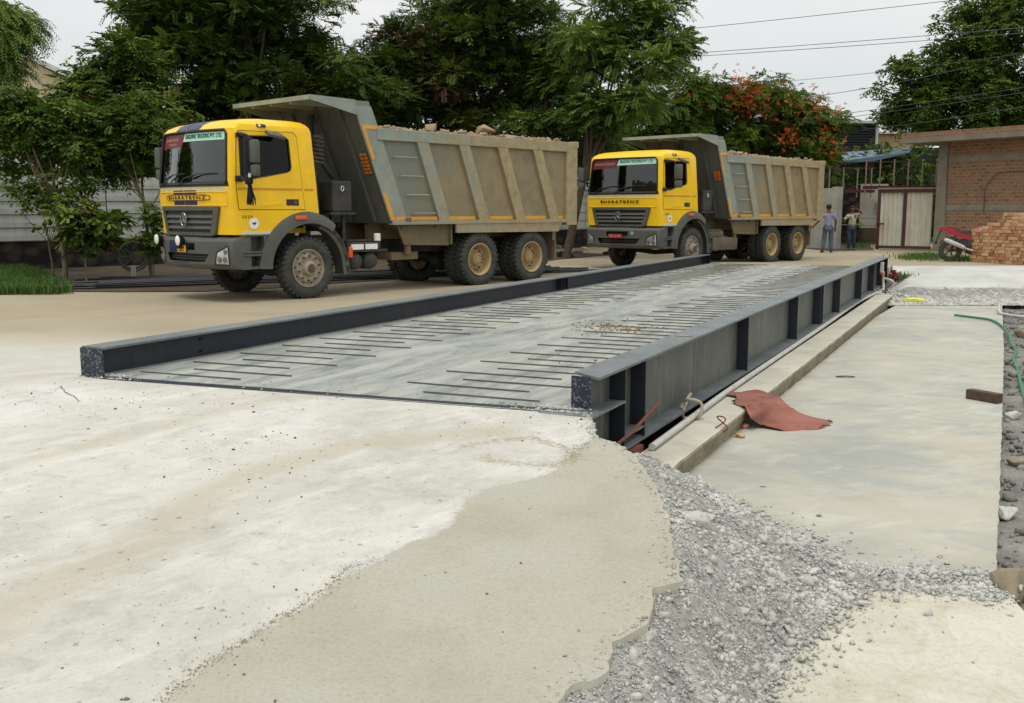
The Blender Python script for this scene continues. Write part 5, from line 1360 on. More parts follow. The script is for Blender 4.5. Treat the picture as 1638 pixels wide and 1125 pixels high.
# soil strip with the fence line
sl = [G(-60,476), G(0,472), G(60,470), G(105,467), G(190,468), G(330,467), G(440,462), G(520,455), G(640,448), G(760,436), G(900,415), G(950,411), G(1000,408)]
q = MB(); fl_ = [(p.x, p.y, .014) for p in sl]; bk = [(p.x-14, p.y+15, .014) for p in sl]
q.sheet([[fl_[i], bk[i]] for i in range(len(sl))]); tag(q.build('soil_verge', M['soil']), kind='structure')
# dirt beyond the gate
q = MB(); q.add([G(1330,402,.012), G(1398,400,.012), (24,70,.012), (10,70,.012)], [(0,1,2,3)]); tag(q.build('dirt_track', M['soil']), kind='structure')

# ================================================================= weighing platform
W = empty('weighbridge', B(0, 0, 0), 0); W.location = (0, 0, 0)
tag(W, 'long dusty steel weighing platform with navy side girders across the yard', 'weighbridge')
VL = 4.47
def dk_u0(v): return -.03-(v-.02)/(4.35)*.41
def dk_u1(v): return 20.35-(v-.02)/(4.35)*.05
g = []
for i in range(25):
    v = .02+(VL-.02)*i/24; g.append([B(dk_u0(v)+(dk_u1(v)-dk_u0(v))*j/60, v, DK+.004*mnoise.noise(Vector((v*1.3, j*.5, 0)))) for j in range(61)])
q = MB(); q.sheet(g, thick=(0,0,-.014)); deck = q.build('deck_plate', M['deck'], W, smooth=40)
q = MB(); qr = MB()
r2 = random.Random(11)
k = 0
for i in range(62):
    u = -.16+.33*i
    if u > 20.1: break
    odd = i % 2
    sk = lambda v: -.085*(v-2.2)+.185*(v > 3) if False else (.09*(3.7-v) if v > 2.4 else .02*(1.1-v))
    for (v0, v1) in (((4.22, 3.14) if not odd else (3.9, 2.85)), ((1.77, .66) if odd else (1.42, .42))):
        if abs(u-10.05) < .1: continue
        p0 = B(u, v0, DK+.002); p1 = B(u+.09*(v0-v1)*.8, v1, DK+.002)
        if v0 < 2: p0 = B(u+.25, v0, DK+.002); p1 = B(u+.29, v1, DK+.002)
        d_ = (p1-p0).normalized(); n_ = Vector((-d_.y, d_.x, 0))*.0058
        P_ = [p0-n_, p1-n_, p1+n_, p0+n_]; (q if v0 > 2 else qr).add([(p.x, p.y, p.z) for p in P_]+[(p.x, p.y, p.z+.010) for p in P_], [(4,5,6,7),(0,1,5,4),(1,2,6,5),(2,3,7,6),(3,0,4,7)])
q.build('anti_skid_bars', M['bar'], deck); qr.build('anti_skid_bars', M['bar'], deck)
q = MB(); g = [[B(dk_u0(v)-.008, v, DK-.002), B(dk_u0(v)-.028, v, DK-.03), B(dk_u0(v)-.03, v, DK-.3)] for v in (.1, 1, 2, 3, 4, 4.34)]; q.sheet(g); 
g = [[B(dk_u0(v)-.032, v, DK-.018), B(dk_u0(v)-.062, v, DK-.016)] for v in (.1, 1, 2, 3, 4, 4.34)]; q.sheet(g, thick=(0,0,-.01)); q.build('end_angle', M['navy_spat'], deck)
q = MB()
for u in (0.3, 3.5, 6.8, 10.0, 13.4, 16.8, 20.0):
    pb = [B(u, .1), B(u, 4.4), B(u+.12, 4.4), B(u+.12, .1)]; q.add([(p.x, p.y, DK-.02) for p in pb]+[(p.x, p.y, DK-.38) for p in pb], [(0,1,2,3),(7,6,5,4),(0,4,5,1),(1,5,6,2),(2,6,7,3),(3,7,4,0)])
q.build('cross_beam', M['navy'], deck)
ZT, ZB = .40, -.27
def bb(q, u0, u1, v0, v1, z0, z1, mi=0):
    P_ = [B(u0,v0,z0),B(u1,v0,z0),B(u1,v1,z0),B(u0,v1,z0),B(u0,v0,z1),B(u1,v0,z1),B(u1,v1,z1),B(u0,v1,z1)]
    q.add(P_, [(0,3,2,1),(4,5,6,7),(0,1,5,4),(1,2,6,5),(2,3,7,6),(3,0,4,7)], mi)
def girder(u0, u1, vw, vo, vi, out, mats, name, label):
    """vw web, vo..vi flange edges; out = -1 when the outer side faces smaller v"""
    q = MB(); lo_, hi_ = sorted((vo, vi)); sk = .19 if out < 0 else 0.0
    P_ = [B(u0,lo_),B(u1,lo_),B(u1,hi_),B(u0+sk,hi_)]; q.add([(p.x,p.y,ZT-.02) for p in P_]+[(p.x,p.y,ZT) for p in P_], [(0,3,2,1),(4,5,6,7),(0,1,5,4),(1,2,6,5),(2,3,7,6),(3,0,4,7)]); fl = q.build('girder', M['girder_top'], W); tag(fl, label)
    q = MB(); bb(q, u0+.10, u1-.03, vw-.006, vw+.006, ZB+.02, ZT-.02); q.build('web_plate', mats[0], fl)
    q = MB(); bb(q, u0+.02, u1-.02, lo_, hi_, ZB, ZB+.02); bb(q, u0+.3, u1-.3, min(vw, lo_)+.03, hi_-.03, ZB+.02, ZB+.03); q.build('bottom_flange', M['girder_top'], fl)
    return fl
fr = girder(-.02, 20.3, .02, -.12, .15, -1, [M['girder_web']], 'girder', 'girder on the slab side with mud-splashed web')
fl = girder(-.44, 19.95, VL, 4.62, 4.35, 1, [M['navy_spat']], 'girder', 'navy girder on the truck side')
for u in (.56, 1.05, 4.77, 7.88, 9.95, 10.17, 12.07, 15.18, 17.4, 19.2):
    q = MB(); bb(q, u, u+.016, -.115, .014, ZB+.021, ZT-.021); q.build('stiffener', M['navy_spat'], fr)
for u in (.4, .9, 9.85, 9.95, 10.12, 19.6):
    q = MB(); bb(q, u, u+.012, VL-.0072-.09*(u > 5), VL-.0065, DK+.01, ZT-.021); q.build('stiffener', M['navy_spat'], fl)
for (f_, v0, v1, u) in ((fr, -.03, .125, .05), (fl, 4.35, 4.62, -.455), (fl, 4.35, 4.62, 19.952), (fr, -.12, .15, 20.302)):
    q = MB(); bb(q, u-.005, u+.01, v0, v1, ZB if f_ is fr else ZB, ZT-.012); q.build('end_plate', M['end_plate'] if u < 5 else M['navy'], f_)
q = MB(); 
for k_ in range(5): q.tube([B(9.99, VL-.05, DK+.03+.05*k_), B(9.99, VL-.012, DK+.03+.05*k_)], .014, 6)
for z_ in (DK+.05, DK+.17):
    for du in (.85, .86): q.tube([B(.86, VL-.02, z_), B(.86, VL-.006, z_)], .012, 6)
q.build('bolts', M['navy'], fl)
q = MB(); bb(q, -.16, .55, -.125, .10, DK-.03, DK-.016); bb(q, -.16, -.1, .1, .3, DK-.03, DK-.016); q.build('corner_plate', M['girder_top'], fr)
q = MB(); bb(q, .58, 1.04, -.115, .01, ZB+.10, ZB+.112); q.build('corner_plate', M['girder_top'], fr)
for u in (4.80, 15.21):
    q = MB(); pts_ = []
    for i in range(25):
        a = 2*math.pi*i/24; cx_, cz_ = math.cos(a), math.sin(a); k_ = (abs(cx_)**4+abs(cz_)**4)**-.25
        pts_.append(B(u+.10+.085*cx_*k_, -.035, .185+.075*cz_*k_))
    q.tube(pts_, .017, 6, cap=False); q.tube([B(u+.09, .012, .185), B(u+.09, -.05, .185)], .042, 16); bb(q, u+.02, u+.18, .004, .013, .115, .255); q.build('lifting_lug', M['navy'], fr)
# load cells
for u in (.82, 10.12, 19.4):
    q = MB(); bb(q, u-.16, u+.10, -.17, .02, -.42, -.405); bb(q, u-.15, u+.09, -.155, .0, -.404, -.285); bb(q, u-.13, u-.115, -.14, .02, -.42, -.31)
    q.tube([B(u, -.06, -.29), B(u, -.06, -.271)], .04, 12); q.build('load_cell', M['rust'], W)
for u in (.82, 10.12, 19.4):
    q = MB(); bb(q, u-.25, u+.25, -.155, .35, -1.0, -.421); q.build('load_cell_pedestal', M['kerb_side'], W)

# ================================================================= things lying about the platform
def tube_thing(name, pts, rr, mat, label, cat, n=8, group=None, smooth=50):
    q = MB(); q.tube(pts, rr, n); o = q.build(name, mat, smooth=smooth); tag(o, label, cat, group); return o
def smooth_path(P, n=6):
    P = [Vector(p) for p in P]; out = []
    for i in range(len(P)-1):
        p0 = P[max(0, i-1)]; p1 = P[i]; p2 = P[i+1]; p3 = P[min(len(P)-1, i+2)]
        for k in range(n):
            t = k/n; out.append(.5*((2*p1)+(p2-p0)*t+(2*p0-5*p1+4*p2-p3)*t*t+(3*p1-p0-3*p2+p3)*t**3))
    out.append(P[-1]); return out
tube_thing('plastic_pipe', smooth_path([G(1043,715,-.294), G(1100,673,-.294), G(1165,625,-.294), G(1250,567,-.294), G(1320,520,-.294), G(1375,482,-.294), B(18.2,-.20,-.294), B(18.75,-.2,-.27), B(18.9,-.17,-.1), B(18.9,-.16,.12)], 5), .029, M['pvc'], 'long white plastic pipe on the ledge beside the platform', 'pipe', 12)
tube_thing('conduit', smooth_path([B(18.95,-.17,-.05), B(18.8,-.4,-.12), G(1420,462,-.3), G(1431,474,-.42), G(1438,480,-.47)], 5), .034, M['pvc'], 'curved white conduit running from the far girder end to the yellow sack', 'pipe', 10)
tube_thing('steel_rod', [B(.05,-.16,-.16), B(.45,-.2,-.10), B(1.25,-.17,.0)], .013, M['rust'], 'thin rusty rod leaning against the near end of the right girder', 'rod')
pl_ = G(1126,640,-.22); u0, v0 = to_uv(pl_.x, pl_.y)
pts_ = [B(2.25+.03*math.sin(3*a), -.17+.10*math.cos(a), -.24+.10*math.sin(a)) for a in [2*math.pi*i/18 for i in range(17)]]+[B(2.35,-.1,-.16), B(2.5,-.09,-.14)]
tube_thing('rope', smooth_path(pts_, 2), .016, M['rope'], 'dirty white rope tied round the pipe and the girder foot', 'rope')
pts_ = [B(2.02+.06*math.cos(a), -.51+.05*math.sin(2*a), -.30+.07*math.sin(a)) for a in [2*math.pi*i/14 for i in range(15)]]
tube_thing('wire_loop', pts_, .006, M['rust'], 'small loop of wire standing on the ledge behind the red mat', 'wire')
# red mat draped over the ledge
top = smooth_path([G(1170,629,-.322), G(1208,626,-.322), G(1243,636,-.31), G(1264,652,-.37), G(1292,664,-.44), G(1333,675,-.487)], 5)
bot = smooth_path([G(1176,646,-.322), G(1190,653,-.32), G(1200,668,-.36), G(1216,679,-.46), G(1255,688,-.487), G(1318,685,-.487)], 5)
g = []
for j in range(13):
    row = []
    for i in range(len(top)):
        p = bot[i].lerp(top[i], j/12); e = .03*math.sin(j/12*math.pi)*(1-abs(i/len(top)-.55))+.010*math.sin(j*2.1+i*.17)+.020*mnoise.noise(Vector((i*.25, j*.5, 4)))
        row.append((p.x, p.y, p.z+e+.008*mnoise.noise(Vector((i*.6, j*.35, 0)))+(.02*abs(mnoise.noise(Vector((i*.9, 3, 1)))) if j in (0, 12) else 0)))
    g.append(row)
av = (top[-1]-top[0]).normalized()
for row in g:      # frayed ends
    row[0] = tuple(Vector(row[0])+av*(.07*rng.uniform(-1, 1))); row[1] = tuple(Vector(row[1])+av*(.02*rng.uniform(-1, 1))); row[-1] = tuple(Vector(row[-1])+av*(.05*rng.uniform(-1, .6)))
for row_i in (0, 12):
    g[row_i] = [tuple(Vector(p)+Vector((-av.y, av.x, 0))*.018*mnoise.noise(Vector((k_*1.3, row_i, 2)))) for k_, p in enumerate(g[row_i])]
q = MB(); q.sheet(g, thick=(0,0,-.008)); tag(q.build('woven_mat', M['mat_red'], smooth=60), 'frayed reddish woven mat slumped from the ledge onto the slab', 'mat')
for (px, py, s, lb) in ((1190,683,.05,'small red brick chip beside the near corner of the red mat'),(1184,698,.045,'lower red brick chip on the slab left of the red mat'),(1417,489,.05,'reddish rag scrap at the far end of the slab')):
    p = G(px, py, -.49); V, F = icorock(int(px), 2, .4, .5); o = np_mesh('brick_chip', V*s, F, M['brick']); o.location = (p.x, p.y, -.485); tag(o, lb, 'brick chip')
p = G(1577,643,SZ); q = MB(); q.box(-.055, .055, -.19, .19, 0, .105, bev=.006); o = q.build('timber_block', M['wood_dark']); o.location = (p.x, p.y+.05, SZ+.004); o.rotation_euler = (0, 0, R(30)); tag(o, 'dark weathered timber block lying on the slab near its right edge', 'timber')
tube_thing('garden_hose', smooth_path([G(1527,504,-.47), G(1560,508,-.47), G(1585,512,-.47), G(1600,520,-.47), G(1613,534,-.49), G(1618,550,-.55), G(1625,562,-.57), G(1621,575,-.56), G(1628,592,-.57), G(1634,620,-.57), G(1655,680,-.57), G(1700,760,-.57)], 5), .022, M['hose'], 'green hose snaking off the slab onto the gravel', 'hose')
tube_thing('plastic_pipe', smooth_path([G(1598,490,-.42), G(1599,500,-.46), G(1608,503,-.48), G(1638,507,-.48), G(1800,520,-.5)], 4), .03, M['pvc'], 'short white pipe with an upturned end beyond the slab corner', 'pipe', 10)
# sack
V, F = icorock(5, 4, .18, .55); p = G(1461,484,-.46); o = np_mesh('sack', V*np.array((.30,.13,.14)), F, M['sack_yellow'], smooth=True); o.location = (p.x, p.y, -.42); o.rotation_euler = (0, 0, R(-6)); tag(o, 'crumpled bright yellow plastic sack at the foot of the far ramp', 'sack')
# junction box at the girder end
q = MB(); bb(q, 18.75, 19.02, -.16, -.10, .10, .34); jb = q.build('junction_box', M['pvc']); tag(jb, 'whitish junction box fixed to the far end of the right girder', 'box')
q = MB(); q.box(-.05, .05, -.03, .03, -.03, .03, bev=.01); c_ = q.build('cable_gland', M['orange'], jb); c_.location = B(18.88, -.15, .06)
q = MB(); 
for i in range(14): q.tube([B(20.0+rng.uniform(-.2,.3), -.35+rng.uniform(-.15,.15), -.2+rng.uniform(0,.3)) for _ in range(4)], .012, 4)
tag(q.build('wire_netting', M['red']), 'tangle of dark red netting beside the far girder end', 'netting')
# rocks at the right border
for (px, py, zz_, s, mt, lb) in ((1622,950,-.52,(.16,.12,.11),'rock_orange','ochre rock at the right border beside the slab corner'),(1612,830,-.58,(.11,.1,.07),'rubble_stone','grey stone on the gravel right of the slab'),(1624,745,-.58,(.13,.11,.08),'rock_orange','brown stone on the gravel halfway along the slab'),(1618,668,-.58,(.10,.09,.06),'rubble_stone','grey stone on the gravel beside the timber block'),(1630,540,-.57,(.2,.16,.1),'rock_orange','brown rock behind the green hose')):
    p = G(px, py, zz_); V, F = hullrock(int(py)); o = np_mesh('rock', V*np.array(s), F, M[mt]); o.location = (p.x, p.y, zz_+s[2]*.4); tag(o, lb, 'rock')
# clay crumbs dropped on the deck
c = []
for (px, py, n_, sx, sy) in ((965,524,130,28,5),(1012,527,70,20,3),(925,575,3,30,8)):
    for _ in range(n_):
        p = G(px+r.normal(0, sx), py+r.normal(0, sy), DK); c.append((p.x, p.y, DK+.004))
tag(scatter('clay_crumbs', c, r.uniform(.006, .018, len(c)), simple('clay_crumb', lin((132,108,72)), .9, var=.3), ROCKS, 4), 'brown clay crumbs dropped on the deck', 'crumbs', kind='stuff')
p = G(1095,538,ZT); V, F = icorock(3, 2, .2, .2); o = np_mesh('brick_chip', V*np.array((.09,.02,.03)), F, M['brick']); o.location = (p.x, p.y, ZT+.005); tag(o, 'thin red chip lying on the top flange of the right girder', 'brick chip')
p = G(1353,604,SZ)
q = MB()
for i in range(7):
    a = rng.uniform(-.3, .3); q.tube([(p.x-.1+rng.uniform(-.03,.03), p.y+a*.1, SZ+.01), (p.x, p.y+rng.uniform(-.02,.02), SZ+.018), (p.x+.1+rng.uniform(-.02,.03), p.y-a*.1, SZ+.01)], .004, 4)
tag(q.build('dry_twig', M['wood_dark']), 'bundle of dry brown twigs on the middle of the slab', 'twig')
# ================================================================= background structures
def wall_frame(p0, p1):
    """matrix: local x along the wall, y away from the viewer, z up"""
    d = Vector((p1.x-p0.x, p1.y-p0.y, 0)); L = d.length; a = math.atan2(d.y, d.x); return L, a
# fence of lapped horizontal sheets on a rubble-stone base
F0 = Vector((-17.5, 22.1, 0)); F1 = Vector((7.2, 46.5, 0))
L, A = wall_frame(F0, F1)
fence = empty('sheet_fence', F0, A); tag(fence, 'long weathered pale sheet fence behind the parked trucks', 'fence')
npan = 12; pw = L/npan
for i in range(npan):
    q = MB(); x0 = i*pw+.02; x1 = (i+1)*pw-.02; hh = .02*math.sin(i*2.1)
    prof = []
    for k in range(5):
        z0 = .78+.345*k; prof += [(-.01, z0), (-.035, z0+.02), (-.03, z0+.15), (.0, z0+.335)]
    prof += [(.02, 2.5), (.05, 2.5), (.05, .78)]
    q.prism([(y, z+hh) for y, z in prof], x0, x1, 'x'); q.build('sheet_panel', M['fence_sheet'], fence)
    q = MB(); q.box(x0-.05, x0, .04, .12, 0, 2.56+hh); q.build('post', M['rail_paint'], fence)
q = MB(); q.box(0, L, .02, .30, .0, .76); q.build('base_wall', M['stonewall'], fence)
q = MB(); q.box(0, L, -.03, .35, .76, .79); q.build('base_coping', M['kerb_side'], fence)

# brick building on the right
WC = G(1492, 402); d = (ray(-209, HOR)*-1); wd = Vector((d.x, d.y, 0)).normalized()
if wd.x < 0: wd = -wd
WA = math.atan2(wd.y, wd.x)
bld = empty('brick_building', WC, WA); tag(bld, 'old brick building with concrete corner column on the right', 'building')
q = MB(); q.box(.42, 14, .05, .3, 0, 4.1); q.box(.42, .6, .3, 9, 0, 4.1); wl_ = q.build('brick_wall', M['brickwall'], bld)
q = MB(); q.prism([(.0,.0),(.62,.0),(.50,.6),(.42,1.4),(.40,4.1),(.02,4.1),(.0,1.4)], -.02, .4, 'y'); q.build('corner_column', M['column'], bld)
for z_ in (1.55, 3.35):
    q = MB(); q.box(.42, 14, .035, .05, z_, z_+.22); q.build('concrete_band', M['column'], wl_)
q = MB(); q.box(-1.2, 14.3, -.75, 9.2, 4.1, 4.28); rf = q.build('roof_slab', M['column'], bld)
q = MB(); q.box(-1.15, 14.3, -.7, -.55, 4.28, 4.48); q.build('parapet_bricks', M['brickwall'], rf)
q = MB(); q.tube([(2.0,.0,1.5),(2.0,.0,2.4),(2.4,.0,2.9),(3.2,-.0,2.95),(4.2,.0,2.75),(5.5,.0,3.1)], .012, 5); q.build('wall_cable', M['wire'], bld)
# brick stack: each brick on its own
bl, bw, bh = .23, .112, .094
bme = None
def brick_mesh(i):
    bm = bmesh.new(); bmesh.ops.create_cube(bm, size=1); r3 = random.Random(i)
    for v in bm.verts: v.co = Vector((v.co.x*bl, v.co.y*bw, v.co.z*bh))+Vector((r3.uniform(-.008,.008), r3.uniform(-.006,.006), r3.uniform(-.006,.006)))
    bmesh.ops.bevel(bm, geom=list(bm.edges), offset=.006, segments=1, affect='EDGES'); me = bpy.data.meshes.new('brick'); bm.to_mesh(me); bm.free(); me.materials.append(M['brick']); return me
bms = [brick_mesh(i) for i in range(5)]
S0 = G(1549, 419); S1 = G(1638, 424.5); sd = Vector((S1.x-S0.x, S1.y-S0.y, 0)).normalized(); sn = Vector((-sd.y, sd.x, 0)); SA = math.atan2(sd.y, sd.x)
rows = 15
nb = 0
for row in range(rows):
    hz_ = row*(bh+.006)
    xs0 = 0 if row < 10 else (.45+.09*(row-10)) if row < 12 else 1.0+.1*(row-12)
    x = xs0+(.05 if row % 2 else 0)+rng.uniform(-.02,.02)
    while x < 2.45:
        head = rng.random() < .35
        w_ = bw if head else bl
        for layer in range(1):
            o = bpy.data.objects.new('brick', bms[rng.randrange(5)]); COL.objects.link(o)
            p = S0+sd*(x+w_/2)+sn*((bl/2 if head else bw/2)+rng.uniform(-.02,.02))
            o.location = (p.x, p.y, hz_+bh/2+.002); o.rotation_euler = (0, 0, SA+(math.pi/2 if head else 0)+rng.uniform(-.04,.04))
            tag(o, 'loose orange-red brick in the stack before the brick wall', 'brick', 'bricks in the stack'); nb += 1
        x += w_+.010+rng.uniform(0,.012)
print('bricks', nb)
q = MB(); q.prism([(0.03,0),(2.6,0),(2.6,1.40),(1.1,1.40),(1.0,1.12),(.5,1.1),(.45,.9),(.03,.9)], .24, 1.1, 'y'); o = q.build('brick_stack_core', M['brickwall']); o.location = S0; o.rotation_euler = (0, 0, SA); tag(o, 'solid rear mass of the orange brick stack behind its face bricks', 'brick stack')

# sliding gate of corrugated sheet
G0 = G(1400.5, 399.5); G1 = G(1488, 401.5); L2, A2 = wall_frame(G0, G1)
gate = empty('sheet_gate', G0, A2); tag(gate, 'cream corrugated sheet gate in a dark red frame beside the brick building', 'gate')
HG = 2.33
for x0, x1 in ((.12, L2*.5-.06), (L2*.5+.06, L2-.02)):
    g = []; n = int((x1-x0)/.02)
    for i in range(n+1):
        x = x0+(x1-x0)*i/n; g.append([(x, .02+.03*math.sin(x*2*math.pi/.17), .16), (x, .02+.03*math.sin(x*2*math.pi/.17), HG-.05)])
    q = MB(); q.sheet(g); q.build('corrugated_panel', M['gate_sheet'], gate, smooth=60)
q = MB(); q.box(0, .12, -.04, .06, .02, HG+.05); q.box(L2*.5-.06, L2*.5+.06, -.045, .05, .1, HG); q.box(0, L2, -.04, .05, .06, .17); q.box(0, L2+.1, -.05, .08, HG-.08, HG+.05); q.box(.0, .3, -.08, -.03, 1.0, 1.06); q.build('gate_frame', M['gate_frame'], gate)
q = MB(); q.box(-.0, L2+.2, -.08, .12, HG+.05, HG+.11); q.build('top_rail', M['rail_paint'], gate)
# railing panels above and left of the gate
rl_ = empty('railing', D(1384, 302, 41.5), R(-4)); tag(rl_, 'tall rusty railing of thin pale posts above the gate', 'railing'); rl_.location.z = 0
for i in range(6):
    q = MB(); q.box(i*.56-.02, i*.56+.025, -.02, .03, 2.2, 3.62); q.build('post', M['rail_paint'], rl_)
q = MB(); q.box(-.1, 3.0, -.02, .03, 3.5, 3.54); q.box(-.1, 3.0, -.03, .04, 2.42, 2.55); q.tube([(.56,.0,3.2),(1.1,.0,2.55)], .02, 5); q.build('rail', M['gate_frame'], rl_)
r2_ = empty('railing', D(1326, 302, 43), R(-4)); tag(r2_, 'shorter dark railing with pale posts left of the gate', 'railing'); r2_.location.z = 0
for i in range(4):
    q = MB(); q.box(i*.58-.02, i*.58+.025, -.02, .03, 2.1, 3.35); q.build('post', M['rail_paint'], r2_)
q = MB(); q.box(-.1, 1.9, -.02, .03, 3.30, 3.34); q.box(-.1, 1.9, -.03, .04, 2.30, 2.42); q.build('rail', M['gate_frame'], r2_)
# whitewashed wall stub with pillar
p = G(1322, 396); L3, A3 = wall_frame(G(1300, 395), G(1345, 396.5))
ws_ = empty('whitewashed_wall', G(1290, 397), A3); tag(ws_, 'grimy whitewashed wall stub with a pillar behind the men', 'wall')
q = MB(); q.box(0, 1.15, 0, .2, 0, 2.45); q.build('wall_face', M['whitewall'], ws_)
q = MB(); q.box(1.15, 1.42, -.06, .28, 0, 2.5); q.build('pillar', M['whitewall'], ws_)
# masonry wall fragment and rails beyond the gate opening
p = G(1346, 391); mw = empty('masonry_wall', p, R(-3)); tag(mw, 'low pale and dark masonry wall beyond the gate opening', 'wall')
q = MB(); q.box(.0, .75, 0, .4, .0, 2.7); q.build('dark_bay', M['stonewall'], mw)
q = MB(); q.box(.75, 2.0, .0, .4, 0.75, 2.75); q.build('pale_bay', M['whitewall'], mw)
q = MB(); q.box(.75, 2.0, -.01, .42, 0, .75); q.build('footing', M['soil'], mw)
q = MB(); q.tube([(-.2,-.4,1.2),(1.9,-.4,1.22)], .025, 5); q.tube([(-.2,-.4,.9),(1.9,-.4,.88)], .025, 5); q.tube([(1.45,-.4,0),(1.45,-.4,1.9)], .03, 5); q.build('pipe_rail', M['rail_paint'], mw)
q = MB(); q.box(0, 22, 0, .3, 0, 2.6); o = q.build('boundary_wall', M['stonewall']); o.location = (14, 58, 0); tag(o, 'far dark boundary wall seen through the gate opening', 'wall')

# dark shed with ridge, blue lean-to roof, tan gable
sh = empty('dark_shed', D(1250, 300, 62), 0); sh.location.z = 0; tag(sh, 'dark louvred shed with a pale roof edge behind the flame tree', 'shed')
zz1 = D(1350, 197, 62).z; zz0 = D(1350, 236, 62).z
q = MB()
for i in range(9): q.box(0, 5.7, 0, .06, zz0+.02+i*(zz1-zz0)/9.3, zz0+.11+i*(zz1-zz0)/9.3)
q.box(0, 5.65, .2, .3, 0, zz1-.05); q.build('louvre_wall', M['dark_shed'], sh)
q = MB(); q.box(-1, 5.75, -.3, 6, zz1-.03, zz1+.12); q.build('roof_edge', M['pale'], sh)
q = MB(); q.box(5.6, 5.75, -.05, .1, 0, zz1); q.build('post', M['pale'], sh)
q = MB(); q.box(0.3, 10, -1.5, -1.45, 0, zz0-.1); q.build('shade_screen', M['dark_shed'], sh)
bt_ = empty('blue_lean_to', D(1340, 300, 50), 0); bt_.location.z = 0; tag(bt_, 'blue-grey sheet lean-to roof sloping behind the gate', 'roof')
a_ = D(1342, 244, 52)-bt_.location; b_ = D(1460, 235, 52)-bt_.location; c_ = D(1455, 243, 47)-bt_.location; d_ = D(1345, 258, 47)-bt_.location; e_ = D(1392, 257, 47)-bt_.location
q = MB(); P_ = [a_, b_, c_, e_, d_]; q.add([tuple(p) for p in P_]+[(p.x, p.y, p.z-.06) for p in P_], [(0,1,2,3,4),(9,8,7,6,5)]+[(i, 5+i, 5+(i+1) % 5, (i+1) % 5) for i in range(5)]); q.build('roof_sheet', M['blue_roof'], bt_)
for px in (1392, 1445):
    t_ = D(px, 252, 47.5)-bt_.location; q = MB(); q.box(t_.x-.05, t_.x+.05, t_.y-.05, t_.y+.05, 0, t_.z); q.build('post', M['gate_frame'], bt_)
q = MB(); q.box(0.1, 3.6, 3, 3.1, 0, 4.2); q.build('rear_screen', M['dark_shed'], bt_)
tg = empty('tan_gable_house', D(1398, 300, 66), 0); tg.location.z = 0; tag(tg, 'tan gabled house end showing between the shed and the brick building', 'house')
z_a = D(1400, 214, 66).z; z_b = D(1400, 237, 66).z
q = MB(); q.prism([(0, 0), (2.6, 0), (3.4, z_b), (1.9, z_a-.1), (.0, z_a)], 0, 6, 'y'); q.build('gable_wall', M['tan_board'], tg)
q = MB(); q.box(-.2, 3.6, -.2, 6.2, z_a-.02, z_a+.1); q.build('roof', M['pale'], tg)
# pale buildings glimpsed through the trees on the left
hb = empty('cream_house', D(20, 300, 60), R(12)); hb.location.z = 0; tag(hb, 'cream house with sloping pale roof glimpsed behind the left trees', 'house')
zt_ = D(60, 92, 60).z; zm_ = D(110, 140, 60).z
q = MB(); q.prism([(-6, 0), (7, 0), (7, zm_-1.0), (4.4, zm_), (1.2, zt_), (-6, zt_-.6)], 0, 8, 'y'); q.build('wall', M['cream'], hb)
q = MB(); q.prism([(-6.2, zt_-.6), (1.2, zt_), (7.2, zm_-1.1), (7.2, zm_-.75), (1.2, zt_+.3), (-6.2, zt_-.25)], -.3, 8.3, 'y'); q.build('roof', M['pale'], hb)
sd_ = empty('long_pale_shed', D(-40, 300, 42), R(10)); sd_.location.z = 0; tag(sd_, 'long pale shed roof just above the sheet fence on the left', 'shed')
q = MB(); q.box(0, 14, 0, 5, 0, D(100, 268, 42).z); q.build('wall', M['cream'], sd_)
q = MB(); q.prism([(-.3, D(100, 268, 42).z), (14.3, D(100, 268, 42).z), (14.3, D(100, 250, 42).z), (-.3, D(100, 250, 42).z)], -.3, 5.3, 'y'); q.build('roof', M['pale'], sd_)
hc = empty('cream_house', D(330, 300, 66), R(-5)); hc.location.z = 0; tag(hc, 'cream house front glimpsed just above the roof of the near truck cab', 'house')
q = MB(); q.box(0, 4.6, 0, 6, 0, D(300, 160, 66).z); q.build('wall', M['cream'], hc); q = MB(); q.box(-.2, 4.8, -.2, 6.2, D(300, 160, 66).z, D(300, 154, 66).z); q.build('roof', M['pale'], hc)
# rubble and blocks on the ground between the trucks
for i, (px, py, s, mt, lb) in enumerate(((905,412,.28,'stonewall','dark stone lump behind the rear wheels of the near truck'),(925,405,.22,'column','pale concrete block lying between the two trucks'),(915,396,.3,'stonewall','flat dark slab heap behind the pale block'),(935,400,.2,'brick','reddish block between the trucks'),(890,398,.25,'column','grey block under the fence behind the near truck'),(1000,402,.3,'brick','brick heap under the bumper of the far truck'),(975,408,.2,'stonewall','dark stone under the front of the far truck'))):
    p = G(px, py); V, F = icorock(90+i, 2, .35, .5); o = np_mesh('rubble_block', V*s, F, M[mt]); o.location = (p.x, p.y, s*.2); tag(o, lb, 'rubble')

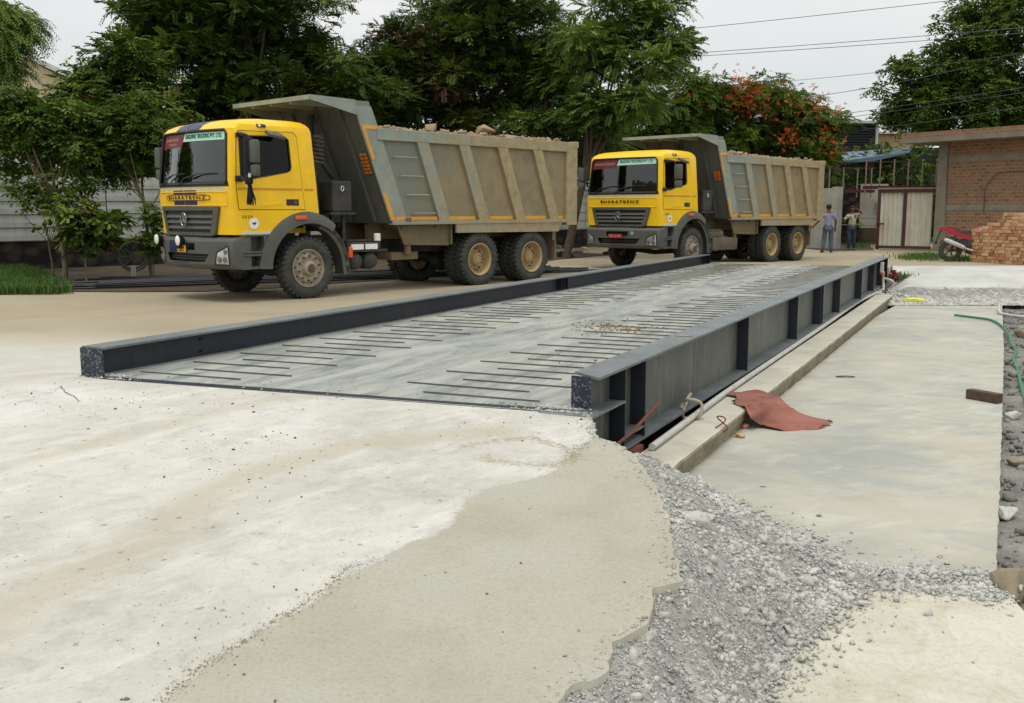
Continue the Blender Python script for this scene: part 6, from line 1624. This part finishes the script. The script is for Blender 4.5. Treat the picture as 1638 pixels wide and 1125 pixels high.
# ---- steel rods stacked along the verge
ra = G(112, 465); rb_ = G(700, 445)
rbar = None
for i in range(64):
    k = rng.uniform(0, 1)**1.3; off = Vector((-.73, .68, 0))*(k*2.2); layer = rng.choice([0, 0, 1, 1, 2]); z_ = .035+.035*layer
    s0 = rng.uniform(-.6, 2.0)*1.0; ln = rng.uniform(8.5, 11.5)
    dv = (rb_-ra).normalized(); dv = Vector((dv.x, dv.y, 0)).normalized(); tw = rng.uniform(-.03, .03)
    P_ = [Vector((0, 0, z_+rng.uniform(0,.02)))+Vector((dv.x*ln*t, dv.y*ln*t, rng.uniform(-.006,.006)))+Vector((-dv.y, dv.x, 0))*(tw*ln*t+.05*math.sin(t*3+i)) for t in (0, .2, .4, .6, .8, 1)]
    q = MB(); q.tube(P_, .02, 5); o = q.build('steel_bar', M['rebar']); o.location = Vector((ra.x, ra.y, 0))+dv*s0+off
    tag(o, 'long dark reinforcing bar in the bundle lying behind the near truck', 'steel bar', 'reinforcing bars on the verge')
q = MB(); pts_ = [(.0+.36*math.cos(a), 0, .42+.36*math.sin(a)) for a in [2*math.pi*i/28 for i in range(29)]]; q.tube(pts_, .03, 6, cap=False); q.tube([(x*.9, y+.25, z*.9+.05) for x, y, z in pts_], .03, 6, cap=False)
for i in range(4): a = math.pi*i/4; q.tube([(.34*math.cos(a), 0, .42+.34*math.sin(a)), (-.34*math.cos(a), 0, .42-.34*math.sin(a))], .015, 5)
o = q.build('cable_reel', M['chassis'], smooth=50); o.location = G(215, 437); o.rotation_euler = (0, 0, R(25)); tag(o, 'dark round reel standing behind the sapling left of the near truck', 'reel')
q = MB(); q.lathe([(0,.06),(.3,.055)], 10, Matrix.Rotation(R(90), 4, 'X')); o = q.build('concrete_stub', M['kerb']); p = G(214,446); o.location = (p.x, p.y, 0.0); tag(o, 'short concrete stub in front of the dark reel', 'post')

# ---- power lines
def wire(a, b, Ya, Yb, lb, r_=.012, sag=.15):
    p = D(*a, Ya); q_ = D(*b, Yb); dd = q_-p; s_ = p-dd*.8; e_ = q_+dd*1.0; P_ = []
    for i in range(17):
        t = i/16; P_.append(s_.lerp(e_, t)+Vector((0, 0, -sag*(1-(2*t-1)**2)+sag*.9)))
    tube_thing('power_line', P_, r_, M['wire'], lb, 'power line', 5, 'overhead lines')
for i, (a, b, lb) in enumerate([((1100,47),(1530,0),'topmost overhead line crossing the sky'),((1090,87),(1510,55),'upper of the two close overhead lines'),((1095,92),(1520,62),'lower of the two close overhead lines'),((1250,131),(1420,114),'faint overhead line above the flame tree'),((1300,155),(1410,137),'overhead line touching the top of the flame tree'),((1355,182),(1638,140),'overhead line in front of the upper half of the right tree'),((1360,188),(1638,148),'overhead line close below its twin before the right tree'),((1480,196),(1638,170),'lowest overhead line before the right tree')]):
    wire(a, b, 40 if i < 3 else 42, 36 if i < 3 else 37, lb, .011 if i != 3 else .008)

# ================================================================= plants
def norm(a): return a/np.maximum(1e-9, np.linalg.norm(a, axis=-1, keepdims=True))
def fronds(pos, dr, L, tone, pairs, ll, lw, droop, g, fold=.25):
    N = len(pos); up = np.array([0, 0, 1.0]); side = norm(np.cross(dr, up)+g.normal(0, .15, (N, 3)))
    ts = np.linspace(.15, 1.0, pairs); V = []; T = []
    for t in ts:
        base = pos+dr*(L*t)[:, None]; base[:, 2] -= droop*L*t*t
        tang = norm(dr-np.array([0, 0, 2*droop*t]))
        sz = (1-.45*abs(t-.5)*1.2)
        for s in (-1, 1):
            ld = norm(side*s*.85+tang*.5+np.array([0, 0, -fold])+g.normal(0, .12, (N, 3)))
            l = (ll*sz*g.uniform(.8, 1.2, N))[:, None]; w = 1.45*lw*sz
            V.append(np.stack([base, base+ld*l*.45+tang*w*.5, base+ld*l, base+ld*l*.45-tang*w*.5], 1)); T.append(np.repeat(tone[:, None], 4, 1))
    V = np.concatenate(V).reshape(-1, 3); T = np.concatenate(T).ravel(); F = np.arange(len(V)).reshape(-1, 4); return V, F, T
def crown_clumps(ells, n, g, Y0, squash):
    """ells: (px, py, rx, ry) in the photo at distance Y0; returns centres"""
    area = np.array([e[2]*e[3] for e in ells], float); pick = g.choice(len(ells), n, p=area/area.sum()); C = []
    for i in pick:
        px, py, rx, ry = ells[i][:4]; c = D(px, py, Y0); RX = rx/FPX*Y0; RZ = ry/FPX*Y0; RY = min(RX, 2.2)*squash
        v = g.normal(0, 1, 3); v /= np.linalg.norm(v); rad = g.uniform(.25, 1)**.45
        C.append((c.x+v[0]*RX*rad, c.y+v[1]*RY*rad, c.z+v[2]*RZ*rad))
    return np.array(C)
def make_tree(name, label, cat, base, ells, Y0, mat, bark, nclump, nfr, clr, fl, pairs, ll, lw, droop, seed, trunk_r, group=None, flowers=None, squash=1.0, flat=.42, limbs=14, fork=.45, lean=0.0, sep=.6):
    g = np.random.default_rng(seed); C = crown_clumps(ells, nclump, g, Y0, squash)
    root = empty(name, (base[0], base[1], 0)); tag(root, label, cat, group)
    bv = np.array([base[0], base[1], 0.0]); C0 = C-bv
    # limbs
    q = MB(); cen = C0.mean(0); fk = np.array([cen[0]*.35+lean, cen[1]*.35, max(.5, C0[:, 2].min()*.55+cen[2]*.25)*fork*2])
    rr_ = random.Random(seed)
    tp = [Vector((0, 0, -.1)), Vector((fk[0]*.25+rr_.uniform(-.05,.05), fk[1]*.3, fk[2]*.35)), Vector((fk[0]*.6, fk[1]*.6, fk[2]*.7)), Vector(fk)]
    q.tube(smooth_path(tp, 3), [trunk_r*(1.15-.45*i/9) for i in range(10)], 8)
    order = g.permutation(len(C0))[:limbs]; mids = []
    for i in order:
        e = Vector(C0[i]); a = Vector(tp[2]).lerp(Vector(fk), rr_.uniform(0, 1)); m_ = a.lerp(e, .5)+Vector((rr_.uniform(-.3,.3), rr_.uniform(-.3,.3), rr_.uniform(-.1,.45)))
        P_ = smooth_path([a, m_, e], 3); r0 = trunk_r*rr_.uniform(.35, .6); q.tube(P_, [r0*(1-.8*k/(len(P_)-1)) for k in range(len(P_))], 5); mids += P_[2:]
    mids_np = np.array([tuple(p) for p in mids])
    for i in range(len(C0)):
        if i in set(order.tolist()): continue
        dd = np.linalg.norm(mids_np-C0[i], axis=1); a = Vector(mids_np[dd.argmin()]); e = Vector(C0[i])
        q.tube([a, a.lerp(e, .5)+Vector((0, 0, .06)), e], [trunk_r*.16, trunk_r*.11, trunk_r*.05], 4)
    q.build('trunk', bark, root, smooth=60)
    # fronds
    nt = len(C0)*nfr; ci = np.repeat(np.arange(len(C0)), nfr); v = norm(g.normal(0, 1, (nt, 3))); rad = g.uniform(0, 1, nt)**.5
    cr_ = clr*g.uniform(.65, 1.3, len(C0)); off = v*(rad*cr_[ci])[:, None]; off[:, 2] *= flat
    pos = C0[ci]+off; dr = norm(v*np.array([1, 1, .45])+np.array([0, 0, .15])+g.normal(0, .35, (nt, 3)))
    base_t = g.beta(2.2, 2.2, len(C0)); tone = np.clip(base_t[ci]*.75+g.uniform(0, .25, nt)+off[:, 2]/clr*.06, 0, 1)
    Ls = fl*g.uniform(.7, 1.25, nt)
    V, F, T = fronds(pos, dr, Ls, tone, pairs, ll*1.15, lw*1.15, droop, g)
    np_mesh('crown', V, F, mat, root, attrs=dict(tone=T))
    if flowers:
        VV = []; 
        for (px, py, n_) in flowers:
            c = D(px, py, Y0-2.6); p = np.array([c.x, c.y, c.z])-bv+g.normal(0, .26, (max(9, int(n_*2.1)), 3)); dirs = norm(g.normal(0, 1, (len(p), 3))+np.array([0, -.4, .4]))
            VV.append((p, dirs))
        p = np.concatenate([a for a, b in VV]); dd = np.concatenate([b for a, b in VV])
        V, F, T = fronds(p, dd, np.full(len(p), .10), g.uniform(0, 1, len(p)), 2, .10, .06, .1, g)
        np_mesh('blossom', V, F, M['flower'], root, attrs=dict(tone=T))
    return root

def base_at(px, Y): p = D(px, HOR, Y); return (p.x, p.y)
T_ = make_tree
T_('shade_tree', 'broad very dark tree with red pods above the near truck cab', 'tree', base_at(395, 35), [(330,30,130,60),(440,20,110,60),(290,110,110,60),(450,120,140,55),(380,190,120,40),(240,60,45,50),(560,150,60,50),(330,-40,150,50),(500,200,80,40),(380,70,120,50)], 35, M['leaf_dark'], M['bark'], 270, 66, .75, .42, 7, .15, .045, .18, 11, .28)
T_('shade_tree', 'dark tree with broader leaves left of the near truck, against the open sky', 'tree', base_at(175, 31), [(180,100,55,45),(150,175,60,35),(210,150,80,60),(170,220,90,55),(250,230,70,50),(90,225,60,35)], 31, M['leaf_dark'], M['bark'], 110, 46, .7, .36, 4, .17, .075, .3, 12, .16)
T_('shade_tree', 'dark tree with reddish pods behind the tipper body of the near truck', 'tree', base_at(700, 38), [(630,100,70,45),(720,60,80,60),(820,50,100,60),(850,120,80,60),(750,130,110,70),(640,160,90,50),(700,205,130,40),(790,0,90,40),(600,130,40,50),(730,100,110,50),(640,60,30,20)], 38, M['leaf_reddish'], M['bark'], 290, 62, .75, .42, 7, .15, .045, .18, 13, .26)
T_('shade_tree', 'tree with sparse dark lower limbs and sky gaps behind the rear of the near truck', 'tree', base_at(845, 36), [(880,200,70,35),(830,220,60,30),(900,150,50,50),(930,230,60,30),(900,90,40,50)], 36, M['leaf_dark'], M['bark'], 60, 48, .7, .4, 7, .15, .045, .35, 14, .2)
T_('feathery_tree', 'light green feathery tree reaching above the canopy of the far truck', 'tree', base_at(905, 33), [(1000,12,70,25),(1070,15,40,30),(1060,60,45,30),(950,80,40,40),(1020,100,60,28),(1070,105,45,20),(1000,160,80,26),(950,180,40,30),(900,60,30,16),(985,55,25,25)], 33, M['leaf_light'], M['bark'], 78, 46, .6, .45, 8, .15, .045, .28, 15, .13, lean=.3)
T_('shade_tree', 'mid green tree between the feathery tree and the flame tree', 'tree', base_at(1010, 44), [(1010,200,70,45),(1080,170,60,40),(1100,220,60,40),(1000,240,70,40),(950,250,50,45),(1120,150,35,25)], 44, M['leaf_gul'], M['bark'], 90, 50, .85, .5, 7, .17, .05, .35, 16, .2)
T_('flame_tree', 'flame tree with clusters of orange-red blossom behind the far truck', 'tree', base_at(1215, 46), [(1180,160,90,35),(1230,170,60,40),(1120,190,50,35),(1270,200,60,35),(1310,190,40,18),(1200,220,80,30),(1290,240,50,28),(1240,240,60,25),(1150,220,50,30),(1325,250,30,16)], 46, M['leaf_gul'], M['bark'], 150, 50, .8, .5, 8, .17, .045, .45, 17, .22, flat=.35,
   flowers=[(1176,132,14),(1200,143,22),(1205,152,16),(1190,128,8),(1165,160,14),(1178,158,10),(1200,165,12),(1197,170,10),(1220,172,10),(1120,140,6),(1096,150,8),(1096,178,14),(1125,175,10),(1222,138,8),(1260,134,5),(1262,150,6),(1305,165,10),(1310,172,8),(1302,158,6),(1330,178,4),(1345,185,4),(1260,222,14),(1270,222,10),(1265,215,6),(1320,216,8),(1332,222,6),(1342,232,6),(1341,245,8),(1185,172,8),(1240,165,5),(1150,147,5),(1285,180,6)])
T_('broadleaf_tree', 'large broadleaf tree rising behind the brick building on the right', 'tree', base_at(1600, 50), [(1560,50,60,55),(1610,40,60,60),(1500,110,60,45),(1570,120,90,50),(1640,110,70,60),(1450,140,45,20),(1470,180,60,28),(1560,185,100,35),(1650,180,70,40),(1430,200,25,10),(1425,108,12,10),(1530,150,80,40)], 50, M['leaf_mid'], M['bark'], 260, 42, .7, .34, 3, .22, .10, .4, 18, .35)
T_('feathery_tree', 'light feathery branches hanging in at the upper left corner', 'tree', base_at(-40, 24), [(5,15,50,30),(35,65,28,12),(0,100,30,14),(-40,60,50,60),(15,45,40,28)], 24, M['leaf_light'], M['bark'], 50, 40, .45, .42, 9, .11, .028, .8, 19, .12)
T_('small_tree', 'bushy small tree beside the left border above the grass', 'tree', base_at(97, 21.6), [(60,190,60,25),(20,170,40,25),(110,195,40,22),(30,215,50,25),(110,225,50,22),(60,290,40,8),(130,285,30,8),(20,260,40,10)], 22.5, M['leaf_mid'], M['bark_pale'], 80, 26, .42, .26, 3, .13, .075, .35, 20, .06, limbs=10)
T_('small_tree', 'pale green bushy sapling with thin stems left of the near truck cab', 'tree', base_at(238, 22.6), [(215,210,50,35),(240,240,45,35),(190,250,40,35),(230,180,40,25),(215,275,35,12),(165,205,30,25)], 23.2, M['leaf_mid'], M['bark_pale'], 74, 30, .36, .24, 4, .10, .05, .3, 21, .04, limbs=9)
T_('large_leaved_bush', 'low bush with large rounded leaves between the two left saplings', 'bush', base_at(128, 21.2), [(150,345,38,22),(140,375,35,25),(170,365,28,25),(120,350,25,20)], 21.4, M['leaf_dark'], M['bark_pale'], 34, 12, .26, .16, 2, .17, .14, .3, 22, .022, limbs=7)
T_('large_leaved_bush', 'thin leafy shoots in front of the left end of the fence', 'bush', base_at(75, 21.9), [(60,320,35,14),(110,315,40,14),(40,300,30,10),(75,365,20,14)], 21.9, M['leaf_mid'], M['bark_pale'], 22, 12, .26, .18, 2, .14, .09, .3, 23, .02, limbs=7)
T_('vine_shrub', 'leafy growth at the foot of the sapling beside the bumper of the near truck', 'bush', base_at(240, 22.4), [(242,385,14,22),(246,340,12,18)], 22.4, M['leaf_mid'], M['bark_pale'], 16, 26, .2, .16, 3, .08, .05, .3, 24, .015, limbs=4)
T_('shade_tree', 'dark tree beyond the left border of the picture, mirrored in the windscreens', 'tree', (-27, 24), [(-1150,120,330,170),(-1350,200,200,90),(-900,160,150,100)], 24, M['leaf_dark'], M['bark'], 110, 40, .95, .5, 4, .22, .10, .35, 31, .3)
# undergrowth beyond the fence closes the view
g_ = np.random.default_rng(44); n_ = 420; t_ = g_.uniform(0, 1, n_); cx_ = -22+t_*46; cy_ = 28+t_*27+g_.uniform(-1.0, 3.5, n_); cz_ = g_.uniform(.8, 4.6, n_)
sel = ~((cx_ > 12)) & ~((cx_ < -9) & (g_.random(n_) < .75) & (cz_ > 1.2)); cx_, cy_, cz_ = cx_[sel], cy_[sel], cz_[sel]; C_ = np.column_stack([cx_, cy_+3, cz_]); ci = np.repeat(np.arange(len(C_)), 45); v = norm(g_.normal(0, 1, (len(ci), 3)))
pos = C_[ci]+v*(g_.uniform(0, 1, len(ci))**.5*1.0)[:, None]; V, F, T = fronds(pos, norm(v+np.array([0, 0, .2])), .42*g_.uniform(.7, 1.2, len(ci)), np.clip(g_.beta(2, 3, len(C_))[ci]*.7+g_.uniform(0, .2, len(ci)), 0, .9), 4, .2, .09, .35, g_)
tag(np_mesh('undergrowth', V, F, M['leaf_dark'], attrs=dict(tone=T)), 'dark undergrowth closing the view beyond the fence', 'undergrowth', kind='stuff')
g_ = np.random.default_rng(45); n_ = 160; C_ = np.column_stack([g_.uniform(15, 34, n_), g_.uniform(47, 56, n_), g_.uniform(.5, 4.3, n_)]); ci = np.repeat(np.arange(n_), 40); v = norm(g_.normal(0, 1, (len(ci), 3))); pos = C_[ci]+v*(g_.uniform(0, 1, len(ci))**.5*1.0)[:, None]
V, F, T = fronds(pos, norm(v+np.array([0, 0, .2])), .42*g_.uniform(.7, 1.2, len(ci)), g_.uniform(0, .8, len(ci)), 4, .2, .09, .35, g_); tag(np_mesh('undergrowth', V, F, M['leaf_dark'], attrs=dict(tone=T)), 'dark undergrowth behind the railings and the gate', 'undergrowth', kind='stuff')
def grass(name, pts, h, seed, label):
    g = np.random.default_rng(seed); n = len(pts); a = g.uniform(0, 6.28, n); d = np.stack([np.cos(a), np.sin(a), np.zeros(n)], 1); ln = g.uniform(.1, .6, n); hh = h*g.uniform(.5, 1.2, n); w = .008+.004*g.random(n)
    pr = np.stack([-d[:, 1], d[:, 0], np.zeros(n)], 1); p0 = np.asarray(pts); m_ = p0+d*(ln*hh*.35)[:, None]+np.stack([0*hh, 0*hh, hh*.6], 1); t = p0+d*(ln*hh)[:, None]+np.stack([0*hh, 0*hh, hh*(1-.3*ln)], 1)
    V = np.stack([p0-pr*w[:, None], p0+pr*w[:, None], m_+pr*(w*.8)[:, None], m_-pr*(w*.8)[:, None], t, t+pr*.001], 1).reshape(-1, 3)
    F = (np.array([[0,1,2,3],[3,2,5,4]])[None]+(np.arange(n)*6)[:, None, None]).reshape(-1, 4); T = np.repeat(g.uniform(0, 1, n), 6)
    o = np_mesh(name, V, F, M['grass'], attrs=dict(tone=T)); tag(o, label, 'grass', kind='stuff')
g = np.random.default_rng(6); P_ = []
while len(P_) < 15000:
    px, py = g.uniform(-60, 118), g.uniform(425, 472)
    if py < 428+(.38*max(0, px-30)): continue
    if g.random() > 1.15-abs(px-20)/95+.5*mnoise.noise(Vector((px*.06, py*.15, 0))): continue
    p = G(px, py); P_.append((p.x, p.y, .01))
grass('grass', P_, .20, 4, 'patch of bright green grass at the left border')
P_ = []
for (px, py, sx, sy, n_) in ((1478,413,20,2.5,1500),(1535,417,12,2,500),(1372,388,16,5,1800),(1350,380,14,6,900)):
    for _ in range(n_): p = G(g.normal(px, sx), min(419, g.normal(py, sy))); P_.append((p.x, p.y, .01))
grass('weeds', P_, .15, 5, 'low green weeds before the gate and the brick stack')
P_ = []
for _ in range(260): p = B(20.4+g.normal(0,.25), -.45+g.normal(0,.15), -.2); P_.append((p.x, p.y, -.22+g.uniform(0,.15)))
grass('weeds', P_, .15, 7, 'sparse weeds round the far end of the right girder')

# ================================================================= people
def skin_obj(name, pts, edges, rad, mat, parent, sub=2, root=0):
    me = bpy.data.meshes.new(name); me.from_pydata(pts, edges, []); o = bpy.data.objects.new(name, me); COL.objects.link(o)
    m = o.modifiers.new('skin', 'SKIN'); m.use_smooth_shade = True
    s = o.modifiers.new('sub', 'SUBSURF'); s.levels = sub; s.render_levels = sub
    sv = me.skin_vertices[0].data if me.skin_vertices else None
    if sv is None:
        bm = bmesh.new(); bm.from_mesh(me); bm.verts.layers.skin.verify(); bm.to_mesh(me); bm.free(); sv = me.skin_vertices[0].data
    for i, r_ in enumerate(rad): sv[i].radius = r_ if hasattr(r_, '__len__') else (r_, r_)
    sv[root].use_root = True
    bpy.context.view_layer.update(); m2 = bpy.data.meshes.new_from_object(o.evaluated_get(bpy.context.evaluated_depsgraph_get())); o.modifiers.clear(); old = o.data; o.data = m2; bpy.data.meshes.remove(old); m2.name = name
    m2.materials.clear(); m2.materials.append(mat); m2.polygons.foreach_set('use_smooth', [True]*len(m2.polygons)); o.parent = parent; return o
M['skin'] = simple('brown_skin', lin((96, 62, 44)), .6, var=.1)
M['hair'] = simple('black_hair', (.008, .007, .007), .7)
M['jeans'] = simple('faded_blue_jeans', lin((74, 88, 108)), .9, var=.2, scale=9)
M['jeans_dark'] = simple('dark_blue_jeans', lin((42, 52, 72)), .9, var=.25, scale=9)
M['lavender'] = simple('lavender_tshirt', lin((136, 136, 162)), .9, var=.1, scale=7)
def printed_shirt():
    t = NT('printed_khaki_shirt'); v = t.voro(9.0); c = t.ramp(v.outputs['Distance'], [(.2, lin((70,72,58))), (.42, lin((158,154,128))), (.6, lin((178,172,150)))]); return t.fin(c, .9)
M['printed'] = printed_shirt()
def person(loc, rz, label, shirt, jeans, pose, scale=1.0):
    Pn = empty('person', loc, rz); Pn.scale = (scale,)*3; tag(Pn, label, 'person')
    # x right, y forward (away from the camera), z up
    hip = (0, 0, .93); J = pose
    pts = [hip, (0,.0,1.12), (0,.0,1.32), (0,.0,1.44), (0,.01,1.53), (0,.025,1.62), (0,.03,1.70),
           (.10,0,.90), J['kr'], J['ar'], J['tr'], (-.10,0,.90), J['kl'], J['al'], J['tl'],
           (.17,0,1.42), J['er'], J['wr'], J['hr'], (-.17,0,1.42), J['el'], J['wl'], J['hl']]
    ed = [(0,1),(1,2),(2,3),(3,4),(4,5),(5,6),(0,7),(7,8),(8,9),(9,10),(0,11),(11,12),(12,13),(13,14),(3,15),(15,16),(16,17),(17,18),(3,19),(19,20),(20,21),(21,22)]
    rad = [(.13,.10),(.125,.09),(.15,.10),(.09,.08),.052,(.082,.095),(.075,.09),.085,.062,.042,(.04,.04),.085,.062,.042,(.04,.04),.062,.042,.030,(.022,.032),.062,.042,.030,(.022,.032)]
    body = skin_obj('body', pts, ed, rad, M['skin'], Pn)
    # fingers
    for hk, wk in (('hr','wr'),('hl','wl')):
        h = Vector(J[hk]); w = Vector(J[wk]); d = (h-w).normalized(); s_ = d.cross(Vector((0,1,0))).normalized() if abs(d.y) < .9 else Vector((1,0,0)); n_ = d.cross(s_)
        q = MB()
        for k, l in ((-1.5,.07),(-.5,.085),(.5,.08),(1.5,.062)):
            a = h+s_*(.016*k); q.tube([a, a+d*l*.5+n_*.006, a+d*l*.95+n_*.025], [.0095,.0085,.006], 6)
        a = h-d*.045+s_*.025; q.tube([a, a+s_*.03+d*.02, a+s_*.035+d*.055], [.011,.01,.007], 6); q.build('hand', M['skin'], body, smooth=60)
    # face and ears
    q = MB(); c = Vector((0,.03,1.66))
    for sx in (-1, 1): q.tube([c+Vector((sx*.078,.0,-.015)), c+Vector((sx*.09,-.012,.02))], [.014,.018], 6)
    q.tube([c+Vector((0,.085,.0)), c+Vector((0,.115,-.03))], [.01,.016], 6); q.build('ears_and_nose', M['skin'], body, smooth=60)
    for sx in (-1, 1):
        q = MB(); q.tube([c+Vector((sx*.032,.085,.012)), c+Vector((sx*.032,.096,.012))], [.012,.008], 8); q.build('eye', M['white'], body)
    bm = bmesh.new(); bmesh.ops.create_uvsphere(bm, u_segments=20, v_segments=14, radius=1)
    for v in bm.verts:
        v.co = Vector((v.co.x*.092, v.co.y*.108, v.co.z*.105))
        if v.co.y > .03: v.co.z = max(v.co.z, .035)
        else: v.co.z = max(v.co.z, -.075)
        v.co += c+Vector((0,-.008,.035))+v.co.normalized()*.006*mnoise.noise(v.co*60)
    me = bpy.data.meshes.new('hair'); bm.to_mesh(me); bm.free(); me.materials.append(M['hair']); me.polygons.foreach_set('use_smooth', [True]*len(me.polygons)); o = bpy.data.objects.new('hair', me); COL.objects.link(o); o.parent = body
    mid = lambda a, b, t: tuple(Vector(a).lerp(Vector(b), t))
    sp = [(0,0,.90), (0,0,1.12), (0,0,1.32), (0,0,1.43), (.17,0,1.42), mid((.17,0,1.42), J['er'], .8), (-.17,0,1.42), mid((-.17,0,1.42), J['el'], .8)]
    skin_obj('shirt', sp, [(0,1),(1,2),(2,3),(3,4),(4,5),(3,6),(6,7)], [(.165,.13),(.15,.115),(.172,.122),(.105,.095),.082,.068,.082,.068], shirt, Pn)
    jp = [(0,0,.95), (.10,0,.88), J['kr'], J['ar'], (-.10,0,.88), J['kl'], J['al']]
    skin_obj('trousers', jp, [(0,1),(1,2),(2,3),(0,4),(4,5),(5,6)], [(.145,.115),.108,.082,.07,.108,.082,.07], jeans, Pn)
    for a, t in ((J['ar'], J['tr']), (J['al'], J['tl'])):
        q = MB(); a = Vector((a[0], a[1], .05)); t = Vector((t[0], t[1], .035)); q.tube([a-(t-a)*.35, a, a.lerp(t, .6), t, t+(t-a).normalized()*.04], [.035,.045,.045,.042,.02], 8, squash=.85); q.build('shoe', M['chassis'], Pn, smooth=60)
    return Pn
pz = G(1323, 404.5)
person((pz.x, pz.y, 0), R(-8), 'man in lavender T-shirt and faded jeans seen from behind, one hand on the truck', M['lavender'], M['jeans'],
       dict(kr=(.12,.02,.50), ar=(.13,-.03,.09), tr=(.15,.12,.03), kl=(-.13,.03,.50), al=(-.17,-.02,.09), tl=(-.2,.12,.03), er=(.27,.02,1.15), wr=(.27,.10,.92), hr=(.27,.13,.84), el=(-.34,.02,1.17), wl=(-.5,.10,.98), hl=(-.56,.13,.94)), 1.0)
pz = G(1361, 401)
person((pz.x, pz.y, 0), R(165), 'man in printed khaki shirt with one forearm raised to his head', M['printed'], M['jeans_dark'],
       dict(kr=(.08,.06,.48), ar=(.10,-.02,.09), tr=(.12,.12,.03), kl=(-.10,.0,.50), al=(-.11,-.06,.09), tl=(-.13,.08,.03), er=(.32,.08,1.12), wr=(.20,.22,1.28), hr=(.12,.24,1.32), el=(-.36,.1,1.5), wl=(-.16,.12,1.66), hl=(-.08,.10,1.70)), .97)

# ================================================================= motorcycle, partly behind the bricks
mo = empty('motorcycle', G(1519, 418.5), R(-16)); mo.scale = (1.08, 1.08, 1.08); tag(mo, 'red and black motorcycle parked behind the brick stack', 'motorcycle')
M['moto_red'] = simple('glossy_red_fairing', lin((150, 16, 32)), .25, var=.1)
for x in (0, 1.28):
    q = MB(); Mx = Matrix.Translation((x, -.065, .31)); q.lathe([(0,.20),(-.01,.25),(.0,.29),(.045,.31),(.085,.31),(.13,.29),(.14,.25),(.13,.20)], 36, Mx, closed=True); w_ = q.build('wheel', M['tyre'], mo, smooth=40)
    q = MB(); q.lathe([(.03,.21),(.03,.17),(.10,.17),(.10,.21)], 36, Mx, closed=True)
    for k in range(5):
        a = 2*math.pi*k/5; q.tube([(x,0,.31),(x+.2*math.cos(a),0,.31+.2*math.sin(a))], .022, 6)
    q.tube([(x,-.09,.31),(x,.09,.31)], .05, 12); q.build('rim', M['chassis_dusty'], w_)
q = MB(); q.loft([[(-.36+.0*k, y*.35, .93+z*.5) for y, z in ((-.1,0),(.1,0),(.08,.06),(-.08,.06))] if k == 0 else [(xx, y*w_2, zc_+z*h_) for y, z in ((-.1,-.5),(.1,-.5),(.09,.5),(-.09,.5))] for k, (xx, zc_, w_2, h_) in enumerate([(0,0,0,0),(-.25,.93,.7,.10),(.0,.86,1.1,.17),(.25,.77,1.3,.20),(.5,.70,1.2,.18)])]); q.build('tail_fairing', M['moto_red'], mo, smooth=50)
q = MB(); q.loft([[(xx, y, zc_+z) for y, z in ((-w_2,-.04),(w_2,-.04),(w_2*.8,.04),(-w_2*.8,.04))] for xx, zc_, w_2 in ((-.08,.95,.08),(.15,.90,.12),(.35,.83,.13),(.6,.84,.10))]); q.build('seat', M['black'], mo, smooth=50)
q = MB(); q.loft([[(xx, w_2*math.cos(a), zc_+h_*math.sin(a)) for a in [2*math.pi*i/10 for i in range(10)]] for xx, zc_, w_2, h_ in ((.5,.80,.08,.08),(.62,.84,.14,.13),(.85,.88,.16,.14),(1.0,.86,.10,.10))]); q.build('tank', M['moto_red'], mo, smooth=60)
q = MB(); q.tube([(.75,-.12,.30),(.5,-.15,.34),(.32,-.17,.40)], .028, 8); q.tube([(.36,-.18,.39),(.30,-.18,.42),(-.12,-.19,.60),(-.2,-.19,.63)], [.035,.06,.065,.04], 12); q.build('exhaust', M['pvc'], mo, smooth=40)
q = MB(); q.box(.42, .85, -.13, .13, .22, .64, bev=.05); q.prism([(.05,.62),(.5,.66),(.55,.45),(.25,.40),(.08,.48)], -.10, .10, 'y'); q.tube([(0,-.1,.31),(.5,-.1,.38)], .03, 6); q.tube([(0,.1,.31),(.5,.1,.38)], .03, 6); q.tube([(.02,-.12,.33),(.1,-.12,.74)], .035, 8); q.tube([(.4,.1,.3),(.5,.3,.02)], .012, 5); q.build('engine_and_frame', M['chassis'], mo, smooth=30)
q = MB(); q.tube([(.36*math.cos(R(a)), 0, .31+.36*math.sin(R(a))) for a in range(25, 150, 12)], .075, 8, squash=.25); q.tube([(-.28,0,.88),(-.36,0,.66),(-.42,0,.50)], .06, 6, squash=.3); q.box(-.40, -.37, -.09, .09, .50, .62); q.build('mudguard', M['black'], mo, smooth=50)
q = MB(); q.tube([(1.28,-.08,.31),(1.02,-.08,.95)], .025, 8); q.tube([(1.28,.08,.31),(1.02,.08,.95)], .025, 8); q.tube([(.92,-.36,1.05),(1.0,-.12,1.02),(1.0,.12,1.02),(.92,.36,1.05)], .016, 6); q.box(1.0, 1.15, -.1, .1, .78, .97, bev=.04); q.build('fork_and_handlebar', M['chassis'], mo, smooth=40)
q = MB(); q.box(-.385, -.35, -.05, .05, .90, .95, bev=.008); q.build('tail_light', M['red_glass'], mo)
